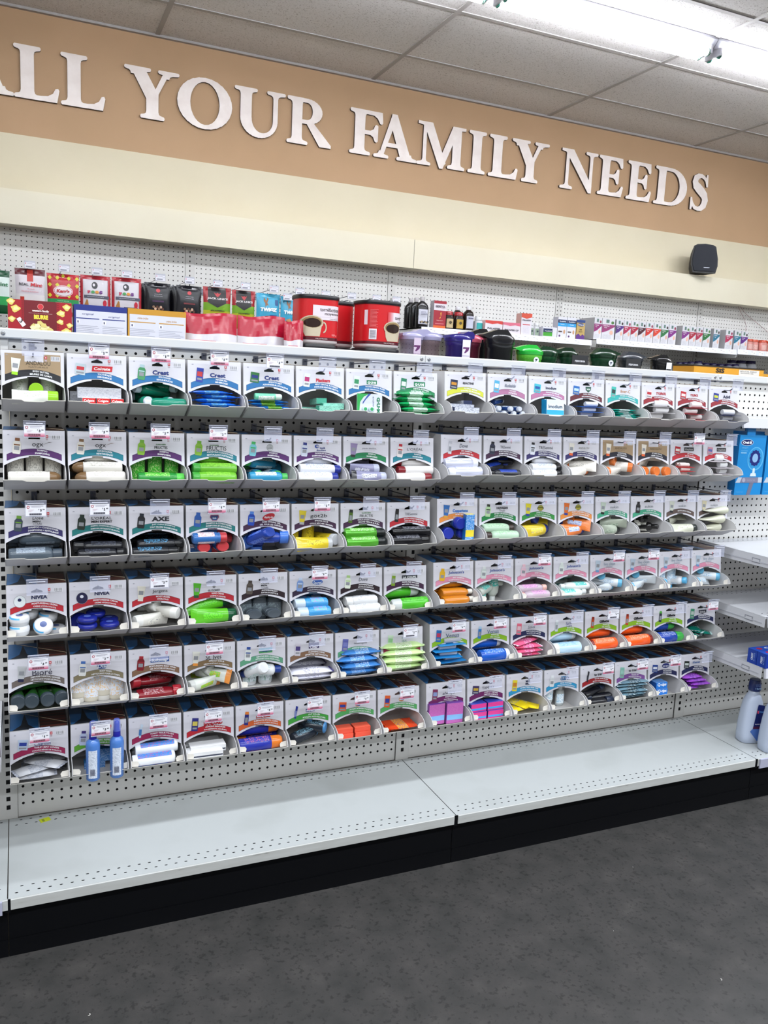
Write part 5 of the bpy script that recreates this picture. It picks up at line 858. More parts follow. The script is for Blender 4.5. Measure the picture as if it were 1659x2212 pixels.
bin_(6,13,[Bt('to travel',.044,'#30303a',.009,.03,.010,-.031)],'#9c1c24','TRAVEL HAIR BRUSH','BROSSE À CHEVEUX DE VOYAGE',('r','#23232b','#3a3a44'),'p4.99','A2:hair_brush J1:hair_brush','travel hair brush bin')
bin_(6,14,[Bt('to travel',.044,'#30303a',.009,.03,.012,-.031)],'#7c4c94','TRAVEL KIT','TROUSSE DE VOYAGE',('p','#7fb8a8','#9cccc0'),'p3.99','S6:travel_bag','travel kit bin')
bin_(6,15,[Bt('Q-tips',.026,'#e4e8f4',.007,.03,.010,-.030)],NAV,'COTTON SWABS','COTONS-TIGES',('x','#1f3f8c','#dfe4f0'),'p2.99','Y2:swab_box','cotton swab bin',shapes=[([(.010+.017*math.cos(a*PI/10),-.030+.0085*math.sin(a*PI/10)) for a in range(20)],'#232c70')])
bin_(6,16,[Bt('Kleenex',.036,'#4f78b8',.008,.02,.008,-.029,.15)],NAV,'WHITE TISSUES','MOUCHOIRS BLANCS',('x','#1f2a24','#c4d0cc'),'c','S4:purple_tissue','white tissue bin')

FL = -HB + 0.0016
FRONT = ['front', 'far left front', 'far right front']
def places(n, a): return {1: [a + ' centre'], 2: [a + ' left', a + ' right'], 3: [a + ' left', a + ' centre', a + ' right'], 4: ['far left ' + a, 'mid-left ' + a, 'mid-right ' + a, 'far right ' + a]}[n]
UPW = ['lowest', 'second up', 'third up', 'fourth up', 'fifth up', 'sixth up']
def fill(bd, base):
    rnd = random.Random(bd['row']*100+bd['col']); zf = FL; zb = FL; n_x = 0; grp = None
    def put(key, x, y, z, rz=0, ry=0, rx=0, place='', order='XYZ'):
        if PR[key][1] == 'tube' and abs(ry) < 1 and rx == 0: rx = rnd.choice([1, -1])*rnd.uniform(.7, 1.4)
        r = Euler((rx, ry, rz), 'XYZ')
        o = product(key, (base[0]+x, base[1]+y, base[2]+z), r, PR[key][2] + ', ' + place + ' in ' + bd['ref'], ('products in the ' + bd['ref']))
    R90 = PI/2
    used = set()
    toks = bd['content'].split(); kinds = set(q[0] for q in toks); k0 = toks[0].split(':')[1]
    if not kinds & set('BUTVKWYEZSLOQ') and k0 and PR[k0][1] in ('bottle', 'tube', 'can', 'stick', 'roll'): toks.append('B%d%s:%s' % (3 if dims(k0)[2] < .031 else 2, 'f' if kinds & set('DJ') else '', k0))
    for tk in toks:
        t, key = tk.split(':'); c = t[0]; d = t[1:]; num = int(''.join(q for q in d if q.isdigit()) or 1); fl = ''.join(q for q in d if not q.isdigit())
        if c == 'W':
            for i, x in enumerate([-.027, .034]): spray_bottle(base[0]+x+.008, base[1]-.050, base[2]-.139, ['left', 'right'][i])
            continue
        L, wy, h = dims(key); r = h/2
        if c == 'A':
            st = zf
            for i in range(num):
                lvl = i + (1 if fl == 'u' and num == 1 else 0)
                y = -.030 + .017*lvl + (wy/2-.017); y = max(y, -.036); z = (st + r if st > FL+.002 else (FL + .496*max(0, wy/2-y) + r + .0008 if PR[key][1] in ('box', 'pack', 'card', 'sachet') else FL + .496*max(0, -y) + 1.118*r + .0008)) + (i * h*0.97)
                if z + r > FL + .080: y = max(y, wy/2 + .002)
                fx = (BW-.004-L)/2; dx = rnd.uniform(-1, 1)*max(0, fx)
                flip = (rnd.random() < .5) if fl in ('', 'u', 's') else (fl == 'r')
                if fl == 'w' and i == 0: flip = False
                nm = 'across the front' if num == 1 and fl != 'u' and 'A' not in used else 'across, %s front' % UPW[lvl]
                put(key, dx, y, z, PI if flip else 0, rnd.uniform(-.02, .02), 0, nm)
                zf = max(zf, z+r)
            used.add('A')
        elif c == 'B':
            for i in range(num):
                z = zb + r + i*h*1.0; put(key, rnd.uniform(-1, 1)*max(0, (BW-.006-L)/2), (.03 if fl != 'f' else .074)+wy/2 - .0, z, 0 if rnd.random() < .5 else PI, 0, 0, 'across, %s at back' % UPW[i])
            zb += num*h
        elif c in 'HG':
            zz = FL+.017+r if c == 'H' else max(zf, FL+wy) + r*0.9
            sp = (BW-.008)/num if num > 2 else .052; xs = [(i-(num-1)/2)*sp*(1 if c == 'H' else .86) for i in range(num)]
            for i, x in enumerate(xs):
                off = .02 if fl == 'b' else 0
                put(key, x, -.036+off+L/2+rnd.uniform(0, .006), zz, -R90+rnd.uniform(-.12, .12), -.10 if c == 'H' else -.02, 0, places(num, 'bottom' if c == 'H' else 'upper')[i])
            zf = max(zf, zz+r)
        elif c == 'U':
            ys = .012 + r if zf < FL+.002 else .02 + r
            n_ = num; sp = (BW-.010)/max(n_, 2) if n_ > 1 else 0; xs = [(i-(n_-1)/2)*min(sp, .048) for i in range(n_)]
            if fl == 'L': xs = [x-.03 for x in xs]
            if fl == 'R': xs = [x+.035 for x in xs]
            for i, x in enumerate(xs):
                tilt = rnd.uniform(-.18, .18); put(key, x, ys+L*0.10, FL+L/2*.97+.002, R90, -R90*(-1 if rnd.random() < .5 else 1)+ .22*0, tilt if False else 0, 'standing ' + (places(n_, 'back')[i] if not fl else {'L': 'back far left', 'R': 'back far right'}[fl] + (' %d' % i if n_ > 1 else '')))
        elif c == 'V':
            x = .030 if d else .006; put(key, x, (-.020 if not d else -.028)+L*0.0 + (0 if d else .045), FL + (.049 if not d else .060), -R90 if not d else 0, (-.10 if not d else 0), 0, 'pointing forward at centre' if not d else 'standing front right')
        elif c == 'D':
            for i in range(num):
                a = [.45, -.5, .2][i % 3] + rnd.uniform(-.1, .1); z = max(zf, FL+.03) + r*(.9+.9*i) + .004; y = .030 + .030*i
                if z + r > FL + .074: y = max(y, (L*abs(math.sin(a)) + wy)/2)
                put(key, (-.010, .012, .0)[i % 3], y, z, a + (PI if rnd.random() < .5 else 0), .10*(1 if i % 2 else -1), 0, ['slanting on top', 'slanting behind the top one', 'slanting at the back'][i])
        elif c == 'X':
            for i in range(num):
                x = [.036, -.030, .004, -.05][i]; put(key, x, .012+L*.15, FL+.019+r + (0 if i < 2 else h), -R90+[.5, -.4, .15, .7][i], -.12, 0, ['angled forward at right', 'angled forward at left', 'angled forward at centre', 'angled at far left'][i])
            zf = max(zf, FL+h)
        elif c == 'J':
            st = zf
            spec = [(-.012, -.012, .35, .0), (.020, .002, -.65, .55), (-.020, .020, -1.05, 1.0), (.030, .030, .9, 1.25), (.0, .045, -.1, 1.9)]
            for i in range(num):
                x, y, a, lv = spec[i]; lim = max(0, (BW-.008-L*abs(math.cos(a)) - wy*abs(math.sin(a)))/2); x = max(-lim, min(lim, x)); lv2 = lv
                y = max(y, -.037 + (L*abs(math.sin(a))+wy*abs(math.cos(a)))/2 + .006*i); z = max(st, FL+.018) + r + h*lv2*.98
                if z + r > FL + .074: y = max(y, (L*abs(math.sin(a)) + wy*abs(math.cos(a)))/2 + .001)
                put(key, x, y, z, a + (PI if rnd.random() < .5 else 0), rnd.uniform(-.08, .08), 0, ['tilted at the bottom', 'crosswise second up', 'crosswise third up', 'crosswise fourth up', 'on top of the heap'][i])
        elif c in 'ST':
            y0 = (-.040+wy/2 if c == 'S' else .030+wy/2)
            for i in range(num):
                yy = y0 + min(.012, .004*i) - (0 if i else -.012); z = (FL + (.0165 if c == 'S' else 0)) + r + h*i*1.04; lim = max(0, (BW-.008-L)/2)
                put(key, rnd.uniform(-lim, lim), yy, z, rnd.uniform(-.1, .1), 0, 1e-4, ('%s in front stack' if c == 'S' else '%s in back stack') % UPW[i])
            if c == 'S': zf = FL+.0165+h*num*1.04
        elif c == 'Q':
            for i in range(3): put(key, [.004, -.006, -.012][i], [-.020, .012, .044][i], FL+.019+r+[0, .026, .052][i], [0, .16, .36][i], [0, -.1, -.2][i], 0, ['lowest at front', 'middle of the fan', 'top of the fan'][i])
        elif c == 'O':
            P = [(-.042, -.015, FL+.033, 0), (.014, -.012, FL+.037, .5), (-.042, -.013, FL+.033+h, .1), (-.02, .035, FL+.010+h*2.1, .25), (.028, .038, FL+.010+h*1.6, .2), (.046, .032, FL+.012, 0)]
            if h < .02: P = [(-.028, -.013, FL+.030, 0), (.028, -.012, FL+.030, 0), (-.028, -.011, FL+.030+h, .06), (.030, .032, FL+.012+h, .0), (-.003, .034, FL+.012+2.1*h, .1), (-.044, .030, FL+.030, .9)]
            for i, (x, y, z, a) in enumerate(P[:num]): put(key, x, y, z, 0, 0, a*(1.6 if i == 1 else 1), ['front left lower', 'front right', 'front left upper', 'back centre', 'back right', 'back corner'][i])
        elif c == 'K':
            for i in range(num):
                x = ([.012] if key == 'cyan_box' else [-.006, .0, .004])[0 if key == 'cyan_box' else i]; 
                if key == 'liner_box': put(key, [-.038, .026][i], -.010+.006*(1-i), FL+.015+h/2, [.05, -.04][i], 0, 0, ['left', 'right'][i] + ' standing box')
                else: put(key, x, -.030+.014*i, FL+.018+h/2, [0, .06, -.05][i], 0, -.12, ['frontmost upright', 'upright behind the front one', 'upright at the rear'][i])
        elif c == 'Z':
            for i in range(num): put(key, -.022+.034*i, -.040+wy/2+.002, FL+.0205+r, 0, 0, 0, ['left', 'middle', 'right'][i] + ' front end flap')
            zf = max(zf, FL+.0205+h)
        elif c in 'YE':
            for i in range(num):
                ix, iz = i % 2, i//2
                if key == 'swab_box': ix, iz = 0, i
                put(key, (-.036+ix*(L+.006)) if key != 'swab_box' else -.018, -.030+wy/2 + .004*iz, FL+.0155+r+iz*(h+.001), rnd.uniform(-.03, .03), 0, 0, ['lower', 'upper', 'top'][iz] + (' left' if ix == 0 and key != 'swab_box' else ' right' if ix else '') + ' box')
        elif c == 'F':
            for i in range(num): put(key, [-.022, .016][i], [-.002, .002][i], FL+.034+r*1.2, [2.2, -.15][i], [.45, .0][i], 0, ['leaning at front left', 'lying at front right'][i])
            zf = FL+.05
        elif c == 'L': put(key, -.01, .05, FL+L*.45, R90, R90, .3, 'standing at the back')

# the two blue spray bottles standing in their bin
def spray_bottle(x, y, z, side):
    t = thing('spray_bottle', 'translucent blue spray bottle with blue pump, %s of the standing pair' % side, 'bottle', (x, y, z), (0, 0, -.1), 'blue spray bottles standing in the bottom row')
    b = MB(); b.lathe([(0, .015), (.003, .0178), (.098, .0185), (.108, .0165), (.116, .009)], M('#4f80cc', .2, 0, 1, 0, .15), 20, 'z'); b.build('bottle_body', t)
    c = MB(); c.lathe([(.114, .0100), (.128, .0096), (.130, .0088)], gloss('#1a1fa8'), 16, 'z'); c.lathe([(.130, .0085), (.133, .0070), (.150, .0066), (.156, .0056), (.158, .002)], gloss('#2026b4'), 14, 'z'); c.build('pump', t)
    c = MB(); c.lathe([(.1305, .0102), (.160, .0088), (.163, .007)], M('#6c80e0', .1, 0, .45), 14, 'z'); c.build('overcap', t)
    l = MB(); l.lathe([(.010, .01865), (.088, .0191)], fineprint('#d4dbe8', '#7a86a0'), 8, 'z', 1, 1, 2, -PI/2-.62, -PI/2+.62); 
    for i in range(9): l.add([(-.0065+i*.0014, -.0193, .018), (-.0057+i*.0014, -.0193, .018), (-.0057+i*.0014, -.0193, .036), (-.0065+i*.0014, -.0193, .036)], [(0,1,2,3)], M('#4a4a60'))
    l.build('label', t)

for bd in BINS:
    r, c = bd['row']-1, bd['col']-1; s2 = 0 if c < 8 else 1
    xl = (.0085 + .1497*c) if s2 == 0 else (1.2245 + .1504*(c-8)); x = xl + BW/2; z = ROWZ[s2][r]; y = -.142
    t = thing('display_bin', 'white cardboard bin for %s, %s in %s row' % (bd['ref'].replace(' bin', ''), ORD[c], ROWN[r]), 'display bin', (x, y, z), group='cardboard product bins')
    inst('tray', TRAY[1 if r >= 3 else 0], t); inst('printed_top', TOP, t)
    header(bd).build('header_panel', t)
    k = thing('label_hook', 'wire hook with %s tag at the %s' % ({'c': 'empty clear', 'p': 'pink priced', 'w': 'white priced'}[bd['tag'][0]], bd['ref']), 'hook', (x, -.0008, z), group='label hooks over the bins')
    inst('wire', HK[0], k); inst('back_plate', HK[1], k); inst('tag_holder', HK[2], k)
    if bd['tag'] != 'c': price_label(bd['tag'][0], bd['tag'][1:]).build('price_label', k)
    fill(bd, (x, y, z))

# ================================================================ GOODS ON THE FAR SIDE OF THE GONDOLA (their shelf is hidden by the top rail)
ZG = 1.200
t = thing('rear_shelf', 'white rear shelf behind the top rail carrying coffee, cartons and shaker cups', 'shelf', (1.4, 0.022, ZG))
mb = MB(); mb.box(-1.46, 1.7, 0, .42, -.012, -.0005, m_white); mb.build('shelf_board', t)
mb = MB(); mb.box(-1.46, 1.7, .414, .42, -.045, -.012, m_white); mb.build('price_rail', t)
def rect(b, x0, x1, z0, z1, c, y): b.add([(x0, y, z0), (x1, y, z0), (x1, y, z1), (x0, y, z1)], [(0,1,2,3)], c if not isinstance(c, str) else M(c, .4))
def blob(b, x, z, r, c, y, s=0): b.flat([(x+r*(1+.25*math.sin(3*a+s))*math.cos(a), z+r*.8*(1+.2*math.cos(4*a+s))*math.sin(a)) for a in [i*PI/7 for i in range(14)]], M(c, .4), y)
# popcorn cartons, stacked two high
for k, l in enumerate(['red popcorn carton with yellow BEURRE lettering, on top of another', 'red popcorn carton hidden under the BEURRE one behind the top rail']):
    t = thing('popcorn_box', l, 'box', (.105, .12, ZG+(.1195 if k == 0 else 0)), group='popcorn cartons')
    b = MB(); b.fbox(-.081, .081, 0, .075, 0, .119, M('#a01c28', .35), M('#8c1822', .35), M('#7c141e', .35)); b.build('carton', t)
    if k == 0:
        b = MB(); y = -.0004; rect(b, -.041, .042, 0, .119, '#6e141f', y)
        for i in range(22):
            for s in (-.0465, .0435): rect(b, s, s+.004, .003+.0053*i, .0055+.0053*i, '#7c1622', y)
        for P in [(-.062,.094,.0115),(-.0715,.066,.009),(-.073,.112,.010),(.054,.089,.0105),(.068,.106,.010),(.052,.066,.0085),(.075,.058,.008),(.067,.040,.012),(-.076,.030,.007)]: blob(b, P[0], P[1], P[2], '#dfcc6a', y-.0004, P[0]*90); blob(b, P[0]+.001, P[1]+.001, P[2]*.55, '#f0e7a0', y-.0007, P[1]*90)
        rnd = random.Random(3)
        for i in range(60):
            u = rnd.uniform(-1, 1); v = rnd.uniform(0, 1); blob(b, -.002+u*.046, .008+v*.052*(1-u*u), .0075, rnd.choice(['#e6dc94', '#f0e9b4', '#d8c878', '#ece2a4']), y-.0006-.00004*i, i)
        b.add([(-.060, y-.0008, .067), (-.051, y-.0008, .073), (-.036, y-.0008, .053), (-.045, y-.0008, .046)], [(3,2,1,0)], M('#e6dfe0')); b.text('3', -.048, .062, .006, M('#3a2a34'), y-.0012, bold=.04, rot=-.7)
        b.flat([(.001+.0078*math.cos(a*PI/10), .1035+.0078*math.sin(a*PI/10)) for a in range(20)], M('#e8b0a8', .4), y-.0003); b.flat([(.001+.0070*math.cos(a*PI/10), .1035+.0070*math.sin(a*PI/10)) for a in range(20)], M('#c8323c', .4), y-.0005)
        b.text('western family', .001, .0915, .043, M('#efe2dd'), y-.0005, bold=.04); b.text('MAÏS À ÉCLATER AU MICRO-ONDES', .001, .0855, .060, M('#d8b4b0'), y-.0005, h=.0018); b.text('BEURRE', .002, .0755, .036, M('#ecd846'), y-.0005, h=.012, bold=.06); b.build('front_print', t)
# the two oatmeal cartons
for x0, x1, c, sd, ttl, l in [(.192, .334, '#23307c', '#1a2468', 'original', 'white-faced carton with navy blue top band, beside the popcorn'), (.336, .500, '#bd8a2c', '#a8781f', 'crème brûlée', 'white-faced carton with mustard gold top band')]:
    t = thing('cereal_box', l, 'box', ((x0+x1)/2, .12, ZG)); h = (x1-x0)/2; b = MB(); b.fbox(-h, h, 0, .07, 0, .238, M(c, .35), M(sd, .35), M(sd, .35)); b.build('carton', t)
    b = MB(); y = -.0004; rect(b, -h+.005, h-.001, .012, .222, '#cbccd8', y)
    for s in (-1, 1):
        cx = s*h*.49; fp = fineprint('#d5d6e0', '#8a8c9c'); b.text(ttl, cx-.010*0, .2125-(.004 if s > 0 else 0), .030, M(c), y-.0004, h=.006, shear=.2); rect(b, cx-h*.43, cx+h*.43, .1995, .2020, c, y-.0003)
        rect(b, cx-h*.42, cx-h*.30, .186, .196, '#e4e4ec', y-.0003); rect(b, cx-h*.39, cx-h*.34, .188, .194, '#5c5c74', y-.0005)
        for i in range(22): rect(b, cx-h*.43, cx-h*.43+h*.86*(.6+.4*abs(math.sin(i*2.3+s))), .180-.0046*i, .1813-.0046*i, '#a4a6b4', y-.0003)
    b.build('back_print', t)
# red stand-up pouches
def red_pouch(x0, x1, zt, l, y=.115):
    t = thing('snack_pouch', l, 'bag', ((x0+x1)/2, y, ZG), (-.04, 0, 0), 'large red pouches'); h = (x1-x0)/2; H_ = zt-ZG; nx, nz = 24, 28; b = MB(); V = []; rnd = random.Random(int(x0*1000))
    for s in (-1, 1):
        for j in range(nz+1):
            for i in range(nx+1):
                u, v = -1+2*i/nx, j/nz; d = .032*(1-abs(u)**3)*(1-v)**.7+.001; V.append((u*h, s*d+.035+(.0016*math.sin(5*u+9*v)+.0010*math.sin(13*u-17*v)+.0006*math.sin(29*u+31*v))*(1-abs(u)**4)*s, v*H_ + .004*math.sin(3*u)*v))
    n = (nx+1)*(nz+1); mr, mw_ = M('#a81430', .2), M('#cac6cc', .25)
    for j in range(nz):
        F = [(j*(nx+1)+i, j*(nx+1)+i+1, (j+1)*(nx+1)+i+1, (j+1)*(nx+1)+i) for i in range(nx)]
        b.add(V, F, mr if j >= 21 else mw_, True); b.add(V, [tuple(n+a for a in reversed(f)) for f in F], mr if j >= 21 else mw_, True)
    b.build('pouch_body', t)
    q = MB()
    for i in range(9): rect(q, -h*.80, -h*.05, .150-.006*i, .1515-.006*i, '#8a8494', -.004-.0022*i*0)
    rect(q, .05*h, .80*h, .112, .157, fineprint('#d6d2d8', '#6a6474'), -.0036); rect(q, -h*.9, h*.1, .160, .1615, '#c2183a', -.0034); q.build('nutrition_print', t)
red_pouch(.502, .660, 1.445, 'large red and white pouch, leftmost of the three'); red_pouch(.662, .812, 1.448, 'large red and white pouch, middle of the three'); red_pouch(.800, .862, 1.440, 'narrow red and white pouch edge in front of the coffee can', .085)
# coffee canisters, two tiers
def canister(x, y, z, l, face, rot=0):
    t = thing('coffee_canister', l, 'canister', (x, y, z), (0, 0, rot), 'red coffee canisters with black lids'); R = .067; SQ = 3.4; b = MB(); mr = M('#c41f26', .25)
    b.lathe([(.004, R*.97), (.006, R), (.0135, R)], M('#c9c4c4', .3), 40, 'z', 1, 1, SQ); b.lathe([(.0137, R*1.002), (.024, R*1.002)], M('#521420', .3), 40, 'z', 1, 1, SQ); b.lathe([(.024, R), (.152, R)], mr, 40, 'z', 1, 1, SQ); b.build('canister_body', t)
    c = MB(); c.lathe([(0.0, R*.9), (.004, R*.97)], M('#e0dcdc', .3), 40, 'z', 1, 1, SQ); c.build('base_ring', t)
    c = MB(); c.lathe([(.151, R*1.03), (.153, R*1.045), (.162, R*1.045), (.1645, R*1.02)], M('#17161b', .35), 40, 'z', 1, 1, SQ); c.build('lid', t)
    for ch in t.children: ch.scale = (1, 1, .925 if z > ZG+.1 else 1.045)
    if face is None: return
    q = MB(); yy = -.0005; W_ = M('#d9cfd8', .3)
    if face == 'a':
        rect(q, -.030, .0640, .082, .130, W_, yy); q.text('torréfaction', .026, .1165, .066, M('#352228'), yy-.0004, h=.0125, bold=.015); q.text('moyenne', .034, .1005, .050, M('#352228'), yy-.0004, h=.0095, bold=.015); rect(q, -.018, .063, .0915, .0919, '#9a8c94', yy-.0002); q.text('CAFÉ MOULU', .042, .0865, .032, M('#7a6c74'), yy-.0004); q.text('920 g', .044, .032, .018, M('#e9b4b4'), yy-.0004); q.text('VALUE PRICED', .0, .0188, .040, M('#d8c4c4'), -.0020); cx = -.030
    else:
        rect(q, .026, .064, .074, .126, W_, yy)
        for i in range(12): rect(q, .026-.0018*(i+1), .026-.0018*i, .074, .126, ['#d4b8c2', '#d2acb4', '#d0a0a8', '#ce949c', '#cc8890', '#cb7c84', '#ca7078', '#c9646c', '#c85860', '#c74c54', '#c64048', '#c5343c'][i], yy)
        q.text('torréf', .047, .1085, .030, M('#352228'), yy-.0004, h=.0125, bold=.015); q.text('moy', .053, .091, .020, M('#352228'), yy-.0004, h=.0085, bold=.015)
        for i in range(14): rect(q, -.055, -.030-.006*abs(math.sin(i*1.7)), .130-.0045*i, .1315-.0045*i, '#d86c70', yy)
        rect(q, -.056, -.034, .030, .066, '#d9d4dc', yy)
        for i in range(8): rect(q, -.054, -.037, .034+.0036*i, .0356+.0036*i, '#4a4450', yy-.0003)
        rect(q, -.065, -.060, .080, .130, W_, yy); q.text('VALUE PRICED', .012, .0188, .040, M('#d8c4c4'), -.0020); cx = .026
    EL = lambda a0, a1, rx, rz, x, z: [(x+rx*math.cos(a0+(a1-a0)*i/16), z+rz*math.sin(a0+(a1-a0)*i/16)) for i in range(17)]
    cup = M('#bfb39c', .3); q.flat(EL(PI, 2*PI, .027, .014, cx, .040)[:1] + [(cx-.031, .066), (cx+.031, .066), (cx+.024, .026), (cx-.021, .026)], cup, yy-.0004)
    q.flat(EL(0, 2*PI, .0355, .0235, cx, .072)[:-1], cup, yy-.0006); q.flat(EL(0, 2*PI, .031, .019, cx, .073)[:-1], M('#8c744c', .3), yy-.0008); q.flat(EL(0, 2*PI, .027, .0155, cx, .0705)[:-1], M('#2a1a18', .2), yy-.0010)
    for P in ring(cx+.036, .057, .011, .019, .007, .014, -PI/2, PI/2, 8): q.flat(P[::-1], cup, yy-.0003)
    conform(q, lambda x, y, z: y - .0008 - R*max(0, 1-(min(abs(x), R)/(R*1.003))**SQ)**(1/SQ), .005, 0)
    q.build('label_print', t).scale = (1, 1, .925)
canister(.924, .200, ZG+.1725, 'red coffee canister with a full torréfaction moyenne label, top tier left', 'a')
canister(1.030, .290, ZG+.1725, 'red coffee canister recessed between the two front ones', None)
canister(1.139, .200, ZG+.1725, 'red coffee canister turned to show its barcode, top tier right', 'b', .10)
canister(.924, .200, ZG, 'bottom-tier red coffee canister under the left front one', None); canister(1.139, .200, ZG, 'bottom-tier red coffee canister under the right front one', None, .10); canister(1.033, .345, ZG, 'bottom-tier red coffee canister at the rear', None)
bpy.data.objects['coffee_canister.001'].location = (1.033, .345, ZG+.1725)
# shaker cups
def shaker(x, y, zt, R, body, lid, l, alpha=1.0, spout=1, tagc=None, mark=None, LD=.036):
    H_ = zt-ZG; t = thing('shaker_cup', l, 'shaker cup', (x, y, ZG), (0, 0, 0)); b = MB(); mB = M(body, .15, 0, alpha) if alpha < 1 else M(body, .25); R *= .95; zc = H_-LD
    b.lathe([(0, R*.80), (.004, R*.84), (zc-.016, R*.90), (zc-.014, R*.95), (zc, R*.95)], mB, 28, 'z'); b.build('cup', t)
    c = MB(); mL = gloss(lid); tall = alpha < 1 or abs(x-1.415) < .001; k = LD/.036
    c.lathe([(zc, R*.99), (zc+.001, R*1.0), (zc+.012*k, R*1.02)], mL, 28, 'z'); c.lathe([(zc+.0121*k, R*1.02), (zc+.019*k, R*.88), (zc+.023*k, R*.60), (zc+.024*k, .0001)], mL, 28, 'z'); c.build('lid', t)
    f = MB(); s = spout; P = [(-s*R*1.0, zc+.012*k), (-s*R*1.02, zc+.026*k), (-s*R*.85, zc+.035*k), (-s*R*.5, zc+.036*k), (-s*R*.1, zc+.027*k), (s*R*.4, zc+.026*k), (s*R*.98, zc+.020*k), (s*R*1.0, zc+.012*k)] if tall else [(-s*R*1.36, zc+.017*k), (-s*R*1.37, zc+.021*k), (-s*R*.3, zc+.035*k), (s*R*.40, zc+.036*k), (s*R*.6, zc+.028*k), (s*R*.9, zc+.015*k), (-s*R*.9, zc+.011*k)]; wd_ = .55 if tall else .30; f.prism(P if s < 0 else P[::-1], -R*wd_, R*wd_, mL); f.build('spout_cap', t)
    if tagc:
        q = MB(); q.box(-R*.2, R*.42, -R*1.06, -R*1.045, zc-.070, zc+.006, M(tagc, .4)); k = M(mark or '#5a1c5c'); x0 = R*.11; z0 = zc-.006
        q.flat([(x0-.012, z0-.012), (x0+.012, z0-.012), (x0+.008, z0-.024), (x0-.003, z0-.032), (x0-.008, z0-.032), (x0-.001, z0-.018), (x0-.013, z0-.018)][::-1], k, -R*1.0605); q.text('PERFORMA', x0, z0-.041, .026, k, -R*1.0606); q.build('hang_tag', t)
    elif mark:
        q = MB(); q.flat([(.011*math.cos(a*PI/8), .011*math.sin(a*PI/8)+zc-.018) for a in range(16)], M('#d9dde6'), -R*.985); q.flat([(-.006, zc-.014), (.006, zc-.014), (.002, zc-.019), (-.002, zc-.026), (-.003, zc-.018)][::-1], M(mark), -R*.987); q.build('logo_disc', t)
lav = '#a9a6cc'
shaker(1.268, .20, 1.446, .044, '#9a8fb0', lav, 'clear shaker cup with lavender lid, left of the two', .40, -1, '#c9b8cc'); shaker(1.355, .235, 1.450, .044, '#a38a96', lav, 'clear shaker cup with lavender lid, right of the two', .40, 1)
shaker(1.415, .135, 1.447, .050, '#241a66', '#2a2080', 'purple shaker cup with a white hang tag', 1, -1, '#d8d4e6', '#5a1c5c'); shaker(1.505, .215, 1.452, .043, '#7a2c44', '#e05a74', 'shaker cup with coral pink lid behind the purple one', .75, 1)
shaker(1.590, .290, 1.472, .043, '#101014', '#15151a', 'black shaker cup partly hidden behind a larger one', 1, 1, LD=.044); shaker(1.573, .130, 1.463, .0565, '#16171b', '#1b1b20', 'large black shaker cup wrapped in film', 1, 1, LD=.050)
shaker(1.705, .140, 1.420, .051, '#5cb83c', '#1fc43c', 'bright green shaker cup with round badge', 1, 1, None, '#1c2440'); shaker(1.815, .205, 1.422, .050, '#124024', '#113a22', 'dark green shaker cup beside the bright green one', 1, -1)
shaker(1.940, .250, 1.426, .050, '#0f3520', '#0e3019', 'dark green shaker cup, middle one of three', 1, 1); shaker(2.050, .170, 1.428, .054, '#123c24', '#103620', 'dark green shaker cup with round badge', 1, -1, None, '#1c2440')
shaker(2.190, .185, 1.424, .051, '#2a2d33', '#3c4048', 'charcoal grey shaker cup', 1, -1); shaker(2.318, .160, 1.420, .043, '#131316', '#17171b', 'black shaker cup with a white square tag', 1, 1, '#dcdce2', '#16161c')
for x, l in [(1.885, 'left'), (2.125, 'right')]:
    b = MB(); b.box(x-.034, x+.034, .085, .088, ZG, 1.393, M('#1b1c21')); b.text('PERFORMA', x, 1.372, .044, M('#c9c9d0'), .0845, bold=.04); tag(b.build('product_card'), 'black card with white lettering between shaker cups, %s one' % l, 'card')
b = MB(); b.lathe([(ZG, .026), (ZG+.17, .026), (ZG+.178, .018), (ZG+.192, .018)], M('#c2364c'), 16, 'z'); o = b.build('supplement_bottle', None, (1.640, .27, 0)); tag(o, 'pink supplement bottle peeking between black and bright green cups', 'bottle')
for i, (x, zt, c) in enumerate([(2.355, 1.377, '#b0562c'), (2.395, 1.381, '#8fbc1e'), (2.425, 1.383, '#9cc423'), (2.452, 1.380, '#a8c83a')]):
    o = product('tide_flat' if i == 0 else 'yellow_wipes', (x, .22+.03*i, zt-.06), (PI/2, -.15+.1*i, 0), ['orange bag top just above the rail beside the black cup', 'lime green bag top just above the rail, leftmost', 'lime green bag top just above the rail, middle', 'lime green bag top just above the rail, nearest the energy carton'][i], 'bag tops above the rail')
    for ch in o.children: ch.scale = (.5, 1, 1)
    if i:
        for ch in o.children:
            me = ch.data.copy(); ch.data = me
            for k in range(len(me.materials)): me.materials[k] = M(c, .3)
b = MB(); b.fbox(2.455, 2.825, .125, .24, ZG, 1.387, M('#d69a2c', .35), M('#c08624', .35), M('#14130f', .4)); b.box(2.453, 2.827, .123, .242, 1.386, 1.391, M('#1b1814', .4)); t = tag(b.build('energy_gel_box'), 'amber carton with black lid edge and black lettering on the rail', 'box')
b = MB(); b.text('SiS', 2.590, 1.3735, .046, M('#1c1712'), .1245, h=.018, bold=.05); b.build('front_print', t); b = MB(); rect(b, 2.69, 2.80, 1.330, 1.382, '#dad8d4', .1246); b.text('BETA FUEL ENERGY', 2.742, 1.376, .09, M('#50505a'), .1242, h=.005); b.text('ISOTONIC GEL', 2.735, 1.369, .07, M('#50505a'), .1242, h=.004); b.build('address_sticker', t)
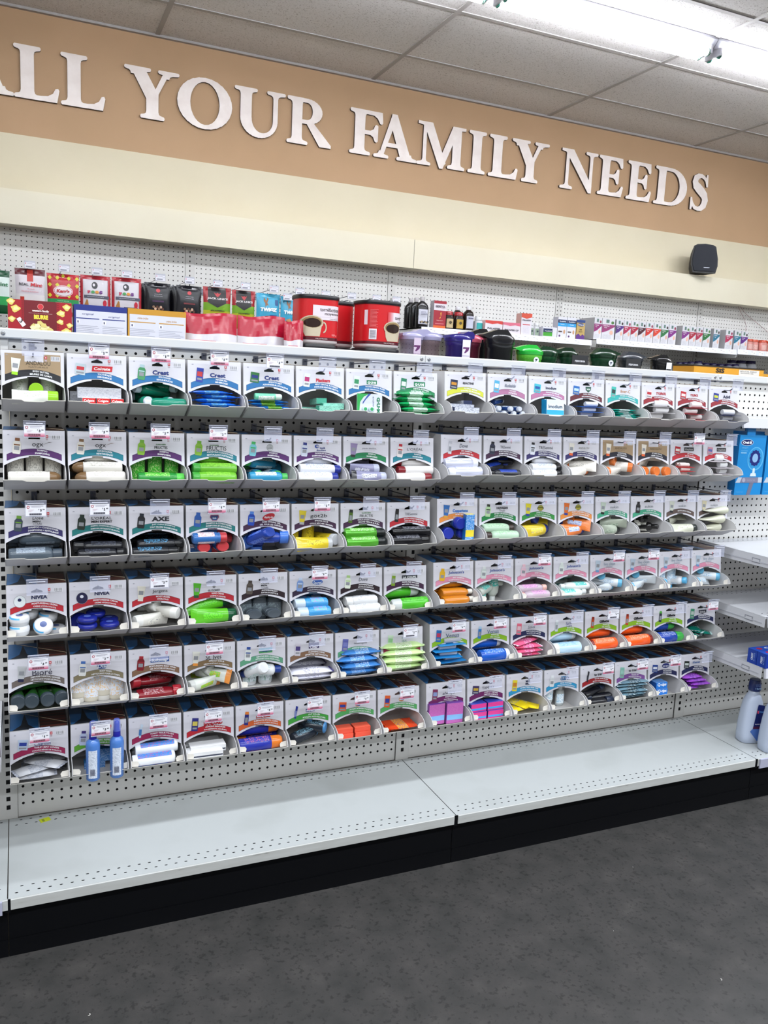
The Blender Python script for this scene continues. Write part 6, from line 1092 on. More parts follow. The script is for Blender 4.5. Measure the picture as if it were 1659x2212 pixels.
b = MB(); b.fbox(2.832, 3.02, .14, .24, ZG, 1.372, M('#c8922c', .35), M('#b07c20', .35), M('#7c5418', .4)); rect(b, 2.88, 2.95, 1.34, 1.366, '#b0541c', .1397); tag(b.build('energy_bar_box'), 'smaller amber carton at the right frame edge', 'box')

# ================================================================ WALL UNIT: hanging bags
def hang_bag(x0, x1, zt, hgt, bands, texts, label, shapes=(), y=2.055, d=.030, cat='bag', name='candy_bag', grp='bags hanging on the wall hooks', rough=.2):
    t = thing(name, label, cat, ((x0+x1)/2, y, zt), (0, 0, random.Random(int(x0*999)).uniform(-.05, .05)), grp); h = (x1-x0)/2; nx, nz = 12, 20; b = MB()
    def dep(u, v): return d/2*(max(0, 1-abs(u)**3))**.6*(max(0, math.sin(PI*min(1, max(0, (v-.04)/.96)))))**.5 if .04 < v < 1 else 0
    def X(u, v): return u*h*(1-.05*math.sin(PI*v))
    V = []
    for s in (-1, 1):
        for j in range(nz+1):
            for i in range(nx+1): u, v = -1+2*i/nx, j/nz; V.append((X(u, v), s*(dep(u, v)+.0008), -v*hgt))
    n = (nx+1)*(nz+1)
    for j in range(nz):
        v = (j+.5)/nz; c = [c for v0, c in bands if v >= v0][-1]; F = [(j*(nx+1)+i, (j+1)*(nx+1)+i, (j+1)*(nx+1)+i+1, j*(nx+1)+i+1) for i in range(nx)]
        b.add(V, F, M(c, rough), True); b.add(V, [tuple(n+a for a in reversed(f)) for f in F], M(c, rough), True)
    b.build('bag_body', t)
    q = MB()
    for P, c, k in shapes: q.flat([(a*h, -bb*hgt) for a, bb in P][::-1], M(c, rough+.1), -.0004*(k+1))
    for s_, x, v, w_, c, hh, bo, sh in texts: q.text(s_, x*h, -v*hgt, w_*h, M(c, .4), -.0030, h=hh, bold=bo, shear=sh)
    if q.v:
        conform(q, lambda x, y, z: y - dep(max(-1, min(1, x/h)), max(0, min(1, -z/hgt))) - .0014, .008, .012)
    if q.v: q.build('print', t)
    return t
cir = lambda cx, cv, rx, rv, n=18: [(cx+rx*math.cos(2*PI*i/n), cv-rv*math.sin(2*PI*i/n)) for i in range(n)]
bx = lambda a, b2, c, d2: [(a, c), (b2, c), (b2, d2), (a, d2)]
hang_bag(-.112, .022, 1.697, .20, [(0, '#124a30'), (.14, '#c6d4d0'), (.60, '#2f9a52'), (.8, '#0f4a28')], [('Mint', .45, .32, .85, '#1c6a40', .018, .03, .1)], 'green and white mint bag cut off by the left edge')
hang_bag(.043, .178, 1.716, .20, [(0, '#5c1c26'), (.13, '#cfc8d0'), (.62, '#d8d2d4'), (.9, '#8c2a24')], [('REAL', -.42, .37, .62, '#23232b', .012, .02, 0), ('Mint', .42, .37, .78, '#c22a34', .017, .03, .1), ('Scotch', .05, .47, .45, '#c84a5c', .006, 0, .1), ('Menthes écossaises', -.02, .53, 1.1, '#c84a5c', .006, 0, .1)], 'white mint bag with maroon header and red tab', [(bx(-.2, .2, .02, .30), '#b82c22', 0), (bx(-.66, -.40, .66, .95), '#b03024', 1)])
DM = [(cx, cv) for cx in (-.8, -.35, .35, .85) for cv in (.10, .27, .52, .66)] + [(0, .05), (0, .60)]
hang_bag(.184, .333, 1.706, .20, [(0, '#b01f2c'), (.60, '#2f8f52'), (.74, '#b9aea6'), (.92, '#c23a3c')], [("Kerr's", 0, .41, .78, '#b01f2c', .017, .06, .1), ('CLEAR MINTS', 0, .645, .7, '#a8d4b4', .004, .03, 0), ('MENTHES GLACIALES', 0, .685, .95, '#a8d4b4', .004, .03, 0)], 'red and yellow mint bag with a white oval', [([(a, b2-.055), (a+.13, b2), (a, b2+.055), (a-.13, b2)], '#c9be2a', 0) for a, b2 in DM if b2 < .58] + [(cir(0, .41, .60, .135), '#e0cfd2', 1), (cir(0, .41, .56, .122), '#c23240', 2), (cir(0, .41, .53, .112), '#ddd4da', 3)])
for k, (a, b2) in enumerate([(.337, .478), (.484, .627)]):
    hang_bag(a, b2, 1.712+.003*k, .20, [(0, '#a82834'), (.09, '#ccc8d0'), (.92, '#a82834')], [('r', -.42, .40, .20, '#b02c4c', .015, .12, 0), ('o', -.17, .40, .25, '#3f8f4c', .015, .12, 0), ('o', .10, .40, .25, '#c8842c', .015, .12, 0), ('s', .36, .40, .22, '#6a2c84', .015, .12, 0), ('THE AUSTRALIAN LICORICE', 0, .515, 1.1, '#d8d8e0', .0035, 0, -.1)], 'white licorice bag with red edges and kangaroo, %s' % ['left of the pair', 'right of the pair'][k], [(cir(-.05, .24, .20, .085), '#23232b', 0), (cir(-.10, .23, .08, .035), '#d9d4dc', 1), (bx(-1, -.82, .09, .92), '#a82834', 0), (bx(.82, 1, .09, .92), '#a82834', 0), (bx(-.75, .9, .48, .55), '#4a4c5c', 1), ([(-.70, .90), (-.74, .72), (-.58, .58), (-.50, .60), (-.44, .75), (-.40, .90)], '#a8743c', 1), (bx(-.2, .75, .72, .90), '#3c3a44', 1), (cir(.62, .66, .13, .08), '#b8283c', 2)])
for k, (a, b2) in enumerate([(.645, .772), (.800, .930)]):
    for j in range(4): hang_bag(a-.004*j-.010, b2-.004*j-.010, 1.700, .19, [(0, '#15151c')], [], 'black snack pouch, %s behind the front one, %s row' % (['first', 'second', 'third', 'fourth'][j], ['left', 'right'][k]), y=2.085+.028*j, d=.018, name='snack_pouch', grp='black snack pouches')
    hang_bag(a, b2, 1.704, .19, [(0, '#17171f')], [('western family', 0, .30, .62, '#b9b4bc', .0045, .03, 0), ('SIGNATURE', 0, .35, .66, '#b9b4bc', .0035, .02, 0)], 'black snack pouch with red round logo, %s, front' % ['plain dark nuts', 'with pale mixed nuts'][k], [(cir(0, .20, .16, .05), '#c23a44', 0), (bx(-.45, .45, .46, .50), ['#3c1c44', '#6a2026'][k], 0)] + [(cir(-.35+.14*i, .63+.05*(i % 2), .10, .035), ['#8a6a54', '#c9a48c', '#5c3a2c'][i % 3], 1) for i in range(6)], name='snack_pouch', grp='black snack pouches')
for k, (a, b2) in enumerate([(.936, 1.085), (1.088, 1.215)]):
    hang_bag(a, b2, 1.709-.004*k, .20, [(0, '#9c1f28'), (.40, '#6c9a24'), (.62, '#a8a828'), (.75, '#6c9a24')], [("JACK LINK'S", 0, .30, 1.45, '#dcd6d8', .013, .04, .1), ('JALAPEÑO', 0, .60, 1.0, '#20260f', .009, .05, 0)], 'red and green jerky bag with black shield, %s' % ['left one', 'right one'][k], [([(-.66, .01), (.60, .01), (.62, .40), (.0, .52), (-.68, .40)], '#1c181c', 0), ([(-.26, .14), (-.1, .17), (0, .14), (.1, .17), (.26, .14), (.12, .22), (0, .26), (-.12, .22)], '#b02c34', 1)], name='jerky_bag', grp='jerky bags')
for k, (a, b2) in enumerate([(1.219, 1.352), (1.354, 1.470)]):
    hang_bag(a, b2, 1.700-.006*k, .20, [(0, '#3a9cc0')], [('TWIGZ', .0, .42, 1.4, '#e0e8ec', .020, .08, .1)], 'sky blue pretzel bag, %s one' % ['left', 'right'][k], [(bx(.55, .80, .15, .30), '#1c4a84', 0), ([(-.4, .10), (-.2, .2), (-.1, .1), (0, .14), (-.12, .24), (0, .32), (-.15, .30), (-.28, .36), (-.28, .26), (-.42, .2)], '#8a5a34', 1), ([(-.5, .62), (-.1, .58), (.1, .68), (-.3, .70)], '#b98a5c', 1), (bx(.1, .7, .55, .60), '#1c4a84', 1)], name='pretzel_bag', grp='pretzel bags')
HX = [(.115, 1.748), (.268, 1.747), (.419, 1.746), (.560, 1.746), (.722, 1.745), (.868, 1.744), (1.013, 1.741), (1.160, 1.742), (1.315, 1.740), (1.391, 1.705), (1.459, 1.741), (1.607, 1.739), (1.761, 1.742), (1.910, 1.742), (2.034, 1.743)]
wn = ['red-tabbed mint bag', 'red and yellow mint bag', 'left licorice bag', 'right licorice bag', 'left black snack pouches', 'right black snack pouches', 'left jerky bag', 'right jerky bag', 'left pretzel bag', 'right pretzel bag', 'left coffee canister', 'recessed coffee canister', 'right canister, left part', 'right canister, right part', 'black syrup bottles']
for i, (x, z) in enumerate(HX):
    t = thing('label_hook', 'wall hook with white price tag %s the %s' % ('above', wn[i]), 'hook', (x-.01, YP-.002, z-.035), group='price hooks on the wall panels')
    b = MB(); b.rod((-.012, 0, -.006), (-.012, -.34, -.006), .002, m_wire); b.rod((-.012, 0, .014), (.006, -.345, .022), .0016, m_wire); b.box(-.028, .004, -.004, -.001, -.012, .020, M('#8c8e9c', .4)); b.build('wire', t)
    b = MB(); b.box(-.020, .030, -.350, -.348, .002, .038, M('#c9cbd8', .2, 0, .8)); b.box(-.018, .028, -.3512, -.350, .004, .030, M('#dcdce6', .4)); b.flat([(-.016, .027), (-.010, .027), (-.013, .021)][::-1], M('#c23a54'), -.3514); rect(b, -.006, .016, .024, .0255, '#a8a8b8', -.3514); rect(b, -.012, .016, .007, .014, '#8c8e9c', -.3514)
    b.text('3.99', .021, .019, .010, M('#5c5c6c'), -.3514); b.build('price_tag', t)

# ================================================================ WALL SHELF GOODS
YS = 2.04
def wall_item(o, l, cat, g=None): return tag(o, l, cat, g)
def flask(x, y, z, R, H_, body, cap, lab, l, capr=.42, fz=.8, deco=None, name='medicine_bottle', grp=None, capH=.14):
    t = thing(name, l, 'bottle', (x, y, z), group=grp); b = MB(); b.lathe([(0, R*.93), (.004, R), (H_*.66, R), (H_*.74, R*.88), (H_*(1-capH)-.002, R*capr)], gloss(body), 22, 'z', 1, fz, 2.6); b.build('bottle_body', t)
    c = MB(); c.lathe([(H_*(1-capH), R*capr*1.05), (H_-.002, R*capr*1.05), (H_, R*capr*.9)], gloss(cap), 18, 'z'); c.build('cap', t)
    if lab: q = MB(); q.lathe([(H_*.12, R*1.01), (H_*.60, R*1.01)], lab if not isinstance(lab, str) else M(lab, .35), 10, 'z', 1, fz, 2.6, -PI/2-.75, -PI/2+.75); (deco(q, R, H_) if deco else None); q.build('label', t)
for i, (x, y) in enumerate([(2.212, 2.07), (2.205, 2.135), (2.200, 2.20)]):
    def dc(q, R, H_):
        for k in range(3): rect(q, -.022, .012+.006*k, H_*.50-.007*k, H_*.50-.007*k+.003, '#6a6c80', -R*.8-.004)
        for k in range(6): blob(q, -.022+.009*k, .030+.004*(k % 2), .007, ['#4a4038', '#a8946c', '#2a2a30'][k % 3], -R*.8-.004-.0002*k, k)
    flask(x, y, 1.5855, .039, .176, '#121216', '#b9b4b8', '#c9cad8' if i == 0 else None, ['black syrup bottle with pale label, frontmost', 'black syrup bottle, second from the front', 'black syrup bottle, rearmost'][i], .34, .6, dc if i == 0 else None, grp='black syrup bottles', capH=.13)
def carton(x0, x1, zt, z0, face, side, l, txt=(), shapes=(), d=.05, y=YS, top=None, name='medicine_box', grp=None):
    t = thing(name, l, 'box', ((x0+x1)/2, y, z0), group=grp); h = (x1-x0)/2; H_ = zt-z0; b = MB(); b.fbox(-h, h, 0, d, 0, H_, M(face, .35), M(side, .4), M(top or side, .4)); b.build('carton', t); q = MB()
    for P, c, k in shapes: q.flat([(a*h, v*H_) for a, v in P], c if not isinstance(c, str) else M(c, .38), -.0004*(k+1))
    for s_, x, v, w_, c, hh, bo in txt: q.text(s_, x*h, v*H_, w_*h, M(c, .4), -.0028, h=hh, bold=bo)
    if q.v: q.build('front_print', t)
    return t
bz = lambda a, b2, c, d2: [(a, c), (b2, c), (b2, d2), (a, d2)]
carton(2.275, 2.356, 1.746, 1.5855, '#9c1f30', '#b9b4bc', 'tall red and white tonic carton beside the black syrup bottles', [('GERITOL', 0, .80, 1.6, '#4a3048', .013, .03), ('TONIC', .4, .73, .5, '#8a6a84', .004, 0), ('Energy Support', 0, .30, 1.0, '#e8c0b8', .006, .02)], [(bz(-1, 1, .66, .90), '#ddd6de', 0), (bz(-1, 1, 0, .12), '#d06024', 0), ([(-.1, .38), (.15, .45), (.05, .58), (.25, .60), (.2, .48), (.1, .38)], '#e0a83c', 1), (bz(-.7, .7, .18, .20), '#c87880', 1)], top='#7c2454')
for i, (x, y, c, l) in enumerate([(2.390, 2.075, '#b8a47c', 'squat red-capped jar with cream label, left'), (2.458, 2.075, '#b8963c', 'squat red-capped jar with gold label, right'), (2.424, 2.15, '#8a7a54', 'red-capped jar standing behind the two front ones')]):
    flask(x, y, 1.5855, .030, .108, '#2a1c14', '#b01c24', c, l, .86, 1.0, lambda q, R, H_: blob(q, 0, H_*.40, .010, '#4a3c20', -R-.003), grp='red-capped jars', name='supplement_jar', capH=.2)
flask(2.524, 2.075, 1.5855, .031, .148, '#241814', '#dfe0e8', '#bfc0d2', 'dark bottle with white cap and blue-lettered label', .45, 1, lambda q, R, H_: q.text('FERODAN', 0, H_*.52, .034, M('#23305c'), -R-.003, bold=.05)); flask(2.490, 2.15, 1.5855, .031, .148, '#241814', '#dfe0e8', None, 'dark bottle with white cap standing behind another', .45, 1)
flask(2.596, 2.08, 1.5855, .027, .092, '#d6dae2', '#e4e6ec', '#2a9c9c', 'small white bottle with teal label', .75, 1, capH=.22)
SW = lambda c: ([(-1, .80), (-.2, .72), (.4, .80), (1, .74), (1, 1), (-1, 1)], c, 0)
carton(2.625, 2.745, 1.660, 1.5855, '#d8d2d8', '#c9a8a8', 'white iron supplement carton with red wave, leftmost', [('PALAFER', 0, .38, 1.5, '#3a3a48', .011, .03)], [SW('#c83a34')], .06, top='#b8302c'); carton(2.749, 2.872, 1.657, 1.5855, '#d8d0d8', '#c8a0a8', 'white iron supplement carton with pink wave', [('PALAFER CF', 0, .38, 1.6, '#3a3a48', .010, .03)], [SW('#d06880')], .06, top='#c85a6c')
carton(2.876, 2.952, 1.720, 1.5855, '#d8d4dc', '#c9a49c', 'tall white iron supplement carton with orange-red top', [('PALAFER', 0, .70, 1.6, '#3a3a48', .008, .03)], [([(-1, .82), (0, .76), (1, .84), (1, 1), (-1, 1)], '#c84a34', 0), (bz(-.7, .7, .48, .52), '#c23a44', 0), (bz(-.6, .6, .10, .42), fineprint('#d8d4dc', '#a8a4b4'), 0)], .06, top='#b8402c')
for i, x in enumerate([2.972, 3.012]): flask(x, 2.08, 1.5855, .019, .085, '#d4d6de', '#dfe0e6', '#8a9c8a', 'small white bottle with green-marked label, %s of two' % ['left', 'right'][i], .75, 1, lambda q, R, H_: blob(q, 0, H_*.4, .007, '#3a4a4c', -R-.002), capH=.2, grp='small white bottles')
carton(3.038, 3.142, 1.650, 1.5855, '#d8d8e0', '#c4c4d0', 'small green and white iron carton', [('FeraMAX', -.25, .62, 1.0, '#dfe4ec', .006, .03)], [(bz(-.95, .35, .38, .85), '#1c2c54', 0), (bz(-.95, .35, .15, .5), '#3f9c2c', 1)], .05)
for i, x in enumerate([3.146, 3.216]): carton(x, x+.067, 1.718, 1.5855, '#d8d8e2', '#b8b8c4', 'white and sky blue powder carton with bear, %s of two' % ['left', 'right'][i], [('FeraMAX', 0, .80, 1.5, '#dfe4ec', .008, .03), ('Powder', 0, .66, .9, '#dff0fa', .006, .02)], [(bz(-1, 1, .73, .88), '#1a2a58', 0), (bz(-1, 1, .57, .73), '#2c9cd8', 0), (cir(.5, .33, .22, .10), '#c89c74', 1), (bz(-.8, .0, .30, .36), '#5c4c44', 1), (cir(-.5, .13, .2, .05), '#5c3c6c', 1)], .055, grp='powder cartons')
carton(3.288, 3.352, 1.710, 1.5855, '#b89c5c', '#a88c4c', 'gold infant vitamin carton with blue top and purple splash', [('Enfamil', 0, .76, 1.3, '#dfe0ec', .009, .03), ('FER', 0, .52, .6, '#4a3c2c', .007, .02), ('IN-SOL', 0, .42, .9, '#4a3c2c', .007, .02)], [(bz(-1, 1, .86, 1), '#23407c', 0), (cir(0, .76, .8, .08), '#23407c', 1), ([(-1, 0), (1, 0), (1, .22), (.5, .30), (.1, .20), (-.4, .32), (-1, .24)], '#5c3080', 1)], .05)
# herbal tea cartons
TEA_ = [(3.427, 3.486, '#8b2a6b'), (3.489, 3.589, '#93386f'), (3.600, 3.660, '#4f2a78'), (3.663, 3.720, '#a82a50'), (3.723, 3.781, '#a8203c'), (3.784, 3.842, '#4a1626'), (3.845, 3.906, '#c42c26'), (3.910, 3.971, '#d0402a'), (3.975, 4.035, '#2a703c'), (4.039, 4.103, '#7c2480'), (4.155, 4.217, '#7c2a80'), (4.220, 4.276, '#a8283c'), (4.279, 4.336, '#a82848'), (4.341, 4.405, '#226c34'), (4.434, 4.490, '#22708c'), (4.545, 4.612, '#a82850'), (4.626, 4.686, '#22708c'), (4.690, 4.752, '#5c2480')]
CN = {'#8b2a6b': 'plum', '#93386f': 'wide mauve', '#4f2a78': 'violet', '#a82a50': 'raspberry', '#a8203c': 'crimson', '#4a1626': 'dark maroon', '#c42c26': 'bright red', '#d0402a': 'orange-red', '#2a703c': 'green', '#7c2480': 'magenta', '#7c2a80': 'purple', '#a8283c': 'ruby', '#a82848': 'rose red', '#226c34': 'leaf green', '#22708c': 'teal', '#a82850': 'cherry', '#5c2480': 'deep violet'}
for i, (a, b2, c) in enumerate(TEA_):
    zt = 1.735; z0 = 1.5985; dd = .05 if i not in (0, 10, 15) else .16
    pl = 'first from the left' if i == 0 else 'last at the right' if i == 17 else 'in %s place from the left' % (ORD+['seventeenth'])[i]
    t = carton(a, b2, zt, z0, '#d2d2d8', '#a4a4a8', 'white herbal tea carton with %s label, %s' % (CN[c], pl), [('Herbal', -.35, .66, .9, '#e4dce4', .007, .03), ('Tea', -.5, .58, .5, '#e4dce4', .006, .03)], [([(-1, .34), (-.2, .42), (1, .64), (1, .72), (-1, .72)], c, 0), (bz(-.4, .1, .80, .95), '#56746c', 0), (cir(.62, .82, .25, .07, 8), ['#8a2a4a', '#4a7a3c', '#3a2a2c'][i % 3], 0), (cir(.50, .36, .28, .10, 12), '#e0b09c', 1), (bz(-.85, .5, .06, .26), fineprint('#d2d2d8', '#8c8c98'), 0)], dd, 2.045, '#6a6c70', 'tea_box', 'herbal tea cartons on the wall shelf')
for i, x in enumerate([4.800, 4.872, 4.935, 5.02]):
    b = MB(); t = thing('supplement_tub', 'translucent red supplement tub with orange cap, %s' % ['nearest the tea cartons', 'second after the tea cartons', 'third after the tea cartons', 'at the frame edge'][i], 'tub', (x, 2.08 + .02*(i % 2), 1.6035), group='orange-capped tubs'); b.lathe([(0, .028), (.004, .031), (.062, .031), (.068, .027)], M('#c9847c', .3), 20, 'z'); b.build('tub_body', t)
    b = MB(); b.lathe([(.067, .030), (.082, .030), (.084, .027)], gloss('#d84a2c'), 20, 'z'); b.build('cap', t); b = MB(); b.lathe([(.016, .0316), (.050, .0316)], fineprint('#d8b4ac', '#b02c30'), 10, 'z', 1, 1, 2, -PI/2-.9, -PI/2+.9); b.build('label', t)
# purple-capped supplement bottles on the lower shelf
VI = [(4.237, 1.498, .023), (4.287, 1.500, .023), (4.341, 1.506, .028), (4.407, 1.512, .030), (4.475, 1.503, .031), (4.540, 1.504, .031), (4.611, 1.505, .032), (4.684, 1.508, .031), (4.749, 1.510, .031), (4.815, 1.542, .036), (4.906, 1.544, .042), (5.003, 1.546, .042)]
for i, (x, zt, R) in enumerate(VI):
    yy = 2.13 + (.0 if i < 9 else .10); H_ = zt-1.4145
    flask(x, yy, 1.4145, R, H_, '#cfd2dc', '#2c2458', '#c4c0cc' if i < 9 else '#b9a4b0', 'white supplement bottle with purple cap, %s from the left' % ORD[i], .82, 1, (lambda q, R, H_: rect(q, -.014, .014, H_*.42, H_*.5, '#b02c4c', -R-.004)) if i >= 9 else None, name='supplement_bottle', capH=.16, grp='purple-capped supplement bottles')
# loose wires hanging from the fascia at the right
for i, P in enumerate([[(4.955, 1.944), (4.985, 1.905), (5.03, 1.855), (5.055, 1.81), (5.06, 1.74)], [(4.975, 1.944), (5.03, 1.90), (5.11, 1.86), (5.20, 1.82), (5.32, 1.76)]]):
    b = MB(); [b.rod((P[k][0], YP-.02, P[k][1]), (P[k+1][0], YP-.02, P[k+1][1]), .0022, M('#b09a9c', .5)) for k in range(len(P)-1)]; tag(b.build('cable'), 'thin loose cable hanging below the fascia, %s of two' % ['left', 'right'][i], 'cable')

# ================================================================ RIGHT-HAND BAY AND LEFT NEIGHBOUR
m_shelf = noisy('shelf_enamel', ['#c4c5ca', '#cccdd2'], 4, 3, .35)
def bay_shelf(x0, x1, z, depth, label, plate=.042):
    t = thing('bay_shelf', label, 'shelf', (x0, -.007, z)); W_ = x1-x0; b = MB(); y1 = -(depth-.007); hx = [.03+IN*k for k in range(int((W_-.05)/IN))]
    for lo, hi, r in [(y1, y1+.055, [.016, .016+IN]), (-.060, 0, [.020, .020+IN])]: perforated(b, (0, lo, 0), (1, 0, 0), (0, 1, 0), W_, hi-lo, hx, r, .0022, m_shelf, m_hole, .002, .004)
    b.add([(0, y1+.055, 0), (W_, y1+.055, 0), (W_, -.060, 0), (0, -.060, 0)], [(0,1,2,3)], m_shelf); b.box(0.001, W_-.001, y1+.001, -.001, -.006, -.0025, m_shelf); b.build('shelf_board', t)
    for xx in (0, W_-.0015):
        b = MB(); b.prismx([(0, .0), (0, -.060 if plate > .03 else -.03), (-.06, -plate), (y1, -plate*.9), (y1, .0)], xx, xx+.0015, m_shelf); b.prismx([(-.02, -plate*.62), (-.02, -plate*.72), (y1+.01, -plate*.60), (y1+.01, -plate*.50)], xx-.0015, xx, M('#b4b5bc', .35)); sp = b.build('side_plate', t)
        b = MB(); b.box(xx-.0012, xx+.0018, y1+.052, y1+.088, -plate*.70, -plate*.30, M('#8a8c94', .5)); b.box(xx-.0018, xx+.002, y1+.056, y1+.084, -plate*.62, -plate*.38, m_shelf); b.build('slot', sp)
    b = MB(); b.prismx([(y1-.0004, .001), (y1-.010, .0), (y1-.014, -.036), (y1-.006, -.037), (y1-.0004, -.004)], .010, W_-.01, M('#d2d3dc', .3)); b.build('price_rail', t)
bay_shelf(2.447, 2.447+1.2, .722, .352, 'empty white metal shelf of the right bay, uppermost full-depth one'); bay_shelf(2.447, 3.647, .510, .350, 'empty white metal shelf of the right bay, middle one')
bay_shelf(2.447, 3.647, .327, .362, 'white metal shelf of the right bay carrying the blue toothpaste cartons'); bay_shelf(2.447, 3.647, 1.200, .135, 'shallow white shelf of the right bay beside the ibuprofen bin', .02)
bay_shelf(-1.215, -.008, .352, .37, 'white metal shelf of the left neighbour bay, edge at the frame')
# toothpaste cartons
for i, (x, y) in enumerate([(2.452, -.372), (2.452, -.330), (2.612, -.372), (2.612, -.330)]):
    t = thing('toothpaste_box', 'blue toothpaste carton with red and white logo, %s' % ['front left', 'behind the front left one', 'front right', 'behind the front right one'][i], 'box', (x, y, .3275), group='blue toothpaste cartons'); b = MB(); b.fbox(0, .155, 0, .040, 0, .052, M('#16379c', .3), M('#143a98', .3), M('#1d4bb0', .3)); b.build('carton', t)
    q = MB(); q.T = Matrix.Rotation(-PI/2, 4, 'Z'); 
    q.text('CREST', -.020, .026, .026, M('#d9e2f0'), -.0004, h=.0085, rot=PI/2, bold=.03); q.text('3D WHITE', -.010, .026, .030, M('#9cb8e0'), -.0004, h=.004, rot=PI/2)
    q.T = Matrix(); q.flat([(.050+.020*math.cos(a*PI/9), .028+.017*math.sin(a*PI/9)) for a in range(18)], M('#d9d4dc'), -.0004); q.flat([(.050+.017*math.cos(a*PI/9), .028+.0145*math.sin(a*PI/9)) for a in range(18)], M('#a81c34'), -.0006); q.text('Crest', .098, .028, .070, M('#e4e8f2'), -.0006, h=.018, bold=.04)
    q.T = Matrix.Translation((0, 0, .0522)) @ Matrix.Rotation(-PI/2, 4, 'X'); q.text('Crest', .090, .019, .070, M('#e4e8f2'), 0, h=.014, bold=.04); q.flat([(.030+.012*math.cos(a*PI/9), .019+.010*math.sin(a*PI/9)) for a in range(18)], M('#a81c34'), 0); q.build('print', t)
# mouthwash bottles on the base deck
def big_bottle(x, y, rz, l):
    t = thing('mouthwash_bottle', l, 'bottle', (x, y, .0006), (0, 0, rz), 'large white mouthwash bottles'); b = MB(); mW = M('#b4bed2', .25)
    rows = [(0, .040, .030), (.004, .044, .034), (.030, .0445, .035), (.075, .0430, .034), (.120, .0385, .031), (.155, .033, .028), (.178, .0265, .025), (.188, .0205, .0205), (.192, .0205, .0205), (.194, .0185, .0185), (.200, .0185, .0185)]
    n = 28; V = []
    for z, rx, ry in rows:
        k = 3.2 if z < .17 else 2.0
        for i in range(n):
            a = 2*PI*i/n; c, s = math.cos(a), math.sin(a); q = (abs(c)**k+abs(s)**k)**(-1/k); V.append((rx*c*q, ry*s*q, z))
    b.add(V, [(j*n+i, j*n+(i+1) % n, (j+1)*n+(i+1) % n, (j+1)*n+i) for j in range(len(rows)-1) for i in range(n)] + [tuple(range(n-1, -1, -1)), tuple(range(len(V)-n, len(V)))], mW, True); b.build('bottle_body', t)
    c = MB(); c.lathe([(.199, .0225), (.203, .0235), (.236, .0205), (.240, .018)], gloss('#1c2e6c'), 22, 'z'); c.text('WHITER TEETH', 0, .226, .024, M('#7c98d0'), -.0236, h=.003); c.text('3D WHITE', 0, .220, .020, M('#7c98d0'), -.0238, h=.003); c.text('7 DAYS', 0, .211, .026, M('#9cc0e8'), -.0240, h=.006, bold=.03); c.build('cap', t)
    q = MB(); y0 = -.001; P = lambda z: -.0352+max(0, z-.06)*.060
    def fq(pts, m, d=0): q.add([(a, P(z)-.0006-d, z) for a, z in pts], [tuple(range(len(pts)))], m)
    fq([(-.012, .060), (.033, .052), (.030, .148), (.004, .152)][::1], M('#16205c', .25)); fq([(-.022, .050), (.010, .012), (.036, .020), (.035, .060), (-.012, .060)], M('#4a6cb0', .25)); fq([(-.012, .060), (.033, .060), (.033, .069), (-.009, .069)], M('#4a1c3c', .25), .0004)
    q.text('Crest', .016, .125, .026, M('#4f8cd0'), P(.125)-.0016, h=.009, bold=.03); q.text('GLAMOROUS', .012, .078, .034, M('#c9c4d8'), P(.078)-.0016, h=.004, bold=.03); fq([(.000, .120), (.006, .118), (.007, .128), (.001, .130)], M('#c8405c', .3), .0014); q.build('label', t)
big_bottle(2.540, -.262, -.25, 'large white mouthwash bottle with navy cap and label'); big_bottle(2.553, -.352, -.15, 'large white mouthwash bottle cut off by the right frame edge')
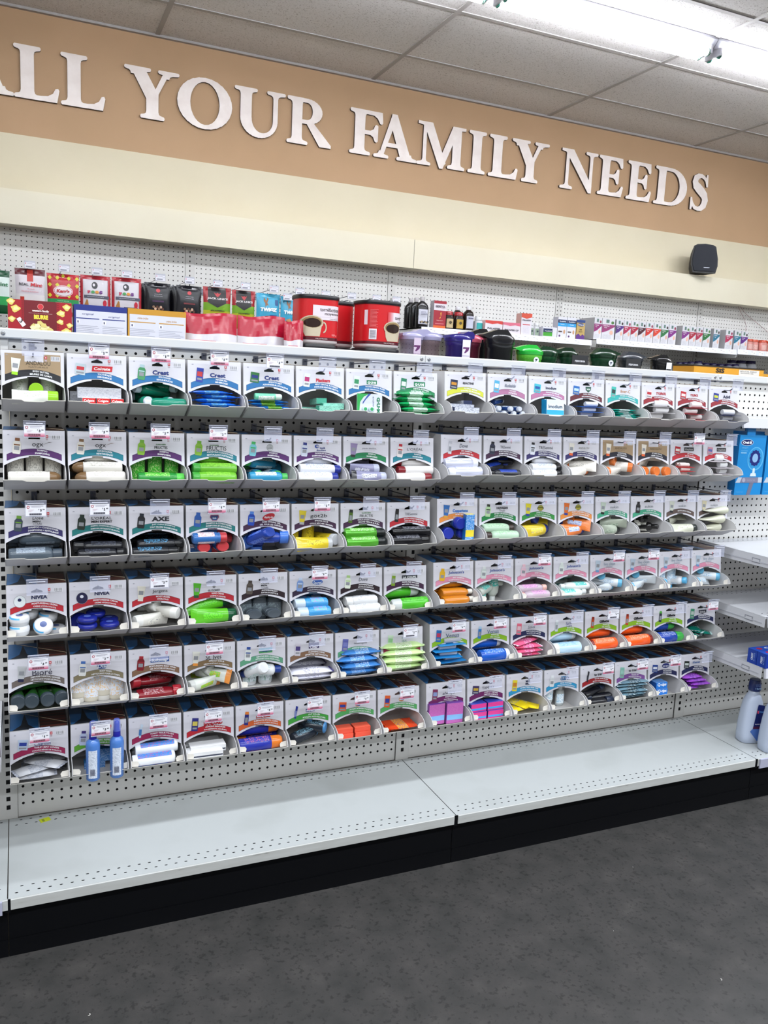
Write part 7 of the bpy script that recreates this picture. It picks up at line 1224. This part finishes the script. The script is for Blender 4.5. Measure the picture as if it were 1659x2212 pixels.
# electric toothbrush cartons hanging
for i, (x, y) in enumerate([(2.460, -.135), (2.602, -.135), (2.50, -.088)]):
    t = thing('toothbrush_box', ['light blue toothbrush carton with grey banner, fully visible', 'light blue toothbrush carton, cut off at the right edge', 'light blue toothbrush carton hanging behind the front one'][i], 'box', (x, y, .915+(.012 if i == 2 else 0)), (0, 0, 0), 'light blue toothbrush cartons'); b = MB(); h = .222; W_ = .132
    b.fbox(0, W_, 0, .026, 0, h, M('#1a84c8', .3), M('#1670b4', .3), M('#2a96d6', .3)); b.box(.045, .085, .010, .014, h, h+.025, M('#1a84c8', .3)); b.build('carton', t)
    if i == 2: continue
    q = MB(); E_ = lambda cx, cz, rx, rz, n=24: [(cx+rx*math.cos(2*PI*k/n), cz+rz*math.sin(2*PI*k/n)) for k in range(n)]
    q.flat(E_(.038, .195, .030, .012), M('#d9e4f0', .3), -.0003); q.flat(E_(.038, .195, .0285, .0105), M('#16225c', .3), -.0005); q.text('Oral-B', .038, .195, .044, M('#e6eaf2'), -.0008, h=.010, bold=.05); q.text('VITALITY', .030, .175, .030, M('#7cc0e8'), -.0005, h=.004, bold=.02)
    rect(q, .012, .044, .163, .1645, '#7cc0e8', -.0004); rect(q, .012, .040, .155, .158, '#a8d4ee', -.0004)
    q.flat(E_(.088, .135, .040, .044), M('#5cb0e0', .3), -.0003); q.flat(E_(.087, .136, .036, .040), M('#2c90cc', .3), -.0004)
    for k in range(12): a = 2*PI*k/12; q.flat(E_(.085+.021*math.cos(a), .138+.024*math.sin(a), .0065, .007, 10), M('#1c2a78', .3), -.0006)
    q.flat(E_(.085, .138, .0175, .020), M('#1c2a78', .3), -.0008); q.flat(E_(.085, .138, .014, .0165), M('#8cb4dc', .3), -.0010)
    q.flat([(.080, .100), (.090, .100), (.092, .070), (.078, .070)][::-1], M('#c9dcea', .3), -.0006); q.flat([(.068, .070), (.100, .070), (.096, .082), (.072, .082)], M('#d2dfe8', .3), -.0008)
    q.flat([(-.000, .046), (.132, .046), (.132, .066), (.012, .066)], M('#b9c2d0', .3), -.0009); q.flat([(.022, .046), (.112, .046), (.112, .066), (.030, .066)], M('#7c7c94', .3), -.0011); q.flat(E_(.040, .056, .008, .008, 14), M('#a4a4b8', .3), -.0013); q.text('Round Brush Head', .076, .056, .040, M('#b4b4c8'), -.0014, h=.004)
    q.flat([(.060, 0), (.078, 0), (.092, .046), (.072, .046)], M('#6c7088', .3), -.0006); q.text('2 minute timer', .026, .012, .036, M('#6cb8e4'), -.0005, h=.004); q.build('front_print', t)
